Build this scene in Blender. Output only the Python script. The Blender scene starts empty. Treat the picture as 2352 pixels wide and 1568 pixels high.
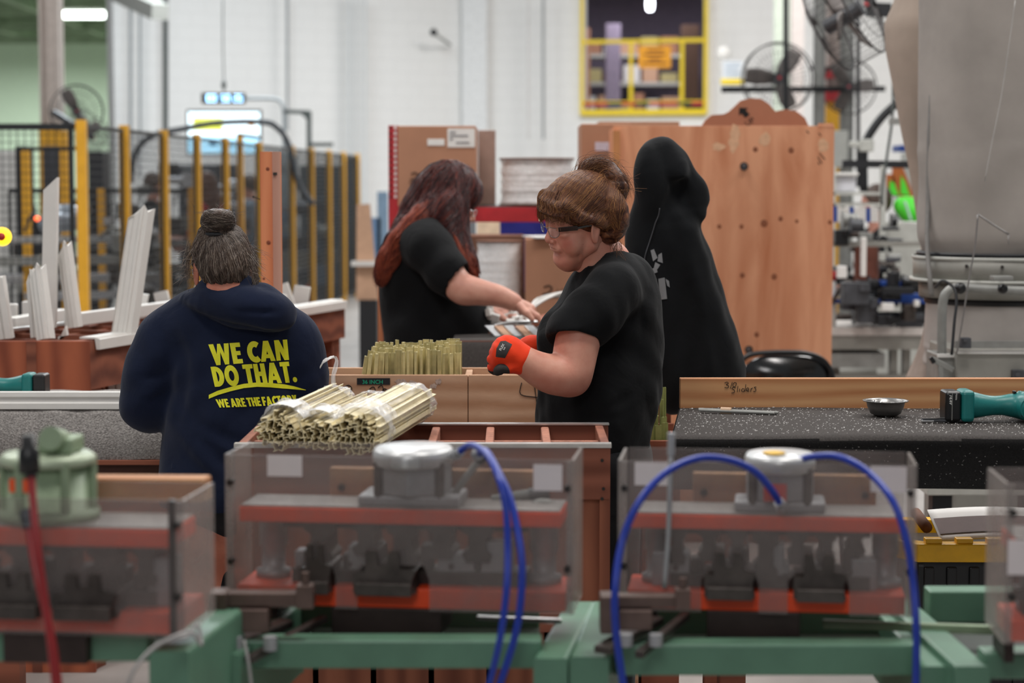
import bpy, math, random
import numpy as np
from mathutils import Vector, Matrix, Euler, noise
from mathutils.bvhtree import BVHTree
R = math.radians
random.seed(7)
SC = bpy.context.scene
COL = SC.collection
# ---------------------------------------------------------------- camera, world, lights, exposure
F = 4573.0; CX = 1176.0; CY = 784.0; CAMZ = 1.62
TH = math.atan(364.0 / F)
cd = bpy.data.cameras.new('camera'); cam = bpy.data.objects.new('camera', cd); COL.objects.link(cam)
cam.location = (0, 0, CAMZ); cam.rotation_euler = (math.pi / 2 - TH, 0, 0)
cd.sensor_width = 36; cd.lens = 36 * F / 2352; cd.clip_start = .1; cd.clip_end = 200
cd.dof.use_dof = True; cd.dof.focus_distance = 4.85; cd.dof.aperture_fstop = 3.3; cd.dof.aperture_blades = 9
SC.camera = cam
w = bpy.data.worlds.new('world'); SC.world = w; w.use_nodes = True
w.node_tree.nodes['Background'].inputs[0].default_value = (.93, .97, 1.0, 1)
w.node_tree.nodes['Background'].inputs[1].default_value = .24
SC.view_settings.view_transform = 'Standard'; SC.view_settings.look = 'None'
SC.view_settings.exposure = 0.0; SC.view_settings.gamma = 1.0
SC.view_settings.use_curve_mapping = False
def area(loc, sx, sy, power, col=(1, 1, 1), rot=(0, 0, 0)):
    l = bpy.data.lights.new('bay_and_fill_light', 'AREA'); l.shape = 'RECTANGLE'; l.size = sx; l.size_y = sy
    l.energy = power; l.color = col
    o = bpy.data.objects.new('bay_and_fill_light', l); COL.objects.link(o); o.location = loc; o.rotation_euler = rot
    return o
area((-2.6, 3.4, 5.6), 1.2, 1.2, 95, (1, .97, .94))
area((-.6, -2.2, 4.4), 1.6, 1.6, 62, (1, .98, .97), (R(58), 0, 0))  # added fill behind the camera, brightens the press fronts
area((1.2, 3.9, 5.6), 1.2, 1.2, 105, (1, .96, .92))
area((4.2, 5.8, 5.8), 1.2, 1.2, 95, (1, .97, .94))
area((-1.0, 8.6, 5.8), 1.4, 1.4, 150, (1, .98, .96))
area((3.0, 9.4, 5.8), 1.4, 1.4, 170, (1, .98, .96))
area((-5.0, 10.5, 6.0), 1.4, 1.4, 150)
area((6.0, 15.0, 6.5), 2, 2, 130)
area((0.0, 15.5, 6.5), 2, 2, 110)
area((-6.0, 18.0, 6.5), 2, 2, 110)
area((-3.5, 24.5, 7.0), 2.5, 2.5, 520, (.86, .95, 1))
area((1.5, 25.5, 7.0), 2.5, 2.5, 430, (1, .98, .96))
area((6.5, 24.5, 7.0), 2.5, 2.5, 380, (1, .95, .9))
area((-11, 43, 4.6), 3, 8, 800, (.93, 1, .94))  # unseen fill added to brighten the room past the left opening
area((2.4, 34.5, 5.0), 1.5, 1, 60, (.95, .92, 1))
# ---------------------------------------------------------------- helpers
def P(px, py, D):
    u = (px - CX) / F; v = -(py - CY) / F
    t = D / (math.cos(TH) + v * math.sin(TH))
    return Vector((u * t, D, CAMZ + t * (v * math.cos(TH) - math.sin(TH))))
def lin(h):
    if isinstance(h, str):
        h = h.lstrip('#'); c = [int(h[i:i + 2], 16) / 255 for i in (0, 2, 4)]
        return tuple((x / 12.92 if x <= .04045 else ((x + .055) / 1.055) ** 2.4) for x in c) + (1,)
    return tuple(h) + ((1,) if len(h) == 3 else ())
MATS = {}
def nodes(name):
    m = bpy.data.materials.new(name); m.use_nodes = True
    nt = m.node_tree; b = nt.nodes['Principled BSDF']; MATS[name] = m
    return m, nt, b
def N(nt, typ, **kw):
    n = nt.nodes.new(typ)
    for k, v in kw.items():
        if k in n.inputs: n.inputs[k].default_value = v
        else: setattr(n, k, v)
    return n
def coords(nt, scale=(1, 1, 1), rot=(0, 0, 0)):
    tc = N(nt, 'ShaderNodeTexCoord'); mp = N(nt, 'ShaderNodeMapping')
    mp.inputs['Scale'].default_value = scale; mp.inputs['Rotation'].default_value = rot
    nt.links.new(tc.outputs['Object'], mp.inputs['Vector']); return mp.outputs[0]
def ramp(nt, fac, stops):
    r = N(nt, 'ShaderNodeValToRGB'); nt.links.new(fac, r.inputs[0])
    e = r.color_ramp.elements
    e[0].position = stops[0][0]; e[0].color = lin(stops[0][1]); e[1].position = stops[-1][0]; e[1].color = lin(stops[-1][1])
    for p, c in stops[1:-1]:
        x = e.new(p); x.color = lin(c)
    return r.outputs[0]
def bump(nt, b, h, strength, dist=.002):
    n = N(nt, 'ShaderNodeBump'); n.inputs['Strength'].default_value = strength; n.inputs['Distance'].default_value = dist
    nt.links.new(h, n.inputs['Height']); nt.links.new(n.outputs[0], b.inputs['Normal'])
def mat(name, c, rough=.6, metal=0, var=.12, vs=18, bs=0, bscale=200, spec=.5, sc=(1, 1, 1), bd=.002):
    """plain procedural: base colour with noise wear, optional bump"""
    if name in MATS: return MATS[name]
    m, nt, b = nodes(name); c = lin(c)
    b.inputs['Roughness'].default_value = rough; b.inputs['Metallic'].default_value = metal
    b.inputs['Specular IOR Level'].default_value = spec
    co = coords(nt, sc)
    if var:
        n = N(nt, 'ShaderNodeTexNoise', Scale=vs, Detail=5.0, Roughness=.6); nt.links.new(co, n.inputs['Vector'])
        lo = tuple(x * (1 - var) for x in c[:3]); hi = tuple(min(1, x * (1 + var)) for x in c[:3])
        nt.links.new(ramp(nt, n.outputs[0], [(.3, lo), (.7, hi)]), b.inputs['Base Color'])
    else: b.inputs['Base Color'].default_value = c
    if bs:
        n2 = N(nt, 'ShaderNodeTexNoise', Scale=bscale, Detail=3.0); nt.links.new(co, n2.inputs['Vector'])
        bump(nt, b, n2.outputs[0], bs, bd)
    return m
def emit(name, c, s):
    m, nt, b = nodes(name); b.inputs['Base Color'].default_value = (0, 0, 0, 1)
    b.inputs['Emission Color'].default_value = lin(c); b.inputs['Emission Strength'].default_value = s; return m
def wood(name, c0, c1, axis='Z', scale=14, stretch=.06, rough=.65, dist=5, knots=False, contrast=(.25, .75), bs=.15, wf=.45):
    m, nt, b = nodes(name); b.inputs['Roughness'].default_value = rough
    s = [1, 1, 1]; s['XYZ'.index(axis)] = stretch
    co = coords(nt, tuple(s))
    n = N(nt, 'ShaderNodeTexNoise', Scale=scale, Detail=6.0, Roughness=.55, Distortion=dist * .12); nt.links.new(co, n.inputs['Vector'])
    wv = N(nt, 'ShaderNodeTexWave', Scale=scale * .35, Distortion=dist, Detail=2.0); wv.inputs['Detail Scale'].default_value = 1.2
    wv.bands_direction = 'X' if axis != 'X' else 'Z'
    nt.links.new(co, wv.inputs['Vector'])
    mx = N(nt, 'ShaderNodeMix', data_type='FLOAT'); mx.inputs[0].default_value = wf
    nt.links.new(n.outputs[0], mx.inputs[2]); nt.links.new(wv.outputs['Fac'], mx.inputs[3])
    colr = ramp(nt, mx.outputs[0], [(contrast[0], c0), (contrast[1], c1)])
    if knots:
        ck = coords(nt, (1, 1, .75))
        v = N(nt, 'ShaderNodeTexVoronoi', Scale=6.5); v.inputs['Randomness'].default_value = 1
        nt.links.new(ck, v.inputs['Vector'])
        k = ramp(nt, v.outputs['Distance'], [(.035, (.18, .07, .035)), (.06, (.55, .36, .28)), (.10, (1, 1, 1))])
        mm = N(nt, 'ShaderNodeMix', data_type='RGBA', blend_type='MULTIPLY'); mm.inputs[0].default_value = .85
        nt.links.new(colr, mm.inputs[6]); nt.links.new(k, mm.inputs[7]); colr = mm.outputs[2]
    nt.links.new(colr, b.inputs['Base Color'])
    if bs: bump(nt, b, n.outputs[0], bs, .003)
    return m
def see_through(name, tint, milk, rough=.25, grime=.12, gs=9, spec=.5):
    """clear plastic: transparent mixed with a glossy grey film whose amount varies (scratches, dust)"""
    m, nt, b = nodes(name); b.inputs['Base Color'].default_value = lin(tint); b.inputs['Roughness'].default_value = rough
    b.inputs['Specular IOR Level'].default_value = spec
    co = coords(nt); n = N(nt, 'ShaderNodeTexNoise', Scale=gs, Detail=6.0, Roughness=.65); nt.links.new(co, n.inputs['Vector'])
    mr = N(nt, 'ShaderNodeMapRange'); mr.inputs[1].default_value = .3; mr.inputs[2].default_value = .7
    mr.inputs[3].default_value = max(0, milk - grime); mr.inputs[4].default_value = milk + grime
    nt.links.new(n.outputs[0], mr.inputs[0])
    t = N(nt, 'ShaderNodeBsdfTransparent'); ms = N(nt, 'ShaderNodeMixShader')
    nt.links.new(mr.outputs[0], ms.inputs[0]); nt.links.new(t.outputs[0], ms.inputs[1]); nt.links.new(b.outputs[0], ms.inputs[2])
    nt.links.new(ms.outputs[0], nt.nodes['Material Output'].inputs[0]); return m

ORG = {}
def tag(o, label=None, cat=None, group=None, kind=None):
    if label: o['label'] = label
    if cat: o['category'] = cat
    if group: o['group'] = group
    if kind: o['kind'] = kind
    return o
def T(name, label, cat, loc=(0, 0, 0), rz=0, group=None, rot=None):
    o = bpy.data.objects.new(name, None); COL.objects.link(o); o.location = loc
    o.rotation_euler = rot if rot else (0, 0, rz); o.empty_display_size = .05
    ORG[o.name] = Vector(loc); return tag(o, label, cat, group)
def frame_of(d):
    d = d.normalized(); a = Vector((0, 0, 1)) if abs(d.z) < .95 else Vector((1, 0, 0))
    x = a.cross(d).normalized(); return x, d.cross(x)
def spline(pts, n=6, closed=False):
    pts = [Vector(p) for p in pts]; out = []; L = len(pts)
    rng = range(L if closed else L - 1)
    for i in rng:
        p1 = pts[i]; p2 = pts[(i + 1) % L]
        p0 = pts[i - 1] if (i > 0 or closed) else p1 * 2 - p2
        p3 = pts[(i + 2) % L] if (i + 2 < L or closed) else p2 * 2 - p1
        for k in range(n):
            t = k / n
            out.append(.5 * ((2 * p1) + (p2 - p0) * t + (2 * p0 - 5 * p1 + 4 * p2 - p3) * t * t + (3 * p1 - p0 - 3 * p2 + p3) * t ** 3))
    if not closed: out.append(pts[-1])
    return out
class MB:
    def __init__(s): s.v = []; s.f = []; s.s = []; s.m = []; s.mi = 0
    def add(s, vs, fs, smooth=False):
        o = len(s.v); s.v.extend([Vector(v) for v in vs])
        for f in fs: s.f.append([i + o for i in f]); s.s.append(smooth); s.m.append(s.mi)
        return s
    def box(s, c, d, rz=0, M=None):
        c = Vector(c); x, y, z = d[0] / 2, d[1] / 2, d[2] / 2
        if M is None: M = Matrix.Rotation(rz, 3, 'Z')
        vs = [c + M @ Vector((a * x, b * y, e * z)) for e in (-1, 1) for a, b in ((-1, -1), (1, -1), (1, 1), (-1, 1))]
        return s.add(vs, [(3, 2, 1, 0), (4, 5, 6, 7), (0, 1, 5, 4), (1, 2, 6, 5), (2, 3, 7, 6), (3, 0, 4, 7)])
    def bb(s, a, b):
        a = Vector(a); b = Vector(b)
        return s.box((a + b) / 2, [abs(b[i] - a[i]) for i in range(3)])
    def bar(s, a, b, w, h, up=(0, 0, 1)):
        a = Vector(a); b = Vector(b); d = (b - a).normalized(); up = Vector(up)
        if abs(d.dot(up)) > .98: up = Vector((0, 1, 0))
        x = d.cross(up).normalized(); z = x.cross(d)
        M = Matrix((x, d, z)).transposed()
        return s.box((a + b) / 2, (w, (b - a).length, h), M=M)
    def cyl(s, a, b, r, r2=None, n=16, cap=True, flat=False):
        a = Vector(a); b = Vector(b); r2 = r if r2 is None else r2; x, y = frame_of(b - a)
        vs = []
        for c, q in ((a, r), (b, r2)):
            vs += [c + x * (q * math.cos(2 * math.pi * i / n)) + y * (q * math.sin(2 * math.pi * i / n)) for i in range(n)]
        s.add(vs, [(i, (i + 1) % n, n + (i + 1) % n, n + i) for i in range(n)], not flat)
        if cap:
            s.add(vs[:n], [tuple(range(n - 1, -1, -1))]); s.add(vs[n:], [tuple(range(n))])
        return s
    def tube(s, pts, r, n=8, sub=5, closed=False, raw=False, flat=1.0):
        pts = [Vector(p) for p in pts]
        if not raw: pts = spline(pts, sub, closed)
        L = len(pts); rr = r if callable(r) else (lambda t: r)
        d = (pts[1] - pts[0]); x, y = frame_of(d); vs = []
        for i, p in enumerate(pts):
            a = pts[(i - 1) % L] if (i > 0 or closed) else p; b = pts[(i + 1) % L] if (i < L - 1 or closed) else p
            d = (b - a).normalized()
            x = (x - d * x.dot(d)).normalized(); y = d.cross(x); q = rr(i / max(1, L - 1))
            vs += [p + x * (q * math.cos(2 * math.pi * k / n)) + y * (q * flat * math.sin(2 * math.pi * k / n)) for k in range(n)]
        fs = []
        for i in range(L if closed else L - 1):
            j = (i + 1) % L
            fs += [(i * n + k, i * n + (k + 1) % n, j * n + (k + 1) % n, j * n + k) for k in range(n)]
        if not closed: fs += [tuple(range(n - 1, -1, -1)), tuple((L - 1) * n + k for k in range(n))]
        return s.add(vs, fs, True)
    def lathe(s, prof, c, axis=(0, 0, 1), n=32, smooth=True, sx=1, sy=1):
        c = Vector(c); d = Vector(axis).normalized(); x, y = frame_of(d); L = len(prof); vs = []
        for r, z in prof:
            vs += [c + d * z + x * (sx * r * math.cos(2 * math.pi * k / n)) + y * (sy * r * math.sin(2 * math.pi * k / n)) for k in range(n)]
        fs = [(i * n + k, i * n + (k + 1) % n, (i + 1) * n + (k + 1) % n, (i + 1) * n + k) for i in range(L - 1) for k in range(n)]
        return s.add(vs, fs, smooth)
    def prism(s, poly, o, ux, uy, dep, smooth=False):
        o = Vector(o); ux = Vector(ux); uy = Vector(uy); dep = Vector(dep); n = len(poly)
        a = [o + ux * p[0] + uy * p[1] for p in poly]; vs = a + [p + dep for p in a]
        s.add(vs, [(i, (i + 1) % n, n + (i + 1) % n, n + i) for i in range(n)], smooth)
        s.add(a, [tuple(range(n - 1, -1, -1))]); s.add([p + dep for p in a], [tuple(range(n))]); return s
    def ell(s, c, r, n=16, m=10, M=None):
        c = Vector(c); M = M or Matrix.Identity(3); vs = [c + M @ Vector((0, 0, r[2]))]
        for i in range(1, m):
            a = math.pi * i / m
            vs += [c + M @ Vector((r[0] * math.sin(a) * math.cos(2 * math.pi * k / n), r[1] * math.sin(a) * math.sin(2 * math.pi * k / n), r[2] * math.cos(a))) for k in range(n)]
        vs.append(c - M @ Vector((0, 0, r[2])))
        fs = [(0, 1 + k, 1 + (k + 1) % n) for k in range(n)]
        for i in range(m - 2):
            fs += [(1 + i * n + k, 1 + (i + 1) * n + k, 1 + (i + 1) * n + (k + 1) % n, 1 + i * n + (k + 1) % n) for k in range(n)]
        e = 1 + (m - 1) * n; fs += [(e, 1 + (m - 2) * n + (k + 1) % n, 1 + (m - 2) * n + k) for k in range(n)]
        return s.add(vs, fs, True)
    def grid(s, fn, nu, nv, smooth=True, cu=False):
        vs = [fn(i / nu, j / nv) for j in range(nv + 1) for i in range(nu + 1)]
        fs = [(j * (nu + 1) + i, j * (nu + 1) + i + 1, (j + 1) * (nu + 1) + i + 1, (j + 1) * (nu + 1) + i) for j in range(nv) for i in range(nu)]
        return s.add(vs, fs, smooth)
    def build(s, name, m, parent=None, local=False, bevel=0, seg=2, solid=0, sub=0):
        me = bpy.data.meshes.new(name)
        o0 = Vector((0, 0, 0)) if (local or parent is None) else ORG[parent.name]
        if parent is None and not local:
            lo = [min(v[i] for v in s.v) for i in range(3)]; hi = [max(v[i] for v in s.v) for i in range(3)]
            o0 = Vector(((lo[0] + hi[0]) / 2, (lo[1] + hi[1]) / 2, lo[2]))
        me.from_pydata([v - o0 for v in s.v], [], s.f)
        me.polygons.foreach_set('use_smooth', s.s)
        for x in (m if isinstance(m, (list, tuple)) else [m]): me.materials.append(x)
        me.polygons.foreach_set('material_index', s.m); me.update()
        o = bpy.data.objects.new(name, me); COL.objects.link(o)
        if parent is not None: o.parent = parent; ORG[o.name] = ORG[parent.name]
        else: o.location = o0; ORG[o.name] = Vector(o0)
        if solid: md = o.modifiers.new('solid', 'SOLIDIFY'); md.thickness = solid; md.offset = 0
        if bevel: md = o.modifiers.new('bevel', 'BEVEL'); md.width = bevel; md.segments = seg; md.limit_method = 'ANGLE'; md.angle_limit = R(40)
        if sub: md = o.modifiers.new('sub', 'SUBSURF'); md.levels = sub; md.render_levels = sub
        return o
def kids(o): return [c for c in bpy.data.objects if c.parent == o]
def dup(root, loc, rz=None, label=None, group=None, rot=None):
    KID = {}
    def cp(o, par):
        c = o.copy(); COL.objects.link(c); c.parent = par
        for g in KID.get(o.name, []): cp(g, c)
        return c
    for o in bpy.data.objects:
        if o.parent: KID.setdefault(o.parent.name, []).append(o)
    r = cp(root, None); r.location = loc
    if rz is not None: r.rotation_euler = (0, 0, rz)
    if rot: r.rotation_euler = rot
    if label: r['label'] = label
    if group: r['group'] = group
    return r
def struct(o): o['kind'] = 'structure'; return o
# ---------------------------------------------------------------- signed-distance modelling (organic shapes)
class SDF:
    def __init__(s, lo, hi, h):
        s.h = h; s.lo = np.array(lo, float); n = np.ceil((np.array(hi, float) - s.lo) / h).astype(int) + 1
        s.ax = [s.lo[i] + np.arange(n[i]) * h for i in range(3)]; s.d = np.full(n, .2, np.float32); s.n = n
    def blk(s, lo, hi):
        sl = []
        for i in range(3):
            a = max(0, int((lo[i] - s.lo[i]) / s.h)); b = min(s.n[i], int((hi[i] - s.lo[i]) / s.h) + 2)
            if b <= a: return None, None
            sl.append(slice(a, b))
        g = np.meshgrid(*[s.ax[i][sl[i]] for i in range(3)], indexing='ij')
        return tuple(sl), g
    def mix(s, sl, q, k, op):
        a = s.d[sl]
        if op == '-':
            q = -q; hh = np.maximum(k - np.abs(a - q), 0) / max(k, 1e-6); s.d[sl] = np.maximum(a, q) + hh * hh * k * .25
        else:
            hh = np.maximum(k - np.abs(a - q), 0) / max(k, 1e-6); s.d[sl] = np.minimum(a, q) - hh * hh * k * .25
    def cone(s, a, b, ra, rb, k=.02, op='+', sq=None):
        a = np.array(a, float); b = np.array(b, float); pad = max(ra, rb) + .04 + k
        sl, g = s.blk(np.minimum(a, b) - pad, np.maximum(a, b) + pad)
        if sl is None: return s
        ab = b - a; L = float(ab @ ab) or 1e-9
        p = [g[i] - a[i] for i in range(3)]
        t = np.clip((p[0] * ab[0] + p[1] * ab[1] + p[2] * ab[2]) / L, 0, 1)
        q = np.sqrt(sum((p[i] - t * ab[i]) ** 2 for i in range(3))) - (ra + (rb - ra) * t)
        s.mix(sl, q.astype(np.float32), k, op); return s
    def ell(s, c, r, k=.02, M=None, op='+'):
        c = np.array(c, float); r = np.array(r, float); pad = r.max() + .04 + k
        sl, g = s.blk(c - pad, c + pad)
        if sl is None: return s
        p = np.stack([g[i] - c[i] for i in range(3)])
        if M is not None: Mi = np.array(M).T; p = np.tensordot(Mi, p, 1)
        e = np.sqrt((p[0] / r[0]) ** 2 + (p[1] / r[1]) ** 2 + (p[2] / r[2]) ** 2)
        e2 = np.sqrt((p[0] / r[0] ** 2) ** 2 + (p[1] / r[1] ** 2) ** 2 + (p[2] / r[2] ** 2) ** 2)
        q = e * (e - 1) / np.maximum(e2, 1e-6)
        s.mix(sl, q.astype(np.float32), k, op); return s
    def chain(s, pts, k=.02, op='+', sub=1):
        """pts: [(Vector, radius)...] smooth limb"""
        if sub > 1:
            P3 = spline([p for p, r in pts], sub); rs = [r for p, r in pts]; n = len(P3)
            q = []
            for i, p in enumerate(P3):
                t = i / (n - 1) * (len(rs) - 1); j = min(int(t), len(rs) - 2); f = t - j
                q.append((p, rs[j] * (1 - f) + rs[j + 1] * f))
            pts = q
        for (a, ra), (b, rb) in zip(pts[:-1], pts[1:]): s.cone(a, b, ra, rb, k, op)
        return s
    def groove(s, pts, amp, w, sub=4):
        """shallow fold (amp > 0) or ridge (amp < 0) along a line; never breaks through"""
        pts = spline([Vector(p) for p in pts], sub) if len(pts) > 2 else [Vector(p) for p in pts]
        lo = np.min(np.array(pts), 0) - 3 * w; hi = np.max(np.array(pts), 0) + 3 * w
        sl, g = s.blk(lo, hi)
        if sl is None: return s
        best = None; n = len(pts) - 1
        for i, (a, b) in enumerate(zip(pts[:-1], pts[1:])):
            a = np.array(a); ab = np.array(b) - a; L = float(ab @ ab) or 1e-9; p = [g[k] - a[k] for k in range(3)]
            t = np.clip((p[0] * ab[0] + p[1] * ab[1] + p[2] * ab[2]) / L, 0, 1); q = sum((p[k] - t * ab[k]) ** 2 for k in range(3))
            f = np.sin(np.clip((i + t) / n, .04, .96) * np.pi) ** .6; v = f * np.exp(-q / (w * w)); best = v if best is None else np.maximum(best, v)
        s.d[sl] += (amp * best).astype(np.float32); return s
    def cut(s, pt, nrm, k=.004):
        """keep the side the normal points away from"""
        g = np.meshgrid(*s.ax, indexing='ij'); q = sum((g[i] - pt[i]) * nrm[i] for i in range(3))
        s.d = np.maximum(s.d, q.astype(np.float32)); return s
    def waves(s, fn):
        g = np.meshgrid(*s.ax, indexing='ij'); s.d = s.d + fn(*g).astype(np.float32); return s
    def mesh(s):
        d = s.d; h = s.h; nx, ny, nz = d.shape; ins = d < 0
        num = np.zeros((nx - 1, ny - 1, nz - 1, 3), np.float32); cnt = np.zeros((nx - 1, ny - 1, nz - 1), np.float32)
        cor = [(i, j, k) for i in (0, 1) for j in (0, 1) for k in (0, 1)]
        def sub(a, c): return a[c[0]:nx - 1 + c[0], c[1]:ny - 1 + c[1], c[2]:nz - 1 + c[2]]
        for c in cor:
            for axis in range(3):
                if c[axis]: continue
                e = list(c); e[axis] = 1
                A = sub(d, c); B = sub(d, e); x = (A < 0) != (B < 0)
                t = np.where(x, A / np.where(x, A - B, 1), 0)
                for q in range(3):
                    num[..., q] += x * (c[q] + (t if q == axis else 0))
                cnt += x
        act = cnt > 0; idx = np.full(act.shape, -1, np.int64); idx[act] = np.arange(act.sum())
        ijk = np.argwhere(act); V = s.lo + h * (ijk + num[act] / cnt[act][:, None])
        Fs = []
        for axis in range(3):
            o1, o2 = [(1, 2), (2, 0), (0, 1)][axis]
            sa = [slice(0, None)] * 3; sb = [slice(0, None)] * 3
            sa[axis] = slice(0, -1); sb[axis] = slice(1, None)
            A = ins[tuple(sa)]; B = ins[tuple(sb)]; X = np.argwhere(A != B)
            X = X[(X[:, o1] > 0) & (X[:, o2] > 0) & (X[:, o1] < d.shape[o1] - 1) & (X[:, o2] < d.shape[o2] - 1)]
            if not len(X): continue
            fl = A[tuple(X.T)]
            def at(a, b):
                Y = X.copy(); Y[:, o1] += a; Y[:, o2] += b; return idx[tuple(Y.T)]
            q = np.stack([at(-1, -1), at(0, -1), at(0, 0), at(-1, 0)], 1)
            q[~fl] = q[~fl][:, ::-1]; Fs.append(q)
        Fq = np.concatenate(Fs); Fq = Fq[(Fq >= 0).all(1)]
        return V, Fq
def smooth_np(V, Fq, it=1, lam=.5):
    V = V.copy(); E = np.concatenate([Fq[:, [0, 1]], Fq[:, [1, 2]], Fq[:, [2, 3]], Fq[:, [3, 0]]])
    for _ in range(it):
        S = np.zeros_like(V); C = np.zeros(len(V))
        for a, b in ((0, 1), (1, 0)):
            for q in range(3): S[:, q] += np.bincount(E[:, a], V[E[:, b], q], len(V))
            C += np.bincount(E[:, a], minlength=len(V))
        V += lam * (S / np.maximum(C, 1)[:, None] - V)
    return V
def mesh_obj(name, V, Fq, m, parent=None, world=True, smooth=True):
    me = bpy.data.meshes.new(name); o0 = np.zeros(3)
    if parent is not None and world: o0 = np.array(ORG[parent.name])
    elif parent is None: o0 = np.array([(V[:, 0].min() + V[:, 0].max()) / 2, (V[:, 1].min() + V[:, 1].max()) / 2, V[:, 2].min()])
    Vo = V - o0
    me.vertices.add(len(Vo)); me.vertices.foreach_set('co', Vo.astype(np.float32).ravel())
    n = len(Fq); k = Fq.shape[1]; me.loops.add(n * k); me.loops.foreach_set('vertex_index', Fq.astype(np.int32).ravel())
    me.polygons.add(n); me.polygons.foreach_set('loop_start', np.arange(0, n * k, k, dtype=np.int32))
    me.polygons.foreach_set('use_smooth', np.full(n, smooth)); me.update(calc_edges=True); me.validate()
    for x in (m if isinstance(m, (list, tuple)) else [m]): me.materials.append(x)
    o = bpy.data.objects.new(name, me); COL.objects.link(o)
    if parent is not None: o.parent = parent; ORG[o.name] = ORG[parent.name]
    else: o.location = o0; ORG[o.name] = Vector(o0)
    return o
def sdf_obj(name, s, m, parent=None, it=2):
    V, Fq = s.mesh(); V = smooth_np(V, Fq, it); return mesh_obj(name, V, Fq, m, parent)
def bvh_of(V, Fq): return BVHTree.FromPolygons([tuple(v) for v in V], [tuple(int(i) for i in f) for f in Fq])
def strands(name, paths, r, m, parent, res=3, taper=.65, rnd=random.Random(1)):
    """hair strands as thin three-sided tubes, one mesh; m may be a list of shades"""
    Vs = []; Fs = []; Mi = []; o = 0; ms = m if isinstance(m, (list, tuple)) else [m]
    for pts in paths:
        A = np.array([tuple(p) for p in pts]); n = len(A)
        if n < 2: continue
        d = np.gradient(A, axis=0); d /= np.linalg.norm(d, axis=1)[:, None] + 1e-9
        x = np.cross(d, (0.3, .2, 1)); x /= np.linalg.norm(x, axis=1)[:, None] + 1e-9; y = np.cross(d, x)
        rr = r * (1 - taper * np.arange(n) / (n - 1))[:, None] * rnd.uniform(.7, 1.3)
        Q = np.stack([A + rr * (x * math.cos(a) + y * math.sin(a)) for a in (0, 2.094, 4.189)], 1).reshape(-1, 3)
        Vs.append(Q); k = np.arange(n - 1)[:, None] * 3; mi = rnd.randrange(len(ms))
        for c in range(3): Fs.append(np.concatenate([k + c, k + (c + 1) % 3, k + 3 + (c + 1) % 3, k + 3 + c], 1) + o); Mi += [mi] * (n - 1)
        o += 3 * n
    ob = mesh_obj(name, np.concatenate(Vs), np.concatenate(Fs), ms, parent); ob.data.polygons.foreach_set('material_index', np.array(Mi, np.int32)); ob['kind'] = 'stuff'; return ob
def text_mesh(body, size=1.0, offset=0.0, shear=0.0, sx=1.0, spacing=1.0):
    c = bpy.data.curves.new('t', 'FONT'); c.body = body; c.size = size; c.offset = offset; c.shear = shear
    c.space_character = spacing; c.resolution_u = 3
    o = bpy.data.objects.new('t', c); COL.objects.link(o)
    dg = bpy.context.evaluated_depsgraph_get(); me = bpy.data.meshes.new_from_object(o.evaluated_get(dg))
    vs = [(v.co.x * sx, v.co.y) for v in me.vertices]; fs = [tuple(p.vertices) for p in me.polygons]
    bpy.data.objects.remove(o); bpy.data.curves.remove(c); bpy.data.meshes.remove(me)
    return vs, fs
def write(name, body, org, ux, uy, h, m, parent=None, sx=1.0, offset=0.0, shear=0, lift=.0006, sp=1.0):
    """flat lettering on a surface: org = lower left of baseline, ux, uy unit vectors, h cap height"""
    vs, fs = text_mesh(body, 1.0, offset, shear, sx, sp); k = h / .7
    ux = Vector(ux).normalized(); uy = Vector(uy).normalized(); n = ux.cross(uy)
    b = MB(); b.add([Vector(org) + ux * (x * k) + uy * (y * k) + n * lift for x, y in vs], fs); return b.build(name, m, parent)
# ---------------------------------------------------------------- materials
m_wall = None
def masonry(name, c, c2):
    m, nt, b = nodes(name); b.inputs['Roughness'].default_value = .75
    co = coords(nt, (1, 1, 1), (math.pi / 2, 0, 0))
    t = N(nt, 'ShaderNodeTexBrick', Scale=1.0); t.inputs['Color1'].default_value = lin(c); t.inputs['Color2'].default_value = lin(c)
    t.inputs['Mortar'].default_value = lin(c2); t.inputs['Brick Width'].default_value = .4; t.inputs['Row Height'].default_value = .2
    t.inputs['Mortar Size'].default_value = .008; t.inputs['Mortar Smooth'].default_value = .5
    nt.links.new(co, t.inputs['Vector']); nt.links.new(t.outputs[0], b.inputs['Base Color']); return m
M_white_block = masonry('painted_block', '#e9e8e6', '#e0dfdd')
M_mint = mat('mint_wall', '#cfdfcb', .8, var=.05)
M_deck = mat('green_deck', '#8a9982', .8, var=.2, vs=3)
M_floor = mat('concrete', '#a19c98', .45, var=.2, vs=2.5, bs=.1, bscale=40)
M_yellow = mat('yellow_paint', '#e0a52a', .45, var=.08)
M_lyellow = mat('bright_yellow', '#f0d21e', .45, var=.05)
M_black = mat('black_metal', '#15161a', .5, var=.2)
M_blackpl = mat('black_plastic', '#141416', .35, var=.15)
M_grey = mat('grey_metal', '#8c8c88', .45, .2, var=.15)
M_lgrey = mat('light_grey_paint', '#b9b9b2', .5, var=.1)
M_dgrey = mat('dark_grey_machine', '#45464a', .5, .2, var=.3)
M_alu = mat('aluminium', '#d4d4d4', .28, .85, var=.08, vs=30)
M_steel = mat('dark_steel', '#57504c', .42, .7, var=.35, vs=22, bs=.15, bscale=120)
M_zinc = mat('cast_zinc', '#a9a9ab', .45, .35, var=.15, vs=16, bs=.1, bscale=90)
M_chrome = mat('chrome', '#d9d9dc', .12, 1, var=.05)
M_orange = mat('orange_plate', '#ff4f1c', .5, var=.12, vs=12)
M_green = mat('machine_green', '#5d846d', .4, var=.12, vs=9)
M_sage = mat('sage_green', '#8fa183', .45, .1, var=.12)
M_white = mat('white_vinyl', '#dcd9d4', .35, var=.03)
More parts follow.
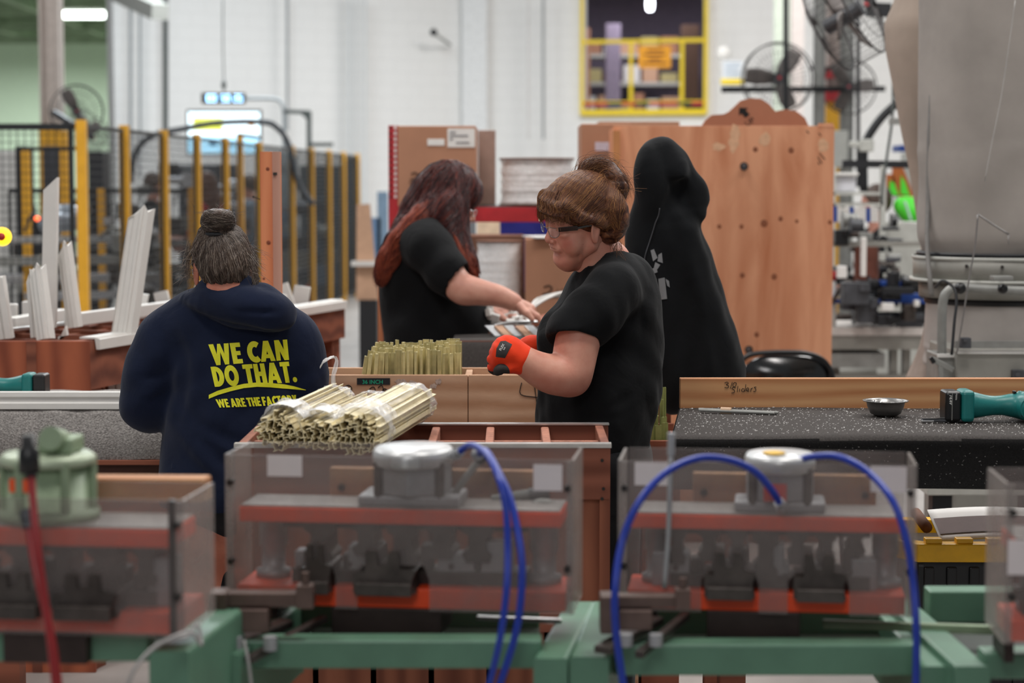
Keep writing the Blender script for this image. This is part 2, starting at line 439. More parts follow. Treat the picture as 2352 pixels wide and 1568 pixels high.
M_paper = mat('paper', '#dcdad6', .7, var=.04)
M_blue = mat('blue_hose', '#1c37a0', .35, var=.1)
M_redhose = mat('red_hose', '#8c1f22', .35, var=.1)
M_red = mat('red_paint', '#b3222a', .4, var=.12)
M_card = mat('cardboard', '#a97a5f', .8, var=.06, vs=7)
M_cardd = mat('cardboard_edge', '#6f4a38', .8, var=.1)
M_print = mat('print_brown', '#4b3426', .8, var=.1)
M_ink = mat('ink', '#161312', .8, var=0)
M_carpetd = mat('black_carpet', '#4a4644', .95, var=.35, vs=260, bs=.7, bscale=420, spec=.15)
M_carpetg = mat('grey_carpet', '#a09b97', .95, var=.45, vs=170, bs=1, bscale=230, spec=.15, bd=.006)
M_cream = mat('cream_strip', '#e3d6af', .5, var=.12, vs=25)
M_olive = mat('olive_strip', '#cdbf87', .5, var=.2, vs=30)
M_olive2 = mat('olive_strip_dark', '#b3a772', .5, var=.2, vs=30)
M_olived = mat('olive_green_strip', '#8d9458', .5, var=.2, vs=30)
M_wrap = see_through('plastic_wrap', '#f2f2f4', .34, .2, .16, 24)
M_acryl = see_through('acrylic', '#958a86', .27, .35, .12, 7)
M_acryle = see_through('acrylic_edge', '#b5aca6', .42, .3, .12, 7)
M_film = see_through('stretch_film', '#fbfafa', .5, .16, .2, 16)
M_wrack = wood('rack_plywood', '#6c3621', '#9a5b40', 'Z', 16, .12, .7, 6, contrast=(.2, .85))
M_wrackx = wood('rack_plywood_x', '#6a3521', '#935540', 'X', 16, .12, .7, 6, contrast=(.2, .85))
M_wpart = wood('worn_board', '#ab7d5c', '#cba384', 'X', 20, .4, .8, 2, contrast=(.2, .8), bs=.5)
M_wpine = wood('pine_board', '#b27346', '#d3a06f', 'X', 26, .1, .6, 5, contrast=(.15, .8))
M_wpost = wood('post_pine', '#bf6a42', '#d98b60', 'Z', 18, .1, .65, 4, contrast=(.15, .85))
M_wpostp = wood('post_pine_pale', '#b0806e', '#c29684', 'Z', 18, .1, .65, 4, contrast=(.15, .85))
M_wcab = wood('fir_plywood', '#bf7750', '#df9f79', 'Z', 9, .16, .55, 6, contrast=(.3, .62), bs=.05, wf=.1)
M_wbrown = wood('dark_timber', '#6d3a26', '#8d4f38', 'X', 12, .15, .7, 4)
M_kraft = mat('pale_wood', '#c9a184', .75, var=.08)
M_teal = mat('teal_plastic', '#157370', .4, var=.1, vs=30, bs=.1, bscale=300)
M_fabricbag = mat('filter_cloth', '#a39488', .95, var=.12, vs=4, bs=.35, bscale=500, spec=.2)
M_fabricbag2 = mat('filter_cloth_grey', '#9c958f', .95, var=.15, vs=3, bs=.35, bscale=500, spec=.2)
M_machine = mat('beige_grey_machine', '#8f8d86', .5, .1, var=.12, vs=8)
M_blueb = mat('royal_blue', '#17418f', .5, var=.1)
M_mdk = mat('mezzanine_dark', '#857a8c', .8, var=.15)
M_fanm = mat('fan_guard', '#3d3a3a', .5, .3, var=.2)
M_screw = mat('screw', '#3c3836', .4, .7, var=.1)
# ---------------------------------------------------------------- setting
b = MB(); b.bb((-16, .5, -.1), (12, 52, 0)); struct(b.build('floor', M_floor))
# walls: left wall runs from the opening edge to the corner; back wall right of the corner holds the upper opening
A0 = P(265, 420, 30); A1 = P(1112, 420, 33); A2 = P(2600, 420, 30.5)
def wallp(a, c, z0, z1, th, m, name):
    b = MB(); d = (c - a).to_3d(); d.z = 0; d.normalize(); n = Vector((-d.y, d.x, 0))
    if n.y < 0: n = -n
    q = [(a.x, a.y), (c.x, c.y), (c.x + n.x * th, c.y + n.y * th), (a.x + n.x * th, a.y + n.y * th)]
    b.prism(q, (0, 0, z0), (1, 0, 0), (0, 1, 0), (0, 0, z1 - z0)); return struct(b.build(name, m))
wallp(A0, A1, 0, 9, .3, M_white_block, 'wall_left')
dR = (A2 - A1); dR.z = 0; dR.normalize()
def onback(px):
    # point of the back wall at image column px
    t = (px - CX) / F
    s = (t * A1.y - A1.x) / (dR.x - t * dR.y); return A1 + dR * s
O0 = onback(1337); O1 = onback(1612)
zo = lambda py, D: P(1176, py, D).z
zb = zo(258, O0.y)
wb = MB(); n = Vector((-dR.y, dR.x, 0)); 
def quadwall(b, a, c, z0, z1, th=.3):
    q = [(a.x, a.y), (c.x, c.y), (c.x + n.x * th, c.y + n.y * th), (a.x + n.x * th, a.y + n.y * th)]
    b.prism(q, (0, 0, z0), (1, 0, 0), (0, 1, 0), (0, 0, z1 - z0))
quadwall(wb, A1, O0, 0, 9); quadwall(wb, O0, O1, 0, zb); quadwall(wb, O0, O1, 5.4, 9); quadwall(wb, O1, A2, 0, 9)
struct(wb.build('wall_back', M_white_block))
# room beyond the left opening
b = MB(); b.bb((-18, 50, 0), (-5.6, 50.3, 9)); struct(b.build('wall_far', M_mint))
b = MB(); b.bb((-5.9, 30.4, 0), (-5.6, 50, 9)); struct(b.build('wall_passage', M_mint))
b = MB(); b.bb((-18, 36, 5.3), (-5.9, 50, 5.4))
for i in range(16): b.bb((-16, 36.5 + i * .85, 5.18), (-5.9, 36.62 + i * .85, 5.3))
for i in range(5): b.bb((-15.5 + i * 2, 36, 5.0), (-15.35 + i * 2, 50, 5.18))
struct(b.build('ceiling', M_deck))
# room behind the upper opening (its own floor, back, ceiling)
b = MB(); b.bb((.5, 33.25, zb - .25), (5, 38, zb)); struct(b.build('floor_upper', M_lgrey))
b = MB(); b.bb((.5, 37.7, zb), (5, 38, 5.6)); struct(b.build('wall_upper', M_mdk))
b = MB(); b.bb((.5, 33.25, 5.1), (5, 38, 5.25)); struct(b.build('ceiling_upper', M_mdk))
# yellow frame of the upper opening
fr = MB(); zt = 5.3
def post_at(b, p, wd, z0, z1, off=-.06): b.bb((p.x - wd / 2, p.y + off - .05, z0), (p.x + wd / 2, p.y + off + .05, z1))
post_at(fr, onback(1335), .055, zb - .05, zt); post_at(fr, onback(1616), .055, zb - .05, zt)
a0, a1 = onback(1333), onback(1618)
fr.bar((a0.x, a0.y - .06, zb - .01), (a1.x, a1.y - .06, zb - .01), .08, .09); fo = struct(fr.build('trim_1', M_lyellow))
rail = T('safety_railing', 'yellow safety railing across the upper opening in the white wall', 'railing', (onback(1475).x, onback(1475).y, zb))
b = MB(); zr = zo(97, O0.y); b.bar((a0.x, a0.y - .02, zr), (a1.x, a1.y - .02, zr), .05, .06); b.build('top_rail', M_lyellow, rail)
b = MB(); zl = zo(240, O0.y); b.bar((a0.x, a0.y - .02, zl + .03), (a1.x, a1.y - .02, zl + .03), .04, .04); b.build('bottom_rail', M_lyellow, rail)
for px in (1447, 1563):
    p = onback(px); MB().bb((p.x - .03, p.y - .05, zb), (p.x + .03, p.y, zr)).build('post', M_lyellow, rail)
tp = MB(); tp.mi = 0; nb = 9
for i in range(nb):
    p = a0.lerp(a1, i / nb); q = a0.lerp(a1, (i + 1) / nb); tp.mi = [0, 0, 1, 0, 1, 0, 0, 1, 0][i]
    tp.bar((p.x, p.y - .03, zl), (q.x, q.y - .03, zl), .06, .055)
tp.build('toe_board', [M_red, mat('dark_green', '#39491e', .6)], rail)
p = onback(1500); sg = MB().bb((p.x - .26, p.y - .12, zo(157, p.y)), (p.x + .26, p.y - .1, zo(106, p.y)))
so = sg.build('warning_sign', mat('sign_orange', '#f5a81c', .5, var=.04)); tag(so, 'orange warning sign with dark lines hanging on the yellow railing', 'sign')
ORG[so.name] = so.location.copy()
b = MB()
for k, (x0, x1, yy) in enumerate([(-.12, .14, .28), (-.18, .17, .21), (-.1, .1, .14), (-.2, .2, .08)]):
    b.bb((p.x + x0, p.y - .125, zo(157, p.y) + yy - .016), (p.x + x1, p.y - .121, zo(157, p.y) + yy + .016))
b.build('lettering', mat('sign_brown', '#8a4a12', .6), so)
# upper room contents
st = T('storage_shelf', 'tall storage shelf with boxes seen through the upper opening', 'shelf', (2.4, 36, zb))
for x in (1.2, 2.2, 3.2): MB().bb((x, 36.45, zb), (x + .06, 36.6, zb + 1.3)).build('post', M_grey, st)
for i in range(3): MB().bb((1.2, 36, zb + .1 + .5 * i), (3.3, 36.6, zb + .16 + .5 * i)).build('shelf_board', M_lgrey, st)
random.seed(3); k = 0
for i in range(3):
    x = 1.28
    while x < 3.0:
        wdt = random.uniform(.18, .36); hh = random.uniform(.15, .33); k += 1
        o = MB().bb((x, 36.05, zb + .162 + .5 * i), (x + wdt, 36.4, zb + .162 + .5 * i + hh)).build('stored_box', [M_card, M_paper, M_kraft, M_olive2][k % 4], bevel=.01)
        tag(o, 'small box on the shelf behind the yellow railing', 'box', 'boxes stored behind the yellow railing'); x += wdt + .05
for (px, w_, h_, c) in ((1345, .14, .22, M_card), (1408, .26, .3, M_mdk), (1585, .3, .28, M_print)):
    q = P(px, 95, 35); o = MB().bb((q.x - w_ / 2, 34.9, zb), (q.x + w_ / 2, 35.2, q.z + h_)).build('storage_crate', c, bevel=.01)
    tag(o, {1345: 'tan crate at the left end inside the upper opening', 1408: 'dark crate standing tall left of the orange sign', 1585: 'dark red crate at the right end inside the upper opening'}[px], 'crate')
q = P(1493, 12, 34); l = T('hanging_lamp', 'small white glowing lamp inside the upper opening', 'lamp', (q.x, q.y, q.z - .1))
b = MB(); b.lathe([(0, -.1), (.05, -.09), (.065, 0), (.06, .1), (.03, .13), (0, .14)], q); b.build('bulb', emit('lamp_white', '#f4f7ff', 9), l)
MB().cyl(q + Vector((0, 0, .13)), (q.x, q.y, 5.1), .015).build('cord', M_black, l)
# steel column at left with the yellow base, pipes on the walls
def column(name, px0, px1, D, top, label, ybase=None, m=M_lgrey):
    c = T(name, label, 'column', (P((px0 + px1) / 2, 420, D).x, D, 0)); x0 = P(px0, 420, D).x; x1 = P(px1, 420, D).x; t = (x1 - x0) * .12
    b = MB(); b.bb((x0, D - .1, 0), (x0 + t, D + .12, top)); b.bb((x1 - t, D - .1, 0), (x1, D + .12, top)); b.bb((x0, D - .01, 0), (x1, D + .02, top)); b.build('beam', m, c)
    if ybase: MB().bb((x0 - .01, D - .13, 0), (x1 + .01, D - .1, ybase)).build('guard_plate', M_yellow, c)
    return c
M_colu = mat('column_paint', '#c9beb6', .6, var=.1)
column('steel_column', 100, 146, 21, 6, 'grey steel column with yellow base behind the left wire fence', P(0, 290, 21).z, M_colu)
col2 = column('steel_column', 1892, 1937, 20, 6, 'grey steel column with yellow lower guard between the right fans', P(0, 222, 20).z, mat('column_warm', '#b1a39c', .6, var=.06))
def wpipe(px, py0, py1, D, r, m, label, name='conduit'):
    o = MB().cyl(P(px, py0, D), P(px, py1, D), r, n=8).build(name, m); tag(o, label, 'pipe'); return o
M_pipe = mat('pipe_grey', '#9a9ea0', .5, var=.05); M_piped = mat('pipe_dark', '#4c5250', .5, var=.1)
wpipe(300, -20, 410, 29.8, .025, M_pipe, 'grey conduit nearest the left opening on the white wall')
wpipe(322, -20, 410, 29.8, .02, M_pipe, 'thin grey conduit just right of the first on the left wall')
wpipe(380, -20, 330, 30, .04, M_piped, 'dark vertical conduit on the left wall, left of the screen')
wpipe(660, -20, 300, 31, .022, M_pipe, 'thin conduit on the left wall right of the blue clock')
for i, px in enumerate((802, 815, 828, 840)): wpipe(px, -20, 520, 31.5, .02, mat('pipe_pale', '#d6d9da', .5, var=.05), ('leftmost', 'second from left', 'third from left', 'rightmost')[i] + ' of four pale pipes side by side on the wall').__setitem__('group', 'pale pipes side by side on the wall')
wpipe(1214, -20, 320, 32.2, .02, mat('pipe_white', '#d8d5d3', .5), 'thin white conduit on the back wall just right of the corner')
wpipe(1248, -20, 320, 32.2, .02, M_pipe, 'grey conduit on the back wall left of the yellow frame')
wpipe(1640, -20, 300, 31, .03, mat('pipe_beige', '#d2cdc8', .5), 'beige conduit right of the yellow framed opening')
# pilaster in the corner
b = MB(); c0 = A1; b.bb((c0.x - .35, c0.y - .35, 0), (c0.x + .05, c0.y - .02, 9)); tag(struct(b.build('trim_2', mat('corner_grey', '#e2e3e3', .7))))
# duct and bracket at the top left
q = P(330, 5, 28); d = T('ventilation_duct', 'grey ventilation duct with bracket at the top of the left wall', 'duct', q)
MB().bar(P(258, -22, 28), P(368, 28, 26), .22, .2).build('duct_box', M_lgrey, d)
MB().bar(P(340, -15, 27), P(366, 30, 26.6), .06, .06).bar(P(366, -20, 27), P(366, 30, 26.6), .05, .05).build('bracket', M_grey, d)
# tube light, round light
q = P(192, 34, 38); t = T('tube_light', 'bright tube light under the green ceiling at upper left', 'light', q)
MB().cyl(P(146, 34, 38), P(240, 34, 38), .07, n=12).build('tube', emit('tube_glow', '#f4fff6', 7), t)
MB().bb((q.x - .4, q.y, q.z + .07), (q.x + .4, q.y + .15, q.z + .12)).build('housing', M_lgrey, t)
for dx_ in (-.3, .3): MB().cyl((q.x + dx_, q.y + .07, q.z + .1), (q.x + dx_, q.y + .07, 5.18), .01, n=6).build('stem', M_grey, t)
q = P(262, 75, 40); o = MB().ell(q, (.09, .09, .065)).build('round_light', emit('round_glow', '#fff8ea', 7)); ORG[o.name] = o.location.copy(); MB().cyl(q, (q.x, q.y, 5.2), .012, n=6).build('stem', M_grey, o); tag(o, 'small round glowing light right of the tube light', 'light')
for px0, px1, yy in ((0, 265, 62), (0, 265, 92)):
    o = MB().bar(P(px0 - 30, yy, 44), P(px1 - 8, yy, 44), .1, .16).build('roof_joist', M_deck); tag(o, ('upper' if yy == 62 else 'lower') + ' green steel joist below the green ceiling', 'joist')
# security camera
q = P(996, 74, 32); c = T('security_camera', 'small dark security camera on the white wall near the corner', 'camera', q)
MB().ell(q, (.06, .06, .06)).build('dome', M_black, c); MB().bar(q + Vector((.03, .05, -.03)), q + Vector((.25, .6, -.16)), .03, .03).build('arm', M_grey, c)
# ---------------------------------------------------------------- presses in the foreground
def V3(*a): return Vector(a)
def rot_place(root, rz): root.rotation_euler = (0, 0, rz)
def die_set(root, W, H, dep, spec, seed):
    random.seed(seed)
    for i, (x, w_, h_, kind) in enumerate(spec):
        b = MB(); y = dep * .45; zt = H[1]; 
        if kind == 'post':
            b.lathe([(0, 0), (w_ * .62, 0), (w_ * .62, .012), (w_ * .42, .014), (w_ * .42, .05), (w_ * .5, .052), (w_ * .5, .1), (w_ * .56, .102), (w_ * .56, zt - H[0] - .001), (0, zt - H[0] - .001)], (x, y + .02, H[0]), n=20)
            b.build('guide_post', M_zinc, root, local=True)
        elif kind == 'punch':
            s = w_ / 2
            b.prism([(-s, 0), (s, 0), (s, -h_ * .25), (s * .62, -h_ * .34), (s * .62, -h_ * .7), (s * .95, -h_ * .82), (s * .8, -h_), (-s * .7, -h_), (-s, -h_ * .78), (-s * .55, -h_ * .66), (-s * .55, -h_ * .3), (-s, -h_ * .22)], (x, y - .03, zt), (1, 0, 0), (0, 0, 1), (0, .07, 0))
            b.build('punch', M_steel, root, local=True, bevel=.0015)
        elif kind == 'die':
            s = w_ / 2
            b.prism([(-s, 0), (s, 0), (s * .86, .3 * h_), (s, h_ * .55), (s * .5, h_ * .6), (s * .45, h_), (s * .15, h_), (s * .1, h_ * .7), (-s * .2, h_ * .66), (-s * .25, h_), (-s * .6, h_), (-s * .62, h_ * .5), (-s, h_ * .5)], (x, -.012, H[0] - .004), (1, 0, 0), (0, 0, 1), (0, dep * .6, 0))
            for q in range(3): b.cyl((x - s * .6 + q * s * .6, -.02, H[0] + .012), (x - s * .6 + q * s * .6, -.005, H[0] + .012), .005, n=8)
            b.box((x, -.016, H[0] + .004), (w_ * .9, .02, .02))
            b.build('die_block', M_steel, root, local=True, bevel=.0012)
        elif kind == 'nut':
            b.box((x, y, H[0] + h_ / 2), (w_, .04, h_)); b.build('spacer_block', M_zinc, root, local=True, bevel=.002)
def press(label, loc, rz, W, dep, Hh, H, cyl, spec, seed, hoses=(), group=None, notches=(), stickers=(), board=True):
    """H = (top of lower plate, underside of upper plate, top of upper plate)"""
    r = T('notching_press', label, 'machine', loc, rz, group)
    ORG[r.name] = Vector((0, 0, 0))
    L = lambda mb, n, m, par=r, **k: mb.build(n, m, par, local=True, **k)
    L(MB().bb((-W / 2 + .012, .012, 0), (W / 2 - .012, dep - .012, H[0])), 'lower_plate', M_orange, bevel=.002)
    L(MB().bb((-W / 2 + .016, .016, H[1]), (W / 2 - .02, dep - .02, H[2] - .003)), 'upper_plate', M_orange, bevel=.002)
    L(MB().bb((-W / 2 + .018, .018, H[2] - .003), (W / 2 - .022, dep - .022, H[2])), 'cover_sheet', mat('dusty_steel', '#8e8884', .55, .3, var=.12), bevel=.001)
    L(MB().bb((-W * .2, .01, -.045), (W * .12, dep - .02, 0)).bb((-W * .45, .05, -.04), (-W * .38, dep, 0)), 'base_block', mat('oily_steel', '#3b302d', .5, .5, var=.25), bevel=.002)
    die_set(r, W, H, dep, spec, seed)
    M_ds = mat('die_steel', '#4a403c', .5, .5, var=.3, vs=40)
    L(MB().bb((-W * .33, dep * .3, H[0]), (W * .36, dep * .75, H[0] + .022)), 'die_bed', M_ds, bevel=.002)
    random.seed(seed + 50)
    for k in range(9):
        x = (-.31 + .075 * k) * W; w_ = random.uniform(.012, .024); h_ = random.uniform(.012, .04)
        L(MB().bb((x - w_ / 2, dep * .34, H[0] + .022), (x + w_ / 2, dep * .6, H[0] + .022 + h_)).cyl((x, dep * .34, H[0] + .03), (x, dep * .3, H[0] + .03), .005, n=8), 'die_insert', random.choice((M_ds, M_zinc, M_steel, M_ds)), bevel=.001)
    L(MB().bb((-W * .36, dep * .35, H[1] - .014), (W * .36, dep * .6, H[1])), 'punch_holder', M_ds, bevel=.001)
    kind, cx, rad = cyl; zc = H[2]; cy = dep * .5
    if kind == 'grey':
        L(MB().bb((cx - rad * 1.32, cy - rad * .8, zc), (cx + rad * 1.32, cy + rad * .8, zc + .017)), 'mounting_plate', M_zinc, bevel=.004)
        b = MB(); b.lathe([(0, .017), (rad, .017), (rad, .062), (0, .062)], (cx, cy, zc), n=8, smooth=False)
        L(b, 'cylinder_body', M_zinc, bevel=.003)
        for k in range(4):
            a = math.pi / 4 + k * math.pi / 2; L(MB().cyl((cx + 1.12 * rad * math.cos(a), cy + .95 * rad * math.sin(a), zc + .012), (cx + 1.12 * rad * math.cos(a), cy + .95 * rad * math.sin(a), zc + .07), .008, n=10), 'tie_rod', M_steel)
        L(MB().lathe([(0, .062), (rad * 1.22, .062), (rad * 1.3, .066), (rad * 1.3, .084), (rad * 1.22, .089), (0, .091)], (cx, cy, zc), n=28, sy=.8, sx=1), 'end_cap', mat('cap_aluminium', '#c9c9c9', .35, .4, var=.1))
    else:
        L(MB().lathe([(0, 0), (rad * 1.25, 0), (rad * 1.25, .012), (rad, .016), (rad, .078), (0, .078)], (cx, cy, zc), n=28), 'cylinder_body', M_sage)
        for k in range(6):
            a = -1.9 + k * math.pi / 3; b = MB(); b.cyl((cx + 1.07 * rad * math.cos(a), cy + 1.07 * rad * math.sin(a), zc + .004), (cx + 1.07 * rad * math.cos(a), cy + 1.07 * rad * math.sin(a), zc + .086), .007, n=10); L(b, 'tie_rod', M_sage)
        L(MB().lathe([(0, .078), (rad * 1.15, .078), (rad * 1.18, .082), (rad * 1.18, .088), (rad * 1.05, .094), (0, .097)], (cx, cy, zc), n=32), 'end_cap', mat('sage_pale', '#a9b59b', .35, .2, var=.1))
        L(MB().bb((cx - .004, cy - .03, zc + .095), (cx + .045, cy + .03, zc + .118)).cyl((cx + .02, cy, zc + .11), (cx + .02, cy - .045, zc + .12), .017, n=14), 'port_block', M_sage, bevel=.004)
        L(MB().bb((cx - .034, cy - rad - .004, zc + .046), (cx - .004, cy - rad + .012, zc + .064)), 'warning_tag', mat('tag_orange', '#ff5a1c', .5))
    # acrylic guard: front with the notches, sides, back
    t = .005
    x0, x1 = -W / 2, W / 2; poly = [(x0, .0), (x0, Hh), (x1, Hh), (x1, 0)]
    for (a, c, hh) in sorted(notches, reverse=True): poly += [(c, 0), (c, hh * .7), (c - .008, hh), (a + .012, hh), (a, hh * .8), (a, 0)]
    g = L(MB().prism(poly, (0, 0, 0), (1, 0, 0), (0, 0, 1), (0, -t, 0)), 'guard_front', M_acryl)
    b = MB()
    for x in (x0, x1): b.bb((x - t / 2, 0, 0), (x + t / 2, dep, Hh))
    for s in (-1, 1): L(MB().bb((s * W / 2 - t / 2, 0, 0), (s * W / 2 + t / 2, dep, Hh)), 'guard_side', M_acryle)
    L(MB().bb((x0 + t, dep, 0), (x1 - t, dep + t, Hh)), 'guard_back', M_acryl)
    for s in (-1, 1):
        for hz in (.82, .3): L(MB().cyl((s * (W / 2 - .008), -.012, Hh * hz), (s * (W / 2 - .008), .004, Hh * hz), .005, n=10), 'guard_screw', M_screw)
        L(MB().bb((s * (W / 2 - .006) - .004, -.0005, .002), (s * (W / 2 - .006) + .004, .006, Hh - .002)), 'corner_strip', M_acryle)
    for (a, c, z0, z1) in stickers: L(MB().bb((a, -t - .001, z0), (c, -t - .0002, z1)), 'sticker', mat('sticker_grey', '#ddd3d3', .6, var=.04))
    if board:
        bd = L(MB().bb((-W * .26, dep + t, Hh * .56), (W * .39, dep + t + .02, Hh * .83)), 'backing_board', M_wpine, bevel=.002)
        for x in (-W * .22, W * .35): L(MB().cyl((x, dep + .001, Hh * .7), (x, dep - .006, Hh * .7), .006, n=8), 'bolt', M_screw, bd)
    for (pts, rr, m) in hoses:
        h = L(MB().tube(pts, rr, 10, 7), 'air_hose', m)
        a = Vector(pts[0]); d = (Vector(pts[1]) - a).normalized()
        L(MB().cyl(a - d * .018, a + d * .008, rr * 1.5, n=10).cyl(a - d * .012, a - d * .004, rr * 1.9, n=6), 'hose_fitting', M_zinc if m is M_blue else M_dgrey, h)
    return r
ROT = R(-7)
def local_of(root_loc, rz, p):
    return Matrix.Rotation(-rz, 3, 'Z') @ (Vector(p) - Vector(root_loc))
# centre press
r2 = P(915, 1400, 3.10); lo = lambda px, py, D, r_=r2: local_of(r_, ROT, P(px, py, D))
hosesA = [([lo(1052, 1040, 3.13), lo(1082, 1022, 3.1), lo(1118, 1044, 3.02), lo(1146, 1100, 2.95), lo(1162, 1170, 2.93), lo(1166, 1260, 2.92), lo(1163, 1360, 2.9), lo(1148, 1470, 2.9), lo(1120, 1590, 2.92)], .0052, M_blue),
          ([lo(1100, 1042, 3.14), lo(1116, 1036, 3.1), lo(1140, 1075, 3.04), lo(1170, 1140, 3.0), lo(1188, 1215, 2.97), lo(1199, 1300, 2.95), lo(1194, 1400, 2.94), lo(1178, 1480, 2.94), lo(1142, 1590, 2.95)], .0056, M_blue),
          ([lo(1105, 1052, 3.16), lo(1075, 1090, 3.16), lo(1042, 1135, 3.16)], .006, M_grey)]
press('centre press under a clear guard with paired blue hoses and round grey cap', r2, ROT, .552, .15, .243, (.032, .133, .160), ('grey', .012, .062),
      [(-.222, .046, 0, 'post'), (.222, .046, 0, 'post'), (-.135, .05, .07, 'punch'), (-.06, .045, .055, 'punch'), (0, .05, .072, 'punch'), (.062, .045, .058, 'punch'), (.12, .05, .062, 'punch'),
       (-.02, .1, .066, 'die'), (-.13, .05, .075, 'die'), (.085, .06, .05, 'nut'), (.15, .05, .07, 'nut'), (-.075, .03, .06, 'nut')], 1, hosesA,
      notches=[(-.15, -.1, .075), (-.065, .05, .072)], stickers=[(-.208, -.152, .21, .243), (.215, .26, .195, .236)])
# right press with two arching hoses
r3 = P(1757, 1408, 3.08); lo3 = lambda px, py, D: local_of(r3, ROT, P(px, py, D))
hosesB = [([lo3(1792, 1158, 3.08), lo3(1772, 1125, 3.05), lo3(1730, 1080, 3.03), lo3(1670, 1055, 3.02), lo3(1600, 1053, 3.0), lo3(1530, 1085, 2.97), lo3(1470, 1150, 2.94), lo3(1430, 1240, 2.93), lo3(1413, 1350, 2.9), lo3(1415, 1450, 2.9), lo3(1434, 1590, 2.9)], .0056, M_blue),
          ([lo3(1828, 1058, 3.12), lo3(1870, 1048, 3.08), lo3(1930, 1050, 3.03), lo3(1995, 1085, 3.0), lo3(2050, 1150, 2.95), lo3(2082, 1240, 2.93), lo3(2098, 1340, 2.92), lo3(2105, 1450, 2.9), lo3(2104, 1590, 2.9)], .0056, M_blue)]
p3 = press('right press under a clear guard with two blue hoses arching apart', r3, ROT, .458, .15, .238, (.03, .128, .154), ('grey', .022, .054),
      [(-.175, .038, 0, 'post'), (.19, .042, 0, 'post'), (-.14, .03, .06, 'punch'), (-.09, .035, .055, 'punch'), (-.045, .03, .062, 'punch'), (0, .042, .085, 'punch'), (.05, .032, .058, 'punch'), (.095, .032, .06, 'punch'), (.14, .035, .04, 'punch'),
       (-.055, .08, .07, 'die'), (.085, .082, .07, 'die'), (-.15, .06, .055, 'nut'), (.155, .04, .05, 'nut'), (.015, .03, .07, 'nut')], 2, hosesB,
      notches=[(-.1, -.01, .066), (.035, .13, .066)], stickers=[(-.205, -.15, .2, .236), (.16, .215, .196, .236)])
MB().bb((-.004, .012, .175), (.032, .0145, .203)).build('warning_tag', mat('tag_red', '#e04a3c', .5), p3, local=True)
MB().lathe([(0, .0), (.026, .0), (.026, .001), (0, .0012)], (.012, .06, .2455), n=20, sy=.7).build('yellow_decal', mat('decal_yellow', '#e3b63c', .5), p3, local=True)
MB().tube([(-.157, -.02, .04), (-.151, -.02, .13), (-.148, -.02, .26)], .004, 8).cyl((-.148, -.02, .25), (-.1475, -.02, .285), .0062, n=10).build('drain_rod', M_zinc, p3, local=True)
# left press with green cylinder and red hoses
r1 = P(120, 1455, 2.72); lo1 = lambda px, py, D: local_of(r1, ROT, P(px, py, D))
hosesC = [([lo1(68, 1085, 2.62), lo1(72, 1150, 2.6), lo1(82, 1260, 2.58), lo1(98, 1380, 2.57), lo1(112, 1480, 2.56), lo1(124, 1600, 2.55)], .0052, M_redhose),
          ([lo1(62, 1200, 2.66), lo1(78, 1300, 2.64), lo1(100, 1400, 2.62), lo1(118, 1480, 2.6), lo1(134, 1600, 2.58)], .0052, M_redhose)]
p1 = press('left press under a lower clear guard with green cylinder and red hoses', r1, R(-6), .375, .16, .19, (.03, .12, .148), ('green', -.03, .058),
      [(-.13, .036, 0, 'post'), (.12, .035, .06, 'punch'), (.06, .045, .075, 'punch'), (0, .035, .06, 'punch'), (-.06, .04, .07, 'punch'), (.05, .09, .06, 'die'), (-.05, .08, .06, 'die'), (.14, .04, .07, 'nut')], 3, hosesC,
      stickers=[], board=False)
MB().bb((.168, -.004, .0), (.176, .008, .19)).build('corner_strip', M_screw, p1, local=True)
MB().lathe([(0, 0), (.014, .0), (.014, .03), (.009, .034), (.009, .05), (0, .05)], lo1(64, 1085, 2.62), n=14).build('hose_connector', M_blackpl, p1, local=True)
# far right press: only the edge of its guard shows
r4 = P(2470, 1480, 2.78)
press('press at the right edge of which only the clear guard shows', r4, R(-4), .2, .15, .23, (.03, .12, .148), ('grey', .03, .04), [(-.05, .03, 0, 'post')], 4, stickers=[(-.098, -.04, .1, .15)], board=False)
# timber beam lying behind the left press
o = MB().bar(P(-60, 1118, 2.98), P(478, 1122, 2.93), .04, .036).build('timber_beam', M_wpine, bevel=.003); tag(o, 'brown timber beam lying behind the left clear guard', 'beam')
# green steel stands that carry the presses
def stand(label, xs, D0, D1, beam, name='press_stand'):
    s = T(name, label, 'stand', (P(sum(xs) / 2, 1480, D0).x, D0 + .2, 0))
    bx0, bx1, by0, by1, bd = beam
    a = P(bx0, by0, bd); c = P(bx1, by1, bd)
    MB().bb((a.x, bd, c.z), (c.x, bd + .05, a.z)).build('front_beam', M_green, s, bevel=.004)
    MB().bb((a.x, D1 - .05, c.z - .01), (c.x, D1, a.z + .012)).build('rear_beam', M_green, s, bevel=.003)
    MB().bb((a.x, bd + .05, c.z - .01), (c.x, D1 - .05, c.z)).build('tray', mat('oily_tray', '#2a3129', .45, .4, var=.3), s)
    return s
def arm(s, px0, px1, py, D0, D1, drop, shift=0):
    a = P(px0, py, D0); c = P(px1, py, D0); d = D1 - D0
    o = MB().prism([(0, 0), (c.x - a.x, 0), (c.x - a.x, -drop), (0, -drop)], (a.x, D0, a.z), (1, 0, 0), (0, 0, 1), (shift, d, 0)).build('side_arm', M_green, s, bevel=.006)
    MB().bb((a.x + .008, D0 + .02, 0), (c.x - .008, D0 + .08, a.z - drop)).build('leg', M_green, s); return o
s2 = stand('green steel stand carrying the centre press', (550, 1240), 2.98, 3.34, (548, 1245, 1470, 1536, 3.0))
arm(s2, 443, 552, 1503, 2.93, 3.3, .12, .055); arm(s2, 1225, 1303, 1512, 2.95, 3.36, .12, .06)
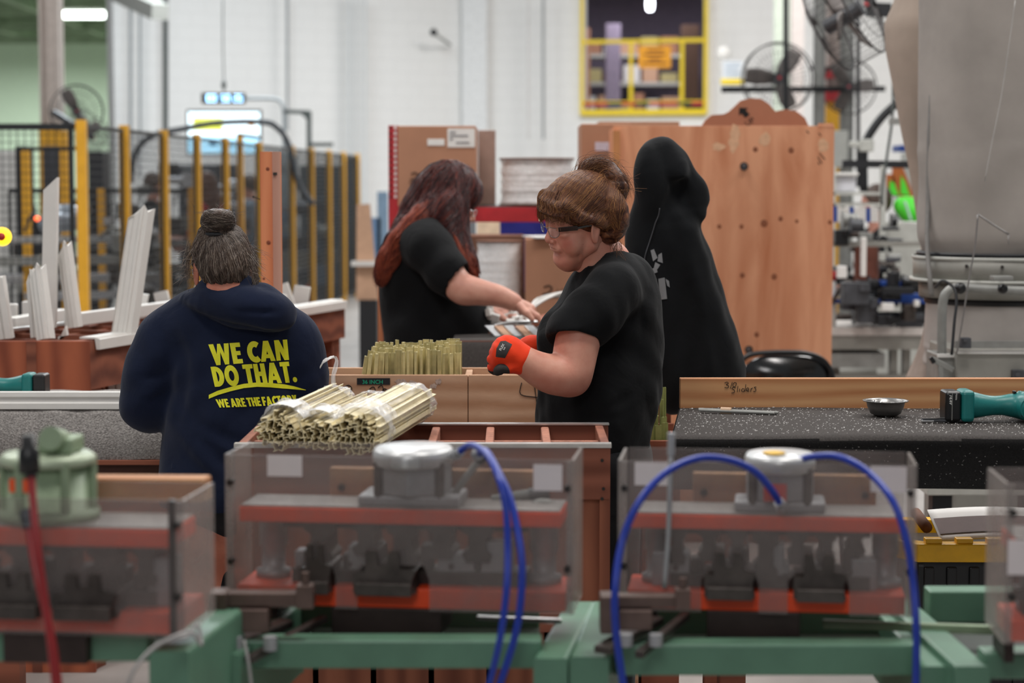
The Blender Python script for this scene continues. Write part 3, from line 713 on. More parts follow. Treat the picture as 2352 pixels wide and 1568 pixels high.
s3 = stand('green steel stand carrying the right press', (1310, 2200), 2.98, 3.34, (1415, 2100, 1480, 1552, 3.0))
arm(s3, 1308, 1398, 1508, 2.96, 3.36, .12, .05); arm(s3, 2120, 2186, 1530, 2.93, 3.36, .12, .0)
s1 = stand('dark green steel stand carrying the left press', (-40, 350), 2.7, 3.0, (-60, 342, 1452, 1520, 2.75))
arm(s1, 342, 432, 1495, 2.72, 3.0, .14, .04)
s4 = stand('green steel stand at the right edge under the far right guard', (2200, 2500), 2.75, 3.34, (2262, 2500, 1500, 1560, 2.9))
arm(s4, 2194, 2275, 1530, 2.88, 3.36, .12, -.02)
o = MB().bar(P(1890, 1432, 3.16), P(2340, 1448, 3.1), .012, .014).build('flat_bar', M_sage, bevel=.002); tag(o, 'pale green flat bar lying across the right stand', 'bar')
o = MB().bar(P(1095, 1418, 3.22), P(1290, 1426, 3.2), .012, .008).build('flat_bar', M_alu, bevel=.002); tag(o, 'worn silver flat bar behind the centre press, right end', 'bar')
# work stops: brown steel blocks clamped in front of the presses
def stop(px, py, D, sc, label):
    q = P(px, py, D); s = T('work_stop', label, 'clamp', q)
    u = sc; Mb = mat('brown_steel', '#6a5750', .5, .5, var=.25)
    MB().bb((q.x - .075 * u, D, q.z + .012 * u), (q.x + .07 * u, D + .03, q.z + .032 * u)).build('slide_bar', Mb, s, bevel=.0015)
    MB().bb((q.x - .082 * u, D - .012, q.z - .03 * u), (q.x - .055 * u, D + .035, q.z + .034 * u)).build('end_block', Mb, s, bevel=.002)
    MB().bb((q.x - .05 * u, D - .01, q.z - .024 * u), (q.x + .005 * u, D + .03, q.z + .01 * u)).build('clamp_block', Mb, s, bevel=.002)
    MB().bb((q.x + .045 * u, D - .006, q.z + .01 * u), (q.x + .07 * u, D + .02, q.z + .044 * u)).cyl((q.x + .058 * u, D + .006, q.z + .04 * u), (q.x + .058 * u, D + .006, q.z + .062 * u), .006, n=8).build('stop_finger', Mb, s, bevel=.001)
    MB().bar((q.x - .08 * u, D - .04, q.z - .05 * u), (q.x + .02 * u, D + .1, q.z - .032 * u), .03, .012).bar((q.x - .02 * u, D - .05, q.z - .055 * u), (q.x + .075 * u, D + .12, q.z - .03 * u), .014, .012).build('rail', M_steel, s, bevel=.002)
    for ox in (-.04, .01): MB().cyl((q.x + ox * u, D - .03, q.z - .045 * u), (q.x + ox * u, D - .03, q.z - .025 * u), .0105, n=10).build('clamp_nut', M_zinc, s)
    return s
stop(610, 1412, 3.0, 1.05, 'brown steel work stop clamped at the left end of the centre press')
stop(1490, 1412, 2.98, .9, 'brown steel work stop clamped at the left end of the right press')
# white cable draped by the left stand
cb = MB().tube([P(455, 1430, 2.7), P(462, 1480, 2.68), P(440, 1452, 2.66), P(400, 1462, 2.64), P(350, 1490, 2.62), P(310, 1535, 2.6), P(282, 1600, 2.6)], .0028, 8, 8)
cb.tube([P(452, 1432, 2.71), P(430, 1460, 2.68), P(400, 1466, 2.66), P(385, 1475, 2.66)], .0026, 8, 6)
tag(cb.build('air_line', mat('clear_tube', '#a7a3a1', .3)), 'loose translucent grey air line drooping in front of the left green stand', 'hose')
cb = MB().tube([P(560, 1470, 2.95), P(570, 1520, 2.94), P(580, 1600, 2.94)], .0028, 8, 6); tag(cb.build('air_line', mat('clear_tube', '#a7a3a1', .3)), 'thin grey air line hanging straight below the centre work stop', 'hose')
# marker pens lying on the centre press plate
q = P(1130, 1148, 3.2); mk = T('marker_pen', 'grey marker pen with dark cap lying on the centre press', 'marker', q)
MB().cyl(P(1130, 1150, 3.2), P(1215, 1136, 3.2), .0095, n=14).build('barrel', mat('marker_grey', '#6d6f6c', .4), mk)
MB().cyl(P(1215, 1136, 3.2), P(1262, 1130, 3.2), .0105, n=14).build('cap', mat('marker_cap', '#4c4d4d', .4), mk)
o = MB().ell(P(1248, 1156, 3.17), (.02, .01, .008)).build('earplug_case', M_grey); tag(o, 'small dark oval case lying beside the marker pen', 'case')
# ---------------------------------------------------------------- compartment rack behind the presses
zr_ = P(1176, 1019, 4.13).z
X0, X1 = P(540, 1018, 4.13).x, P(1402, 1018, 4.13).x; Y0, Y1 = 4.13, 4.49; dx = .012
rk = T('compartment_rack', 'tall brown plywood compartment rack holding the wrapped strip bundles', 'rack', ((X0 + X1) / 2, Y0, 0))
t = .018
MB().bb((X0, Y0, zr_ - .118), (X1, Y0 + t, zr_ - .002)).build('front_board', M_wrackx, rk, bevel=.002)
MB().bb((X0, Y0 + t, 0), (X1 - .02, Y0 + t + .012, zr_ - .05)).build('front_panel', M_wrack, rk)
MB().bb((X0, Y0 + .005, 0), (X0 + .02, Y0 + t, zr_ - .118)).build('front_stile', M_wrack, rk, bevel=.001)
MB().bb((X1 - .022, Y0 + .002, 0), (X1, Y0 + t, zr_ - .118)).build('front_stile', M_wrack, rk, bevel=.001)
MB().bb((X0, Y0 + .001, zr_ - .4), (X1, Y0 + t - .001, zr_ - .36)).build('middle_rail', M_wrackx, rk, bevel=.001)
MB().bb((X0 + dx, Y1 - t, 0), (X1 + dx, Y1, zr_ - .002)).build('back_board', M_wrackx, rk, bevel=.002)
MB().bb((X0, Y0 + t, 0), (X0 + t, Y1 - t, zr_ - .003)).build('side_board', M_wrack, rk, bevel=.002)
MB().bb((X1 - t, Y0 + t, 0), (X1, Y1 - t, zr_ - .003)).build('side_board', M_wrack, rk, bevel=.002)
m_div = mat('worn_ply_edge', '#a9705a', .85, var=.3, vs=60, bs=.6, bscale=150)
b = MB(); ym = (Y0 + Y1) / 2 - .02; b.bb((X0 + t, ym, .25), (X1 - t, ym + .014, zr_ - .015)); b.build('long_divider', m_div, rk, bevel=.002)
for i in range(1, 6):
    x = X1 - t / 2 - i * .1225
    MB().bb((x - .009, Y0 + t, .25), (x + .009, Y1 - t, zr_ - .006)).build('cross_divider', m_div, rk, bevel=.003)
MB().bb((X0 + t, Y0 + t, .22), (X1 - t, Y1 - t, .25)).build('bottom_board', M_wrack, rk)
b = MB(); b.bb((X0 - .002, Y0 - .004, zr_ - .003), (X1 + .002, Y0 + .02, zr_ + .001)).bb((X0 - .002, Y0 - .005, zr_ - .008), (X1 + .002, Y0 - .003, zr_)); b.build('front_edging', mat('edging', '#c2beba', .3, .2), rk)
b = MB(); b.bb((X0 + .35, Y1 - .022, zr_ - .002), (X1 + .014, Y1 + .002, zr_ + .0015)); b.build('back_edging', M_alu, rk)
for px, py in ((1383, 1057), (1386, 1122), (1383, 1145)):
    q = P(px, py, Y0); MB().cyl((q.x, Y0 - .002, q.z), (q.x, Y0 + .004, q.z), .0035, n=8).build('screw', M_screw, rk)
# ---------------------------------------------------------------- bundles of strips
def h_profile(s=.0085, t=.0022, kind=0):
    if kind == 0: return [(-s, -s * .6), (-s + t, -s * .6), (-s + t, -t / 2), (s - t, -t / 2), (s - t, -s * .6), (s, -s * .6), (s, s * .6), (s - t, s * .6), (s - t, t / 2), (-s + t, t / 2), (-s + t, s * .6), (-s, s * .6)]
    if kind == 1: return [(-s, -s * .55), (s, -s * .55), (s, s * .55), (s - t, s * .55), (s - t, -s * .55 + t), (-s + t, -s * .55 + t), (-s + t, s * .2), (-s, s * .2)]
    return [(-s, -s * .5), (-s * .1, -s * .5), (-s * .1, s * .5 - t), (s, s * .5 - t), (s, s * .5), (-s * .1 - t, s * .5), (-s * .1 - t, -s * .5 + t), (-s, -s * .5 + t)]
def bundle(label, A, B, rad, seed, tail=False, tagpaper=True):
    random.seed(seed); A = Vector(A); B = Vector(B); d = (B - A).normalized(); x, y = frame_of(d)
    if y.z < 0: x, y = -x, -y
    r = T('strip_bundle', label, 'bundle', (A + B) / 2 - Vector((0, 0, rad * .8)), 0, 'film-wrapped bundles on the rack')
    cells = []; st = .0132
    for j in range(-6, 7):
        for i in range(-6, 7):
            cx_, cy_ = (i + .5 * (j % 2)) * st * 1.02, j * st * .86
            if (cx_ / (rad * 1.08)) ** 2 + (cy_ / (rad * .84)) ** 2 < .96: cells.append((cx_, cy_))
    for (cx_, cy_) in cells:
        a = random.choice((0, 1, 2, 3)) * math.pi / 2 + random.uniform(-.5, .5); j0 = random.uniform(-.012, .01); j1 = random.uniform(-.01, .01)
        pr = h_profile(.0074, .0018, random.choice((0, 0, 1, 1, 2)))
        ux = x * math.cos(a) + y * math.sin(a); uy = -x * math.sin(a) + y * math.cos(a)
        o = A + x * cx_ + y * cy_ + d * j0
        MB().prism(pr, o, ux, uy, d * ((B - A).length - j0 + j1)).build('strip', M_cream, r)
    L = (B - A).length
    def wrapb(t0, t1, m, name, k=1.04, wob=.0025, ph=0, n=36):
        def fn(u, v):
            a = u * 2 * math.pi; w_ = 1 + wob / rad * (math.sin(5 * a + ph + 9 * v) + .7 * math.sin(11 * a - 3 * v + ph))
            q = A + d * (L * (t0 + (t1 - t0) * v)) + x * (rad * 1.12 * k * w_ * math.cos(a)) + y * (rad * .9 * k * w_ * math.sin(a)); return q
        return MB().grid(fn, n, 6).build(name, m, r)
    wrapb(.10, .2, M_wrap, 'tape_band', 1.05, .002, seed); wrapb(.86, .96, M_wrap, 'tape_band', 1.05, .002, seed + 1)
    wrapb(.03, .97, see_through('bundle_film', '#f4f2ee', .12, .15, .1, 30) if 'bundle_film' not in MATS else MATS['bundle_film'], 'film', 1.03, .0015, seed + 2)
    # crumpled film lump on top near the front
    def lump(u, v):
        a = math.pi * (.12 + .76 * u); h = .004 + .006 * math.sin(math.pi * v) * (1 + .6 * math.sin(17 * u + 13 * v))
        return A + d * (L * (.08 + .2 * v)) + x * ((rad * 1.12 + h) * math.cos(a)) + y * ((rad * .93 + h * 1.4) * math.sin(a))
    MB().grid(lump, 26, 12).build('crumpled_film', M_wrap, r)
    if tagpaper:
        def pf(u, v):
            a = math.pi * (.32 + .34 * u); return A + d * (L * (.04 + .16 * v)) + x * ((rad * 1.24 + .006) * math.cos(a)) + y * ((rad * .98 + .011) * math.sin(a))
        MB().grid(pf, 8, 4).build('paper_label', M_paper, r)
        def ps(u, v):
            a = math.pi * (.37 + .1 * u); return A + d * (L * (.055 + .012 * v)) + x * ((rad * 1.24 + .0072) * math.cos(a)) + y * ((rad * .98 + .0125) * math.sin(a))
        MB().grid(ps, 4, 1).build('print', mat('print_grey', '#77757a', .7), r)
    if tail:
        e = B + y * rad
        tl = [e - d * .05, e + y * .02 - d * .03 + x * .004, e + y * .05 - d * .01, e + y * .06 + x * .012 + d * .01, e + y * .052 + x * .03, e + y * .035 + x * .042]
        sp = spline(tl, 6); b = MB(); n_ = len(sp)
        def tf(u, v):
            p = sp[min(n_ - 1, int(v * (n_ - 1)))]; w_ = .026 * (1 - v) ** .7 + .003
            return p + x * (w_ * (u - .5)) * (.6) + d * (w_ * (u - .5)) + y * (.003 * math.sin(9 * u + 14 * v))
        b.grid(tf, 6, 24); b.build('film_tail', see_through('tail_film', '#e9e6e4', .6, .3, .1, 40), r)
    return r
bundle('left wrapped bundle of cream strips with torn film tail standing up', P(637, 990, 4.02), P(776, 920, 4.62), .042, 11, tail=True)
bundle('middle wrapped bundle of cream strips, lowest of the three', P(722, 999, 4.0), P(864, 930, 4.55), .039, 12)
bundle('right wrapped bundle of cream strips, thickest and nearest', P(815, 998, 3.93), P(948, 922, 4.44), .049, 13, tagpaper=False)
# ---------------------------------------------------------------- 36 inch bin
D0 = 5.3; zt = P(1176, 861, D0).z; XL = P(700, 861, D0).x; XM = P(1075, 861, D0).x; XR = P(1470, 861, D0).x; D1 = 5.5; zb2 = P(1176, 843, D1).z
bn = T('strip_bin', 'worn particle board bin holding the upright olive strips', 'bin', ((XL + XR) / 2, D0, 0))
MB().bb((XL, D0, .12), (XM - .001, D0 + .018, zt)).build('front_board', M_wpart, bn, bevel=.002)
MB().bb((XM + .001, D0, .12), (XR, D0 + .018, zt)).build('front_board', M_wpart, bn, bevel=.002)
MB().bb((XL, D1, .12), (XR, D1 + .018, zb2 - .002)).build('back_board', M_wpart, bn, bevel=.002)
for x in (XL, XM - .009, XR - .018): MB().bb((x, D0 + .018, .12), (x + .018, D1, zt - .004)).build('divider', M_wpart, bn, bevel=.002)
MB().bb((XL, D0, .08), (XR, D1 + .018, .12)).build('bottom_board', M_wpart, bn)
lp = MB().bb((P(820, 868, D0).x, D0 - .0015, P(820, 883, D0).z), (P(896, 868, D0).x, D0, P(820, 868, D0).z)).build('name_strip', M_black, bn)
write('lettering', '36 INCH', P(832, 881, D0) + V3(0, -.002, 0), (1, 0, 0), (0, 0, 1), .0105, mat('label_green', '#1fae83', .5), bn, sx=1.0, offset=.004)
def scrawl(pts, D, r, m, par, name='handwriting', off=.0015):
    b = MB()
    for st in pts: b.tube([P(x, y, D) + V3(0, -off, 0) for x, y in st], r, 6, 4)
    return b.build(name, m, par)
scrawl([[(785, 892), (800, 884), (808, 892), (800, 905), (786, 918)], [(844, 902), (850, 892), (858, 888), (862, 896), (856, 902)], [(868, 890), (876, 884), (880, 892), (876, 904)], [(884, 905), (882, 892), (892, 897), (897, 903), (886, 908)]], D0, .0012, M_ink, bn)
scrawl([[(1198, 878), (1196, 905), (1234, 912)], [(1227, 880), (1234, 935)]], D0, .0012, M_ink, bn)
def torn(px0, px1, py0, py1, seed):
    random.seed(seed); b = MB(); n = 26; c = P((px0 + px1) / 2, (py0 + py1) / 2, D0); w_ = (px1 - px0) / 2 * D0 / F; h_ = (py1 - py0) / 2 * D0 / F
    for q in range(9):
        cx_ = random.uniform(-.75, .75) * w_; cz = random.uniform(-.55, .55) * h_
        poly = [(cx_ + w_ * .3 * random.uniform(.5, 1.1) * math.cos(k * math.tau / n), cz + h_ * .45 * random.uniform(.5, 1.1) * math.sin(k * math.tau / n)) for k in range(n)]
        b.prism(poly, (c.x, D0 - .0002 - q * .0001, c.z), (1, 0, 0), (0, 0, 1), (0, -.0004, 0))
    return b.build('torn_sticker', mat('torn_paper', '#b9a193', .85, var=.25, vs=120), bn)
torn(905, 975, 868, 896, 5); torn(985, 1015, 866, 896, 6)
# upright strips, each its own object
random.seed(21)
protos = []
def strip_at(kind, m, x, y, top, rz, lean, first, label, group):
    rt = T('olive_strip', label, 'strip', (x, y, .125), rz, group, rot=(lean[1], lean[0], rz)) if False else None
kinds = []
for kd in range(3):
    for mi, m in enumerate((M_olive, M_olive2)):
        b = MB(); pr = h_profile(.0085, .0024, kd); b.prism(pr, (0, 0, 0), (1, 0, 0), (0, 1, 0), (0, 0, 1.0)); me = b.build('olive_strip', m, local=True); kinds.append(me)
used = [False] * 6
def put(x, y, top, base=.125, label='', group='', k=None):
    k = random.randrange(6) if k is None else k
    o = kinds[k] if not used[k] else kinds[k].copy()
    if used[k]: COL.objects.link(o)
    used[k] = True
    lean = random.uniform(-.008, .008) + max(0, .17 * (P(888, 800, 5.3).x - x) / .07) * (x < .2)
    o.rotation_mode = 'ZYX'; o.location = (x - math.tan(lean) * (top - base - .08), y, base); o.rotation_euler = (random.uniform(-.006, .006), lean, random.choice((0, 1, 2, 3)) * math.pi / 2 + random.uniform(-.2, .2))
    o.scale = (1, 1, (top - base)); tag(o, label, 'strip', group); return o
xa, xb = P(826, 861, D0).x + .004, P(1096, 861, D0).x - .006
for row in range(5):
    y = D0 + .034 + row * .034; x = xa + random.uniform(0, .01) + (0 if row == 0 else .006 * row)
    while x < xb:
        f = (x - xa) / (xb - xa)
        top = zt + .060 + .004 * row + random.uniform(-.004, .006) + (.014 * max(0, f - .55) / .45) + (-.012 if (row == 0 and .7 < f < .9) else 0) + (.012 if f > .97 else 0)
        if abs(x - (XM - .0)) > .022:
            put(x, y + random.uniform(-.005, .005), top, label='upright olive strip packed in the 36 inch bin', group='olive strips standing in the bin')
        x += random.uniform(.0145, .0178)
# second small bin with green strips right of the standing woman
D2 = 5.35
random.seed(9)
b2 = T('small_bin', 'small brown wooden bin between the standing woman and black bench', 'bin', (P(1500, 1000, D2).x, D2, 0))
xa2, xb2 = P(1475, 1000, D2).x, P(1562, 1000, D2).x; z2 = P(0, 1010, D2).z
for n_, a_, c_ in (('front_board', (xa2, D2 - .02, 0), (xb2, D2 - .005, z2)), ('back_board', (xa2, D2 + .2, 0), (xb2, D2 + .215, z2 + .02)), ('side_board', (xa2, D2, 0), (xa2 + .012, D2 + .2, z2)), ('side_board', (xb2 - .012, D2, 0), (xb2, D2 + .2, z2))):
    MB().bb(a_, c_).build(n_, M_wbrown, b2, bevel=.001)
for row in range(4):
    x = xa2 + .024
    while x < xb2 - .034:
        f = (x - xa2) / (xb2 - xa2)
        o = put(x, D2 + .02 + row * .042, z2 + .035 + .028 * row + random.uniform(-.008, .01), .02, 'green strip standing in the small bin by the black bench', 'green strips in the small bin', k=random.choice((0, 2, 4)))
        o.data = o.data.copy(); o.data.materials[0] = M_olived
        x += random.uniform(.018, .023)
# ---------------------------------------------------------------- right bench with black carpet
DF, DB = 4.34, 4.88; zc = P(1176, 1000, DF).z
xl0, xl1 = P(1545, 1000, DF).x, P(1562, 936, DB).x; xr = 1.6
bench = T('work_bench', 'long workbench covered in black carpet strewn with white chips', 'workbench', (1.0, DF, 0))
def bench_shape(u, v): return None
poly = [(xl0, DF), (xr, DF), (xr, DB), (xl1, DB)]
b = MB(); M_carpetk = mat('shaded_black_carpet', '#1f1e1e', .95, var=.35, vs=260, bs=.7, bscale=420, spec=.15)  # front drop coloured darker for its shade; the paler top carries dust
def prof(v):
    # cross-section of the carpet: hangs over the front edge
    if v < .3: t = v / .3; return (DF - .004 + .004 * math.sin(t * 3), zc - .118 + .1 * t)
    if v < .42: a = (v - .3) / .12 * math.pi / 2; return (DF + .018 - .022 * math.cos(a), zc - .018 + .018 * math.sin(a))
    t = (v - .42) / .58; return (DF + .018 + (DB - DF - .018) * t, zc)
def cf(u, v):
    y, z = prof(v); xl = xl0 + (xl1 - xl0) * max(0, (y - DF) / (DB - DF)); x = xl + (xr - xl) * u
    return (x, y, z + .0015 * math.sin(9 * x + 3 * y))
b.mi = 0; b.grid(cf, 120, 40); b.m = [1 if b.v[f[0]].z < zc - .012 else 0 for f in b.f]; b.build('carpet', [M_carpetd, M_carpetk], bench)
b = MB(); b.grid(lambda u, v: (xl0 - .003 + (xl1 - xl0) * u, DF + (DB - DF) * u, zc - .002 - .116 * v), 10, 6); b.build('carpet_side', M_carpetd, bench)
MB().prism([(xl0 + .01, DF + .012), (xr, DF + .012), (xr, DB), (xl1 + .01, DB)], (0, 0, zc - .1), (1, 0, 0), (0, 1, 0), (0, 0, .096)).build('bench_top', M_wbrown, bench)
for x, y in ((xl0 + .12, DF + .12), (1.45, DF + .12), (xl0 + .12, DB - .08), (1.45, DB - .08)): MB().bb((x, y, 0), (x + .06, y + .06, zc - .1)).build('leg', M_wbrown, bench, bevel=.003)
zbt = P(1176, 869, DB).z
bbd = MB().bb((xl1, DB, zc - .004), (xr, DB + .03, zbt)).build('back_board', M_wpine2 if 'M_wpine2' in globals() else M_wpine, bench, bevel=.002)
b = MB()
for st in ([(1664, 879), (1670, 877), (1673, 880), (1668, 883), (1674, 886), (1671, 890), (1664, 889)], [(1682, 877), (1677, 892)], [(1686, 878), (1683, 883), (1685, 888), (1690, 885), (1691, 879), (1686, 878)],
           [(1690, 890), (1684, 889), (1681, 892), (1686, 895), (1687, 900), (1680, 902)], [(1695, 886), (1693, 900)], [(1699, 892), (1698, 899)], [(1710, 893), (1705, 892), (1703, 897), (1707, 899), (1711, 895)], [(1713, 882), (1711, 899)],
           [(1715, 896), (1720, 894), (1718, 890), (1714, 893), (1716, 898), (1721, 897)], [(1725, 891), (1724, 899)], [(1724, 894), (1729, 890)], [(1737, 888), (1732, 889), (1736, 893), (1735, 898), (1730, 898)]):
    b.tube([P(x, y, DB) + V3(0, -.001, 0) for x, y in st], .0007, 5, 4)
b.build('handwriting', M_ink, bbd)
# white chips scattered over the carpet
random.seed(5); b = MB()
for i in range(3400):
    x = random.uniform(xl0 + .02, xr); y = DF + .02 + (DB - DF - .03) * random.random(); z = zc + .0012 + .0015 * math.sin(9 * x + 3 * y)
    if i > 2900: y = DF - .003; z = zc - .02 - .09 * random.random()
    if i % 3 and random.random() < .35: x = xr - abs(random.gauss(0, .35)); x = max(x, xl0 + .03)
    if i <= 2900 and x < xl0 + (xl1 - xl0) * (y - DF) / (DB - DF): x += .08
    a = random.uniform(0, math.pi); l_ = random.uniform(.0006, .0019) * (1.7 if random.random() < .08 else 1)
    dx_ = math.cos(a) * l_; dy_ = math.sin(a) * l_
    if i > 2900: b.add([(x - dx_, y, z - dy_), (x + dx_, y, z + dy_), (x + dx_, y - .0006, z + dy_ + .0007), (x - dx_, y - .0006, z - dy_ + .0007)], [(0, 1, 2, 3)])
    else: b.add([(x - dx_, y - dy_, z), (x + dx_, y + dy_, z), (x + dx_ + .0004, y + dy_ + .0006, z + .0008), (x - dx_ + .0004, y - dy_ + .0006, z + .0008)], [(0, 1, 2, 3)])
o = b.build('plastic_chips', mat('chips', '#dedbd8', .6, var=0)); tag(o, 'tiny white plastic chips scattered over the black carpet bench', 'chips', kind='stuff')
# steel bowl
q = P(2034, 938, 4.7); q.z = zc + .002
bw = T('metal_bowl', 'small stainless steel bowl with rolled rim on the black bench', 'bowl', q)
MB().lathe([(0, .001), (.028, .001), (.036, .006), (.043, .022), (.0455, .034), (.053, .037), (.0545, .0365), (.053, .0345), (.0435, .0325), (.0405, .022), (.034, .008), (.027, .004), (0, .004)], q, n=48).build('shell', mat('brushed_steel', '#8a8886', .3, .85, var=.15), bw)
b = MB(); random.seed(2)
for i in range(80):
    a = random.uniform(0, math.tau); rr = .037 * math.sqrt(random.random()); c = q + V3(rr * math.cos(a), rr * math.sin(a), .022 + .008 * random.random())
    d = V3(random.uniform(-1, 1), random.uniform(-1, 1), random.uniform(-.4, .6)).normalized() * .005; b.bar(c - d, c + d, .0016, .0016)
o = b.build('metal_shavings', M_alu); tag(o, 'silver screws and shavings filling the small steel bowl', 'shavings', kind='stuff')
# rod with a paper sleeve
q = P(1605, 930, 4.74); q.z = zc
rd = T('taped_rod', 'thin grey rod with a cork-coloured sleeve on the black bench', 'rod', (q.x + .09, q.y, zc))
e0 = P(1605, 926, 4.78); e1 = P(1788, 934, 4.72); e0.z = zc + .0075; e1.z = zc + .006
for r0_, m_, n_ in ((.0042, M_grey, 'rod'),): MB().cyl(e0, e1, r0_, r0_, n=12).cyl(e0 + V3(0, -.009, -.001), e1 + V3(-.01, -.008, 0), .0036, n=12).build(n_, m_, rd)
s0 = e0.lerp(e1, .28); s1 = e0.lerp(e1, .41); MB().cyl(s0 + V3(0, -.003, 0), s1 + V3(0, -.003, 0), .0085, n=16).build('sleeve', mat('cork', '#cdae93', .8, var=.1), rd)
# folding knife
q = P(2175, 943, 4.58); q.z = zc
kn = T('pocket_tool', 'flat dark grey folding tool lying below the drill on the bench', 'tool', (q.x, q.y, zc))
M4 = Matrix.Rotation(R(2), 3, 'Z')
MB().box((q.x, q.y, zc + .005), (.118, .02, .006), rz=R(3)).build('handle', M_dgrey, kn, bevel=.002)
MB().box((q.x - .01, q.y - .002, zc + .0095), (.095, .013, .003), rz=R(3)).build('grip_inlay', M_blackpl, kn, bevel=.001)
MB().box((q.x - .047, q.y - .012, zc + .0045), (.03, .003, .004), rz=R(3)).build('clip', M_alu, kn, bevel=.001)
# ---------------------------------------------------------------- cordless drill, built lying on its side, x along the grip
def drill(label, loc, rz, mirror=1, rot=None, brand=True):
    r = T('cordless_drill', label, 'drill', loc, 0, None, rot=rot or (0, 0, rz)); ORG[r.name] = Vector((0, 0, 0))
    B = lambda mb, n, m, par=r, **k: mb.build(n, m, par, local=True, **k)
    # battery (left), base, grip, motor body whose axis lies along y
    B(MB().bb((0, -.035, .002), (.036, .035, .072)), 'battery', M_blackpl, bevel=.007, seg=3)
    B(MB().bb((.014, -.0368, .006), (.0155, -.034, .068)), 'battery_seam', M_grey)
    B(MB().bb((.037, -.036, .001), (.068, .036, .074)), 'grip_base', M_teal, bevel=.009, seg=3)
    s = SDF((.04, -.05, -.005), (.235, .06, .085), .0025)
    s.chain([((.062, 0, .038), .03), ((.085, 0, .036), .0215), ((.12, .0, .036), .0175), ((.15, 0, .037), .0185), ((.175, 0, .036), .027)], .012, sub=3)
    s.cone((.196, -.022, .035), (.196, .035, .035), .033, .031, .012)
    s.cone((.172, -.01, .05), (.178, -.004, .066), .008, .006, .006)
    o = sdf_obj('body', s, M_teal, r, 3)
    B(MB().cyl((.196, -.052, .035), (.196, -.04, .035), .028, .033, n=24).cyl((.196, -.056, .035), (.196, -.05, .035), .02, .027, n=24), 'motor_cap', M_teal, bevel=.002)
    B(MB().bb((.192, -.058, .01), (.201, -.0545, .05)), 'name_plate', M_grey, bevel=.001)
    b = MB()
    for k in range(4):
        for s_ in (-1, 1): b.bar((.196 + s_ * .0165, -.0525, .02 + k * .009), (.196 + s_ * .024, -.048, .017 + k * .009), .0028, .003)
    B(b, 'vent_slots', M_black)
    B(MB().cyl((.196, .03, .035), (.196, .06, .035), .024, .019, n=20).cyl((.196, .06, .035), (.196, .075, .035), .015, .012, n=16), 'chuck', M_blackpl)
    B(MB().cyl((.196, .075, .035), (.196, .1, .035), .003, n=8), 'bit', M_chrome)
    B(MB().bb((.163, -.008, .062), (.17, .008, .071)), 'trigger', M_blackpl, bevel=.002)
    if brand:
        w1 = write('lettering', 'Makita', (.029, -.0358, .060), (0, 0, -1), (1, 0, 0), .0032, M_paper, r, sx=1.0, offset=.01) if False else None
    return r
qd = P(2160, 946, 4.62); 
dr = drill('teal and black cordless drill lying on the black bench', (qd.x, 4.6, zc + .001), R(0))
def wl(txt, org, ux, uy, h, m, par, **k):
    vs, fs = text_mesh(txt, 1.0, k.get('offset', .01), k.get('shear', 0), k.get('sx', 1)); kk = h / .7
    ux = Vector(ux); uy = Vector(uy); n = ux.cross(uy)
    b = MB(); b.add([Vector(org) + ux * (x * kk) + uy * (y * kk) + n * .0004 for x, y in vs], fs); return b.build('lettering', m, par, local=True)
wl('Makita', (.0225, -.0352, .068), (0, 0, -1), (1, 0, 0), .004, M_paper, dr)
wl('14.4V', (.0085, -.0352, .066), (0, 0, -1), (1, 0, 0), .007, M_paper, dr, shear=.3, offset=.03)
wl('Makita', (.188, -.0572, .052), (0, 0, -1), (1, 0, 0), .006, M_paper, dr, offset=.02) if False else None
wl('Makita', (.178, -.0530, .066), (.55, 0, -.83), (.83, 0, .55), .0052, M_paper, dr, offset=.02)
# left drill: only the battery end and base show
# ---------------------------------------------------------------- left bench with the grey carpet
DG = 5.42; zg = P(1176, 941, DG).z; xg0, xg1 = P(-120, 941, DG).x, P(760, 941, DG).x
lb = T('padded_bench', 'workbench padded with shaggy grey carpet at the left', 'workbench', ((xg0 + xg1) / 2, DG, 0))
def pg(v):
    if v < .42: t = v / .42; return (DG - .012 * math.sin(t * math.pi), zg - .138 + .12 * t)
    if v < .55: a = (v - .42) / .13 * math.pi / 2; return (DG + .02 - .02 * math.cos(a), zg - .018 + .018 * math.sin(a))
    t = (v - .55) / .45; return (DG + .02 + .5 * t, zg)
b = MB(); b.grid(lambda u, v: (xg0 + (xg1 - xg0) * u, pg(v)[0] + .002 * math.sin(60 * u), pg(v)[1] + .002 * math.sin(40 * u + 7 * v)), 160, 40); b.build('carpet', M_carpetg, lb)
MB().bb((xg0, DG + .015, zg - .12), (xg1, DG + .5, zg - .004)).build('bench_top', M_wbrown, lb)
MB().bb((xg0, DG - .006, zg - .152), (xg1, DG + .03, zg - .138)).build('edge_board', M_wbrown, lb, bevel=.002)
MB().bb((xg0, DG + .02, zg - .22), (xg1, DG + .05, zg - .152)).build('apron', mat('dark_apron', '#4a2a20', .8), lb)
for x in (xg0 + .1, xg1 - .1): MB().bb((x, DG + .05, 0), (x + .07, DG + .12, zg - .12)).build('leg', M_wbrown, lb)
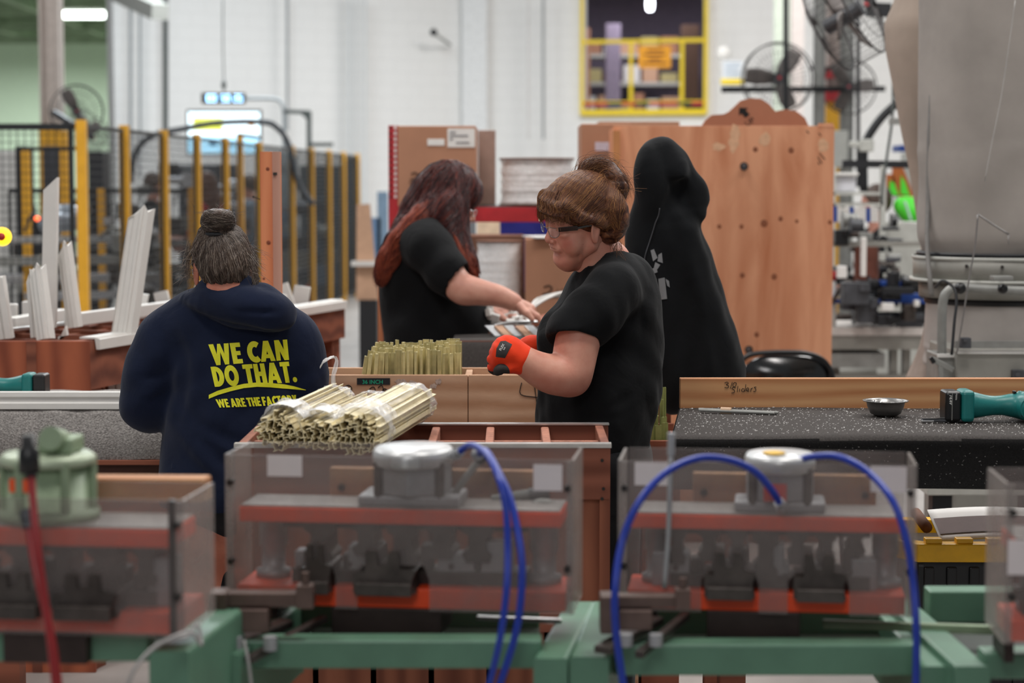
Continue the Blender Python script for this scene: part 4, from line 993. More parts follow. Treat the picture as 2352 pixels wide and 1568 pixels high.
# white vinyl profile lying along its front edge
za = zg + .001; prf = [(0, 0), (0, .016), (.004, .020), (.004, .030), (.0, .034), (.002, .047), (.03, .047), (.03, .0)]
o = MB().prism(prf, (xg0, DG + .004, za), (0, 1, 0), (0, 0, 1), (xg1 - xg0 - .02, 0, 0)).build('vinyl_profile', M_white, bevel=.001); tag(o, 'long white vinyl profile lying on the grey carpet edge', 'profile')
o = MB().bb((xg0, DG + .05, za + .001), (xg1 - .05, DG + .12, za + .02)).build('vinyl_profile', M_white, bevel=.002); tag(o, 'second white vinyl profile lying behind the first on grey carpet', 'profile')
dl = drill('teal cordless drill at the left edge behind the white profile', (0, 0, 0), 0)
dl.rotation_euler = (0, 0, R(180)); qq = P(106, 900, 5.66); dl.location = (qq.x, 5.68, zg + .003)
# ---------------------------------------------------------------- people
def skin(name, c, c2):
    m, nt, b = nodes(name); b.inputs['Roughness'].default_value = .5; b.inputs['Subsurface Weight'].default_value = .12
    b.inputs['Subsurface Radius'].default_value = (.012, .005, .003); b.inputs['Subsurface Scale'].default_value = .4
    co = coords(nt); n = N(nt, 'ShaderNodeTexNoise', Scale=14.0, Detail=6.0, Roughness=.6); nt.links.new(co, n.inputs['Vector'])
    nt.links.new(ramp(nt, n.outputs[0], [(.35, c), (.68, c2)]), b.inputs['Base Color'])
    n2 = N(nt, 'ShaderNodeTexNoise', Scale=160.0, Detail=3.0); nt.links.new(co, n2.inputs['Vector']); bump(nt, b, n2.outputs[0], .22, .0012); return m
M_skin = skin('skin', '#dca08a', '#cf8672'); M_lips = mat('lips', '#b5685a', .5, var=.1); M_skinc = skin('skin_pale', '#cf9a86', '#bd8270')
M_skinb = skin('skin_warm', '#c48068', '#a9634e')
def hairm(name, c0, c1, c2):
    m, nt, b = nodes(name); b.inputs['Roughness'].default_value = .42; b.inputs['Specular IOR Level'].default_value = .45
    co = coords(nt); n = N(nt, 'ShaderNodeTexNoise', Scale=55.0, Detail=4.0, Distortion=1.2); nt.links.new(co, n.inputs['Vector'])
    nt.links.new(ramp(nt, n.outputs[0], [(.3, c0), (.52, c1), (.72, c2)]), b.inputs['Base Color']); bump(nt, b, n.outputs[0], .6, .006); return m
M_hairA = hairm('hair_auburn', '#2c1711', '#5a3423', '#8a5a3a'); M_hairAs = [mat('hair_auburn_%s' % i, c, .55, var=.12) for i, c in enumerate(('#5a3421', '#704328', '#8a5935', '#a0703f', '#653b24', '#4a2b1c'))]
M_hairB = hairm('hair_brown', '#2b211d', '#4e3c33', '#77655a'); M_hairBs = [mat('hair_brown_%s' % i, c, .4, var=.12) for i, c in enumerate(('#2f2621', '#463932', '#5c4d43', '#75665b', '#9a8c80', '#3a2820'))]
M_hairC = hairm('hair_red', '#22080b', '#35100f', '#471a16'); M_hairCs = [mat('hair_red_%s' % i, c, .38, var=.12) for i, c in enumerate(('#2a0a0e', '#3d1216', '#4c1818', '#62241c', '#1f080b', '#743022'))]
def cloth(name, c, bs=.35, scale=900, rough=.9, sheen=.15, var=.12):
    m, nt, b = nodes(name); b.inputs['Roughness'].default_value = rough; b.inputs['Specular IOR Level'].default_value = .2
    b.inputs['Sheen Weight'].default_value = sheen; b.inputs['Sheen Roughness'].default_value = .5
    co = coords(nt); n = N(nt, 'ShaderNodeTexNoise', Scale=9.0, Detail=4.0); nt.links.new(co, n.inputs['Vector'])
    c = lin(c); lo = tuple(x * (1 - var) for x in c[:3]); hi = tuple(x * (1 + var) for x in c[:3])
    nt.links.new(ramp(nt, n.outputs[0], [(.3, lo), (.7, hi)]), b.inputs['Base Color'])
    n2 = N(nt, 'ShaderNodeTexNoise', Scale=scale, Detail=2.0); nt.links.new(co, n2.inputs['Vector'])
    n3 = N(nt, 'ShaderNodeTexNoise', Scale=11.0, Detail=3.0, Distortion=.6); nt.links.new(co, n3.inputs['Vector'])
    ad = N(nt, 'ShaderNodeMath', operation='MULTIPLY_ADD'); nt.links.new(n2.outputs[0], ad.inputs[0]); ad.inputs[1].default_value = .06; nt.links.new(n3.outputs[0], ad.inputs[2])
    bump(nt, b, ad.outputs[0], bs, .02); return m
M_tee = cloth('black_cotton', '#0e0f11', sheen=.04); M_navy = cloth('navy_fleece', '#131c33', .3, sheen=.08); M_hood = cloth('black_fleece', '#0b0d10', .25, sheen=.05)
M_pants = cloth('black_denim', '#141518'); M_glove = cloth('orange_knit', '#f0411c', .3, 500, .75, .1); M_gcoat = cloth('grey_rubber', '#3a3836', .2, 300, .6, 0)
M_print2 = mat('yellow_print', '#f4f22c', .6, var=.05, vs=80, bs=.2, bscale=500)
M_lens = see_through('lens', '#dfe3e6', .16, .05, .03)
def head_sdf(h=.0022, full=1.0, nose=1.0):
    s = SDF((-.12, -.1, -.15), (.13, .1, .14), h)
    s.ell((-.008, 0, .032), (.084, .07, .073), .02); s.ell((.035, 0, -.015), (.052, .058, .085), .03)
    s.ell((-.03, 0, -.03), (.06, .058, .055), .03)
    for q in (-1, 1):
        s.cone((-.0, q * .05, -.055), (.062, q * .017, -.087), .02, .018, .02)
        s.ell((.052, q * .035 * full, -.042), (.028, .026 * full, .03), .015)
        s.ell((.072, q * .037, -.012), (.012, .016, .009), .01)
    s.ell((.071, 0, -.09), (.019, .021, .014), .014)
    s.cone((.05, 0, -.1), (-.0, 0, -.105), .022 * full, .03, .03)
    s.cone((.079, -.034, .02), (.079, .034, .02), .009, .009, .012)
    for q in (-1, 1): s.ell((.1, q * .031, .001), (.018, .017, .012), .012, op='-')
    for q in (-1, 1): s.ell((.074, q * .031, -.001), (.013, .0145, .0125), .005)
    s.cone((.084, 0, .006), (.101, 0, -.026), .0065, .0095 * nose, .01); s.ell((.1, 0, -.03), (.0105 * nose, .0105 * nose, .009), .006)
    for q in (-1, 1): s.ell((.093, q * .0105, -.034), (.0095, .0065, .0065), .004); s.ell((.096, q * .006, -.0405), (.004, .003, .003), .002, op='-')
    s.ell((.083, 0, -.053), (.012, .026, .016), .01)
    s.ell((.0925, 0, -.0492), (.006, .018, .0042), .003); s.ell((.0905, 0, -.0578), (.0065, .016, .0048), .003)
    s.ell((.099, 0, -.0532), (.008, .019, .0011), .0015, op='-')
    s.ell((.09, 0, -.0685), (.008, .014, .004), .008, op='-')
    for q in (-1, 1):
        M = Matrix.Rotation(R(-14), 3, 'Y') @ Matrix.Rotation(q * R(16), 3, 'Z')
        s.ell((-.006, q * .077, -.012), (.017, .0065, .031), .005, M=M); s.ell((-.004, q * .0835, -.008), (.0095, .005, .019), .003, M=M, op='-')
        s.ell((-.001, q * .0775, -.036), (.008, .005, .009), .003)
    if full > 1:
        for pts, am, w_ in (([(.09, .0165, -.034), (.082, .029, -.05), (.072, .034, -.066)], .0026, .0045), ([(.05, .055, -.05), (.042, .052, -.075), (.04, .045, -.095)], .0018, .004), ([(.035, .058, -.04), (.03, .057, -.065), (.028, .05, -.09)], .0016, .004), ([(.088, .014, -.06), (.084, .022, -.068), (.078, .022, -.076)], .0014, .003), ([(.085, .045, -.012), (.076, .052, -.02), (.06, .058, -.024)], .0012, .003)): s.groove(pts, am, w_)
    return s
def frame_head(C, yaw, pitch, roll):
    M = Matrix.Rotation(R(yaw), 3, 'Z') @ Matrix.Rotation(R(pitch), 3, 'Y') @ Matrix.Rotation(R(roll), 3, 'X'); return M, Vector(C)
def xf(V, M, C): return V @ np.array(M).T + np.array(C)
def joined(parts):
    Vs = []; Fs = []; o = 0
    for V, Fq in parts: Vs.append(V); Fs.append(Fq + o); o += len(V)
    return np.concatenate(Vs), np.concatenate(Fs)
def ssurf(s, it=2):
    V, Fq = s.mesh(); return smooth_np(V, Fq, it), Fq
def paint(o, idx, test):
    me = o.data; n = len(me.polygons); c = np.empty(n * 3); me.polygons.foreach_get('center', c); c = c.reshape(-1, 3) + np.array(ORG[o.name])
    mi = np.empty(n, np.int32); me.polygons.foreach_get('material_index', mi); mi[test(c)] = idx; me.polygons.foreach_set('material_index', mi)
def gen_strands(bv, seeds, target, n, step, lift, jit, rnd, wander=.0):
    """walk over a surface from seed points towards target points"""
    out = []
    for (p, tg) in seeds:
        p = Vector(p); tg = Vector(tg); path = []; j = Vector((rnd.gauss(0, jit), rnd.gauss(0, jit), rnd.gauss(0, jit)))
        lf = lift * rnd.uniform(.2, 1.5)
        for k in range(n):
            loc, nr, _, _ = bv.find_nearest(p)
            if loc is None: break
            path.append(loc + nr * lf); d = (tg + j - loc)
            if d.length < step * 1.5: break
            d = d - nr * d.dot(nr)
            if d.length < 1e-5: break
            p = loc + d.normalized() * step + Vector((rnd.gauss(0, wander), rnd.gauss(0, wander), rnd.gauss(0, wander)))
        if len(path) > 2: out.append(path)
    return out
def legs(s, hipL, hipR, footL, footR, rt=.085):
    for hp, ft in ((hipL, footL), (hipR, footR)):
        hp = Vector(hp); ft = Vector(ft); kn = hp.lerp(ft, .5) + Vector((0, 0, 0)); s.chain([(hp, rt), (hp.lerp(kn, .5), rt * .92), (kn, rt * .66), (kn.lerp(ft, .35), rt * .64), (ft, rt * .42)], .03)
def shoe(mb, p, d):
    p = Vector(p); d = Vector(d).normalized(); sd = Vector((-d.y, d.x, 0))
    M = Matrix((d, sd, Vector((0, 0, 1)))).transposed()
    mb.ell(p + d * .05 + V3(0, 0, .042), (.14, .048, .042), M=M).box(p + d * .05 + V3(0, 0, .012), (.26, .09, .024), M=M)
# ============ standing woman in black tee
dA = 4.9
pa = T('person', 'woman in black t-shirt and glasses, orange glove, standing facing left', 'person', (P(1370, 900, dA).x, dA, 0))
ear = P(1368, 529, 4.83); MA, _ = frame_head((0, 0, 0), 203, 15, -14); MAr = MA.copy(); MA = MA @ Matrix.Diagonal((.87, .97, 1)); CA = ear - MA @ Vector((-.006, .077, -.012))
hV, hF = ssurf(head_sdf(.002, 1.12), 2); hV = xf(hV, MA, CA)
HW = lambda x, y, z: CA + MA @ Vector((x, y, z))
s = SDF((-.25, 4.5, .0), (.5, 5.35, 1.55), .006)
# neck
s.chain([(HW(-.015, 0, -.07), .055), (P(1396, 605, 4.94), .052), (P(1403, 650, 4.94), .052)], .03)
# near arm
nb = SDF((-.02, 4.55, 1.05), (.32, 4.9, 1.42), .004)
armA = [(P(1385, 690, 4.79), .045), (P(1338, 750, 4.745), .0465), (P(1323, 800, 4.73), .0465), (P(1310, 856, 4.72), .0445), (P(1272, 861, 4.7), .0395), (P(1238, 848, 4.69), .0335), (P(1205, 829, 4.68), .0262), (P(1190, 822, 4.68), .024)]
s.chain(armA[:1] + armA[:1], .02)
s2_ = SDF((0.0, 4.55, 1.1), (.32, 4.95, 1.4), .0035); s2_.chain(armA, .018, sub=3)
s2_.ell(P(1316, 876, 4.735), (.032, .03, .03), .03)
# far arm
s.chain([(P(1385, 690, 5.1), .05), (P(1330, 845, 5.16), .044), (P(1290, 838, 5.12), .04), (P(1236, 800, 5.03), .026)], .02)
# torso and legs under the clothes
s.ell(P(1385, 760, 4.95), (.1, .13, .2), .03); s.ell(P(1380, 950, 4.95), (.1, .13, .2), .03)
legs(s, P(1385, 1010, 4.86), P(1385, 1010, 5.04), (P(1400, 1000, 4.84).x, 4.84, .09), (P(1390, 1000, 5.06).x, 5.06, .09), .08)
bV, bF = joined([(hV, hF), ssurf(s), ssurf(s2_)])
bodyA = mesh_obj('body', bV, bF, [M_skin, M_lips], pa)
def rosy(m, pts, c):
    nt = m.node_tree; b = nt.nodes['Principled BSDF']; tc = N(nt, 'ShaderNodeTexCoord'); cur = b.inputs['Base Color'].links[0].from_socket
    for p, r_, a_ in pts:
        d = N(nt, 'ShaderNodeVectorMath', operation='DISTANCE'); nt.links.new(tc.outputs['Object'], d.inputs[0]); d.inputs[1].default_value = p
        mr = N(nt, 'ShaderNodeMapRange'); mr.interpolation_type = 'SMOOTHSTEP'; mr.inputs[1].default_value = 0; mr.inputs[2].default_value = r_; mr.inputs[3].default_value = a_; mr.inputs[4].default_value = 0; nt.links.new(d.outputs['Value'], mr.inputs[0])
        mx = N(nt, 'ShaderNodeMix', data_type='RGBA'); nt.links.new(mr.outputs[0], mx.inputs[0]); nt.links.new(cur, mx.inputs[6]); mx.inputs[7].default_value = lin(c); cur = mx.outputs[2]
    nt.links.new(cur, b.inputs['Base Color'])
o_ = ORG[pa.name]; rosy(M_skin, [(HW(.068, .05, -.035) - o_, .03, .75), (HW(.1, 0, -.03) - o_, .02, .5), (HW(.07, .01, -.085) - o_, .035, .45), (P(1320, 885, 4.7) - o_, .06, .35)], '#b45a4a')
def inlips(c):
    q = (c - np.array(CA)) @ np.array(MA); return (q[:, 0] > .078) & (np.abs(q[:, 1]) < .0195 * (1 - .4 * np.abs(q[:, 2] + .0535) / .01)) & (np.abs(q[:, 2] + .0535) < .0088)
paint(bodyA, 1, inlips)
# face details: brows, creases, moles
b = MB()
for q in (-1, 1):
    for k in range(26):
        t = k / 25; x = .0895 - .016 * t * t; y = q * (.013 + .036 * t); z = .0175 + .006 * math.sin(t * 2.4)
        b.tube([HW(x, y, z - .002), HW(x + .001, y + q * .003, z + .001), HW(x - .001, y + q * .008, z + .003)], .0006, 4, 2)
b.build('eyebrows', mat('brow', '#6d4531', .8), pa)
b = MB()
for (x_, y_, z_, r_) in ((.047, .0605, -.022, .0016), (.03, .0615, -.043, .0011), (.066, .05, -.052, .001)): b.ell(HW(x_, y_, z_), (r_, r_, r_), 8, 6)
b.build('moles', mat('mole', '#5d2f26', .7), pa)
# shirt
s = SDF((-.03, 4.62, .9), (.42, 5.24, 1.47), .0045)
s.ell(P(1392, 745, 4.95), (.122, .15, .17), .04); s.ell(P(1312, 778, 4.9), (.088, .09, .082), .05); s.ell(P(1314, 778, 5.03), (.085, .085, .08), .05)
s.ell(P(1400, 700, 4.96), (.112, .15, .1), .03)
s.ell(P(1371, 900, 4.94), (.15, .17, .15), .05); s.ell(P(1362, 1010, 4.94), (.142, .175, .15), .05); s.ell(P(1376, 1110, 4.94), (.138, .17, .1), .04)
s.ell(P(1458, 730, 4.96), (.062, .12, .14), .04); s.ell(P(1462, 840, 4.96), (.058, .11, .12), .05)
s.chain([(P(1412, 664, 4.82), .062), (P(1412, 640, 4.9), .064), (P(1420, 640, 5.02), .064), (P(1405, 665, 5.1), .06)], .03)
s.cone(P(1450, 640, 4.95), P(1440, 660, 4.95), .05, .06, .03)
s.chain([(P(1403, 672, 4.79), .066), (P(1365, 720, 4.755), .067), (P(1314, 762, 4.73), .064)], .025)
s.chain([(P(1400, 680, 5.1), .064), (P(1350, 760, 5.14), .06)], .025)
# folds
for pts, am, w_ in (([(1246, 805, 4.82), (1275, 818, 4.79), (1305, 826, 4.775)], .004, .007), ([(1240, 828, 4.82), (1270, 848, 4.79), (1300, 872, 4.775)], .004, .008), ([(1236, 860, 4.82), (1270, 890, 4.79), (1310, 930, 4.77)], .003, .009),
                    ([(1490, 790, 4.83), (1450, 850, 4.79), (1400, 905, 4.77)], .004, .012), ([(1500, 860, 4.83), (1450, 910, 4.79), (1380, 945, 4.77)], .004, .012), ([(1455, 650, 4.84), (1470, 710, 4.83), (1478, 780, 4.83)], .003, .01),
                    ([(1290, 690, 4.78), (1272, 715, 4.77), (1256, 742, 4.76)], .004, .008), ([(1330, 700, 4.72), (1310, 725, 4.7), (1290, 748, 4.69)], .0025, .008), ([(1310, 955, 4.78), (1380, 962, 4.765), (1450, 955, 4.775)], .003, .01),
                    ([(1425, 700, 4.765), (1405, 745, 4.75), (1378, 790, 4.77), (1362, 850, 4.77)], .009, .012), ([(1400, 655, 4.8), (1440, 690, 4.79), (1455, 760, 4.79)], .002, .01), ([(1262, 720, 4.83), (1248, 750, 4.82)], .003, .007)):
    s.groove([P(*a) for a in pts], am, w_)
# neck opening
s.cone(P(1390, 575, 4.94), P(1400, 618, 4.945), .062, .058, .004, op='-'); s.ell(P(1388, 603, 4.93), (.064, .072, .03), .004, op='-')
# sleeve hem cut flat, open below
hm = P(1311, 768, 4.72); dn = V3(-.12, 0, -1).normalized()
hc = P(1306, 758, 4.69); s.ell(hc - V3(0, 0, .05), (.085, .075, .05), .003, op='-')
s.waves(lambda x, y, z: .0016 * np.sin(38 * z + 9 * x + 6 * np.sin(13 * y + 5 * z)) * np.clip((1.45 - z) * 6, 0, 1) + .0012 * np.sin(75 * x + 30 * z + 5 * np.sin(20 * y)))
teeA = sdf_obj('t_shirt', s, M_tee, pa, 2)
# trousers
s = SDF((-.02, 4.66, .02), (.42, 5.22, 1.05), .009)
s.ell(P(1376, 1060, 4.94), (.135, .165, .14), .03)
for y in (4.86, 5.03): s.chain([(P(1385, 1080, y), .098), ((P(1392, 1000, y).x, y, .5), .078), ((P(1395, 1000, y).x, y, .07), .062)], .03)
sdf_obj('trousers', s, M_pants, pa, 2)
b = MB()
for y in (4.86, 5.03): shoe(b, (P(1395, 1000, y).x, y, 0), (-1, -.1, 0)); b.build('shoe', M_black, pa); b = MB()
# glove, near hand
gW = lambda px, py, D: P(px, py, D)
s = SDF((-.085, 4.56, 1.1), (.09, 4.82, 1.3), .0022)
s.cone(gW(1200, 826, 4.68), gW(1190, 823, 4.68), .0325, .031, .006); s.cone(gW(1192, 823, 4.68), gW(1164, 809, 4.675), .031, .0365, .02)
s.ell(gW(1168, 809, 4.685), (.036, .026, .037), .02)
kn = [(gW(1157, 790, 4.672), .0125), (gW(1148, 805, 4.66), .0135), (gW(1142, 819, 4.66), .013), (gW(1141, 833, 4.668), .0115)]
for i, (c, r_) in enumerate(kn):
    k1 = c + V3(-.012, .016, -.002 - .003 * i); k2 = k1 + V3(.004, .024, -.006); k3 = k2 + V3(.018, .008, -.004)
    s.chain([(gW(1175, 812, 4.675), .018), (c, r_)], .012); s.chain([(c, r_), (k1, r_ * .95), (k2, r_ * .85), (k3, r_ * .8)], .003)
    if i < 3: pass
s.chain([(gW(1196, 842, 4.67), .014), (gW(1172, 846, 4.655), .012)], .012)
s.waves(lambda x, y, z: .0005 * np.sin(210 * x + 120 * z + 4 * np.sin(60 * z)))
gV, gF = ssurf(s, 2); ga = mesh_obj('glove', gV, gF, M_glove, pa); gb = bvh_of(gV, gF)
s = SDF((-.08, 4.57, 1.08), (.06, 4.8, 1.2), .0022)
s.chain([(gW(1190, 846, 4.665), .008), (gW(1170, 847, 4.655), .0095), (gW(1150, 846, 4.652), .0095), (gW(1142, 854, 4.655), .009)], .006, sub=3)
for i, (c, r_) in enumerate(kn[1:]):
    k1 = c + V3(-.012, .016, -.005 - .003 * i); s.chain([(k1 + V3(.001, .004, -.006), r_ * .93), (k1 + V3(.006, .028, -.012), r_ * .86), (k1 + V3(.02, .034, -.014), r_ * .82)], .003)
sdf_obj('glove_palm_coating', s, M_gcoat, pa, 2)
b = MB(); c0 = gW(1204, 828, 4.68); c1 = gW(1209, 830.5, 4.68); ax = (c1 - c0).normalized(); x_, y_ = frame_of(ax)
b.tube([c1 + x_ * (.0315 * math.cos(k * math.tau / 20)) + y_ * (.0315 * math.sin(k * math.tau / 20)) for k in range(20)], .0028, 8, 2, closed=True)
b.build('glove_cuff', mat('cuff_red', '#d9331a', .8), pa)
def drape(name, polys, D, m, par, bv, off=.0012, sub=4, px=True, orgpt=None):
    """print on a surface: pixel-frame polygons (quads) laid onto the cloth along the line of sight"""
    b = MB(); cam0 = Vector((0, 0, CAMZ))
    for q in polys:
        if len(q) == 3: q = list(q) + [q[2]]
        def fn(u, v):
            x = (q[0][0] * (1 - u) + q[1][0] * u) * (1 - v) + (q[3][0] * (1 - u) + q[2][0] * u) * v
            y = (q[0][1] * (1 - u) + q[1][1] * u) * (1 - v) + (q[3][1] * (1 - u) + q[2][1] * u) * v
            d = (P(x, y, D) - cam0).normalized(); hit = bv.ray_cast(cam0, d)
            if hit[0] is None or abs(hit[0].y - D) > .4: return bv.find_nearest(P(x, y, D))[0] - d * off
            return hit[0] + hit[1] * off if hit[1].dot(d) < 0 else hit[0] - hit[1] * off
        b.grid(fn, sub, sub)
    return b.build(name, m, par)
drape('back_patch', [[(1161, 783), (1176, 791), (1160, 822), (1139, 819)], [(1150, 784), (1161, 783), (1139, 819), (1141, 800)]], 4.66, mat('patch_black', '#2a2626', .6), pa, gb, .0011, 8)
def wtext_px(txt, o, ux, uy):
    """text laid out in the pixel frame: returns polygons"""
    vs, fs = text_mesh(txt, 1.0, .02); out = []
    for f in fs:
        p = [(o[0] + vs[i][0] * ux[0] + vs[i][1] * uy[0], o[1] + vs[i][0] * ux[1] + vs[i][1] * uy[1]) for i in f]
        for k in range(1, len(p) - 1): out.append([p[0], p[k], p[k + 1]])
    return out
drape('lettering', wtext_px('FLEX', (1151, 806), (3.9, -6.4), (-6.4, -3.8)), 4.66, M_paper, pa, gb, .0022, 1)
drape('lettering', wtext_px('ant', (1158, 804), (2.8, -4.6), (-4.4, -2.6)), 4.66, M_paper, pa, gb, .0022, 1)
# far hand glove
s = SDF((-.06, 4.93, 1.12), (.12, 5.12, 1.27), .0035)
s.cone(P(1240, 800, 5.03), P(1226, 797, 5.02), .031, .03, .005); s.ell(P(1216, 797, 5.01), (.034, .03, .026), .015)
for i in range(4): s.chain([(P(1212, 797, 5.0 + .013 * i), .012), (P(1200 + 2 * i, 800, 4.995 + .017 * i), .011), (P(1199 + 2 * i, 808, 5.0 + .017 * i), .01)], .004)
sdf_obj('glove', s, M_glove, pa, 2)
# glasses
def spectacles(par, HW, temple_m, frame_m):
    g = MB()
    for q in (-1, 1):
        cx_ = .103; pts = [(cx_ + .002, q * .014, .006), (cx_ - .001, q * .03, .009), (cx_ - .009, q * .05, .008), (cx_ - .01, q * .051, -.006), (cx_ - .004, q * .037, -.016), (cx_, q * .02, -.015), (cx_ + .002, q * .0125, -.004)]
        g.tube([HW(*p) for p in pts], .0009, 6, 4, closed=True)
    g.tube([HW(.104, -.014, .002), HW(.107, 0, .005), HW(.104, .014, .002)], .001, 6, 5)
    fr = g.build('glasses_frame', frame_m, par)
    for q in (-1, 1):
        cx_ = .103; pts = [(cx_ + .002, q * .014, .006), (cx_ - .001, q * .03, .009), (cx_ - .009, q * .05, .008), (cx_ - .01, q * .051, -.006), (cx_ - .004, q * .037, -.016), (cx_, q * .02, -.015)]
        b = MB(); b.add([HW(*p) for p in pts], [tuple(range(6))]); b.build('lens', M_lens, fr)
        t = MB(); t.bar(HW(.094, q * .052, .008), HW(.045, q * .073, .006), .0025, .0115, MA @ Vector((0, 0, 1)))
        t.bar(HW(.046, q * .0726, .006), HW(.0, q * .08, .005), .002, .006, MA @ Vector((0, 0, 1))); t.build('temple', temple_m, fr, bevel=.0008)
        MB().bar(HW(.098, q * .047, .0085), HW(.088, q * .0545, .0085), .003, .007, MA @ Vector((0, 0, 1))).build('hinge', M_chrome, fr)
    return fr
spectacles(pa, HW, mat('temple_black', '#0c0c0d', .2, spec=.8), mat('wire', '#8a8582', .3, .8))
# hair
rnd = random.Random(4)
s = SDF(tuple(CA - V3(.2, .2, .17)), tuple(CA + V3(.24, .2, .24)), .003)
E = lambda c, r, k=.02, op='+': s.ell(HW(*c), r, k, M=MAr, op=op)
E((-.014, 0, .038), (.094, .082, .078)); E((-.05, 0, -.0), (.06, .07, .065), .03)
s.ell(HW(.1, 0, -.045), (.075, .1, .075), .012, M=MAr, op='-'); s.ell(HW(.0, .085, -.022), (.032, .02, .036), .006, M=MAr, op='-'); s.ell(HW(.0, -.085, -.022), (.032, .02, .036), .006, M=MAr, op='-')
for k in range(11):
    y = -.055 + .011 * k; c = 1 - (y / .085) ** 2
    s.chain([(HW(.05, y * .8, .086 * c ** .3 - .002), .010), (HW(.086 * c ** .3, y * 1.0, .06), .009), (HW(.099 * c ** .4, y * 1.1, .044), .006), (HW(.1 * c ** .4 - .002, y * 1.12, .036), .003)], .008)
for q in (-1, 1): s.chain([(HW(.06, q * .06, .06), .016), (HW(.035, q * .078, .03), .013), (HW(.0, q * .083, .018), .01), (HW(-.03, q * .078, .0), .012)], .012)
# rolled section hanging over the nape, and the twist on top
s.chain([(P(1396, 460, 4.86), .028), (P(1410, 485, 4.86), .027), (P(1414, 512, 4.87), .024), (P(1404, 534, 4.88), .018), (P(1392, 534, 4.89), .014)], .02, sub=3)
s.ell(P(1392, 495, 4.92), (.042, .055, .048), .03)
for pts in ([(1348, 440, .02), (1352, 405, .022), (1372, 384, .02), (1398, 388, .017), (1418, 412, .014), (1424, 436, .009)],
            [(1372, 446, .022), (1384, 415, .02), (1405, 400, .016), (1428, 420, .014), (1434, 446, .008)],
            [(1340, 430, .016), (1345, 392, .013), (1358, 376, .012), (1385, 372, .009)],
            [(1395, 455, .02), (1412, 430, .016), (1430, 432, .012), (1428, 458, .007)]):
    s.chain([(P(a, c, 4.9 + .02 * math.sin(a)), r_) for a, c, r_ in pts], .008, sub=4)
s.waves(lambda x, y, z: .0006 * np.sin(260 * (x * .3 + z) + 3 * np.sin(30 * x + 25 * y)))
hv, hf = ssurf(s, 1); mesh_obj('hair', hv, hf, M_hairA, pa); hb = bvh_of(hv, hf)
bun = P(1372, 425, 4.9); seeds = []
for i in range(2600):
    a = rnd.uniform(-1.25, 1.25); e = rnd.uniform(-.1, 1.0)
    p = HW(.115 * math.cos(a) * math.cos(e * .9), .1 * math.sin(a), .02 + .11 * e); seeds.append((p, bun))
for i in range(900):
    seeds.append((P(rnd.uniform(1365, 1435), rnd.uniform(480, 560), 4.8), bun + V3(.02, 0, -.02)))
st = gen_strands(hb, seeds, None, 28, .009, .0012, .007, rnd, .0002)
for i in range(420):  # fringe
    y = rnd.uniform(-.062, .07); c = max(.2, 1 - (y / .085) ** 2); j = rnd.gauss(0, .004)
    st.append([HW(.06, y * .75, .1 * c ** .3), HW(.088 * c ** .3, y * .97, .073), HW(.1 * c ** .4, y * 1.08 + j * .5, .054), HW(.107 * c ** .4, y * 1.12 + j, .037), HW(.107 * c ** .4, y * 1.14 + j * 2, .024 - (.016 if y < -.02 else 0) + rnd.uniform(-.006, .008))])
for i in range(520):  # twist
    k = rnd.choice((0, 1, 2)); pts = [[(1348, 440), (1352, 405), (1372, 384), (1398, 388), (1418, 412), (1424, 436)], [(1372, 446), (1384, 415), (1405, 400), (1428, 420), (1434, 446)], [(1340, 430), (1345, 392), (1358, 376), (1385, 372), (1400, 380)]][k]
    o = V3(rnd.gauss(0, .012), rnd.gauss(-.005, .014), rnd.gauss(0, .011)); st.append(spline([P(a, c, 4.9) + o for a, c in pts], 3))
for i in range(70):  # flyaways at crown and nape
    if i < 30: p = P(rnd.uniform(1320, 1440), rnd.uniform(370, 440), 4.9 + rnd.gauss(0, .03)); d = V3(rnd.gauss(0, .6), rnd.gauss(0, .3), rnd.uniform(.0, 1)).normalized()
    else: p = P(rnd.uniform(1400, 1428), rnd.uniform(545, 575), 4.88 + rnd.gauss(0, .02)); d = V3(rnd.uniform(-.1, .6), -.2, -1).normalized()
    l = rnd.uniform(.02, .06); st.append([p, p + d * l * .5 + V3(rnd.gauss(0, .004), 0, 0), p + d * l + V3(rnd.gauss(0, .014), 0, -.006)])
strands('hair_strands', st, .00055, M_hairAs, pa)
# ============ woman in the navy hoodie, back to us
pb = T('person', 'woman in navy hoodie with yellow slogan, back turned, hair in bun', 'person', (P(530, 900, 5).x, 5.0, 0))
MBm, _ = frame_head((0, 0, 0), 103, 22, -4); MBr = MBm.copy(); MBm = MBm @ Matrix.Diagonal((1, .88, 1)); earB = P(450, 628, 4.93); CB = earB - MBm @ Vector((-.006, .077, -.012))
HB = lambda x, y, z: CB + MBm @ Vector((x, y, z))
hV, hF = ssurf(head_sdf(.003), 1); hV = xf(hV, MBm, CB)
s = SDF((-1.0, 4.7, 0), (-.35, 5.5, 1.5), .008)
s.chain([(HB(-.02, 0, -.07), .056), (P(520, 690, 5.0), .07)], .03); s.ell(P(530, 800, 5.03), (.13, .06, .17), .04); s.ell(P(530, 980, 5.04), (.13, .09, .2), .04)
legs(s, P(470, 1060, 5.0), P(590, 1060, 5.0), (P(470, 1000, 5).x, 5.0, .09), (P(590, 1000, 5).x, 5.0, .09), .085)
for pts in ([(400, 775, 5.03), (346, 915, 5.05), (390, 935, 5.22), (430, 930, 5.36)], [(668, 780, 5.03), (690, 915, 5.06), (655, 938, 5.2), (600, 932, 5.3)]):
    s.chain([(P(a, c, D), r_) for (a, c, D), r_ in zip(pts, (.036, .032, .03, .024))], .02)
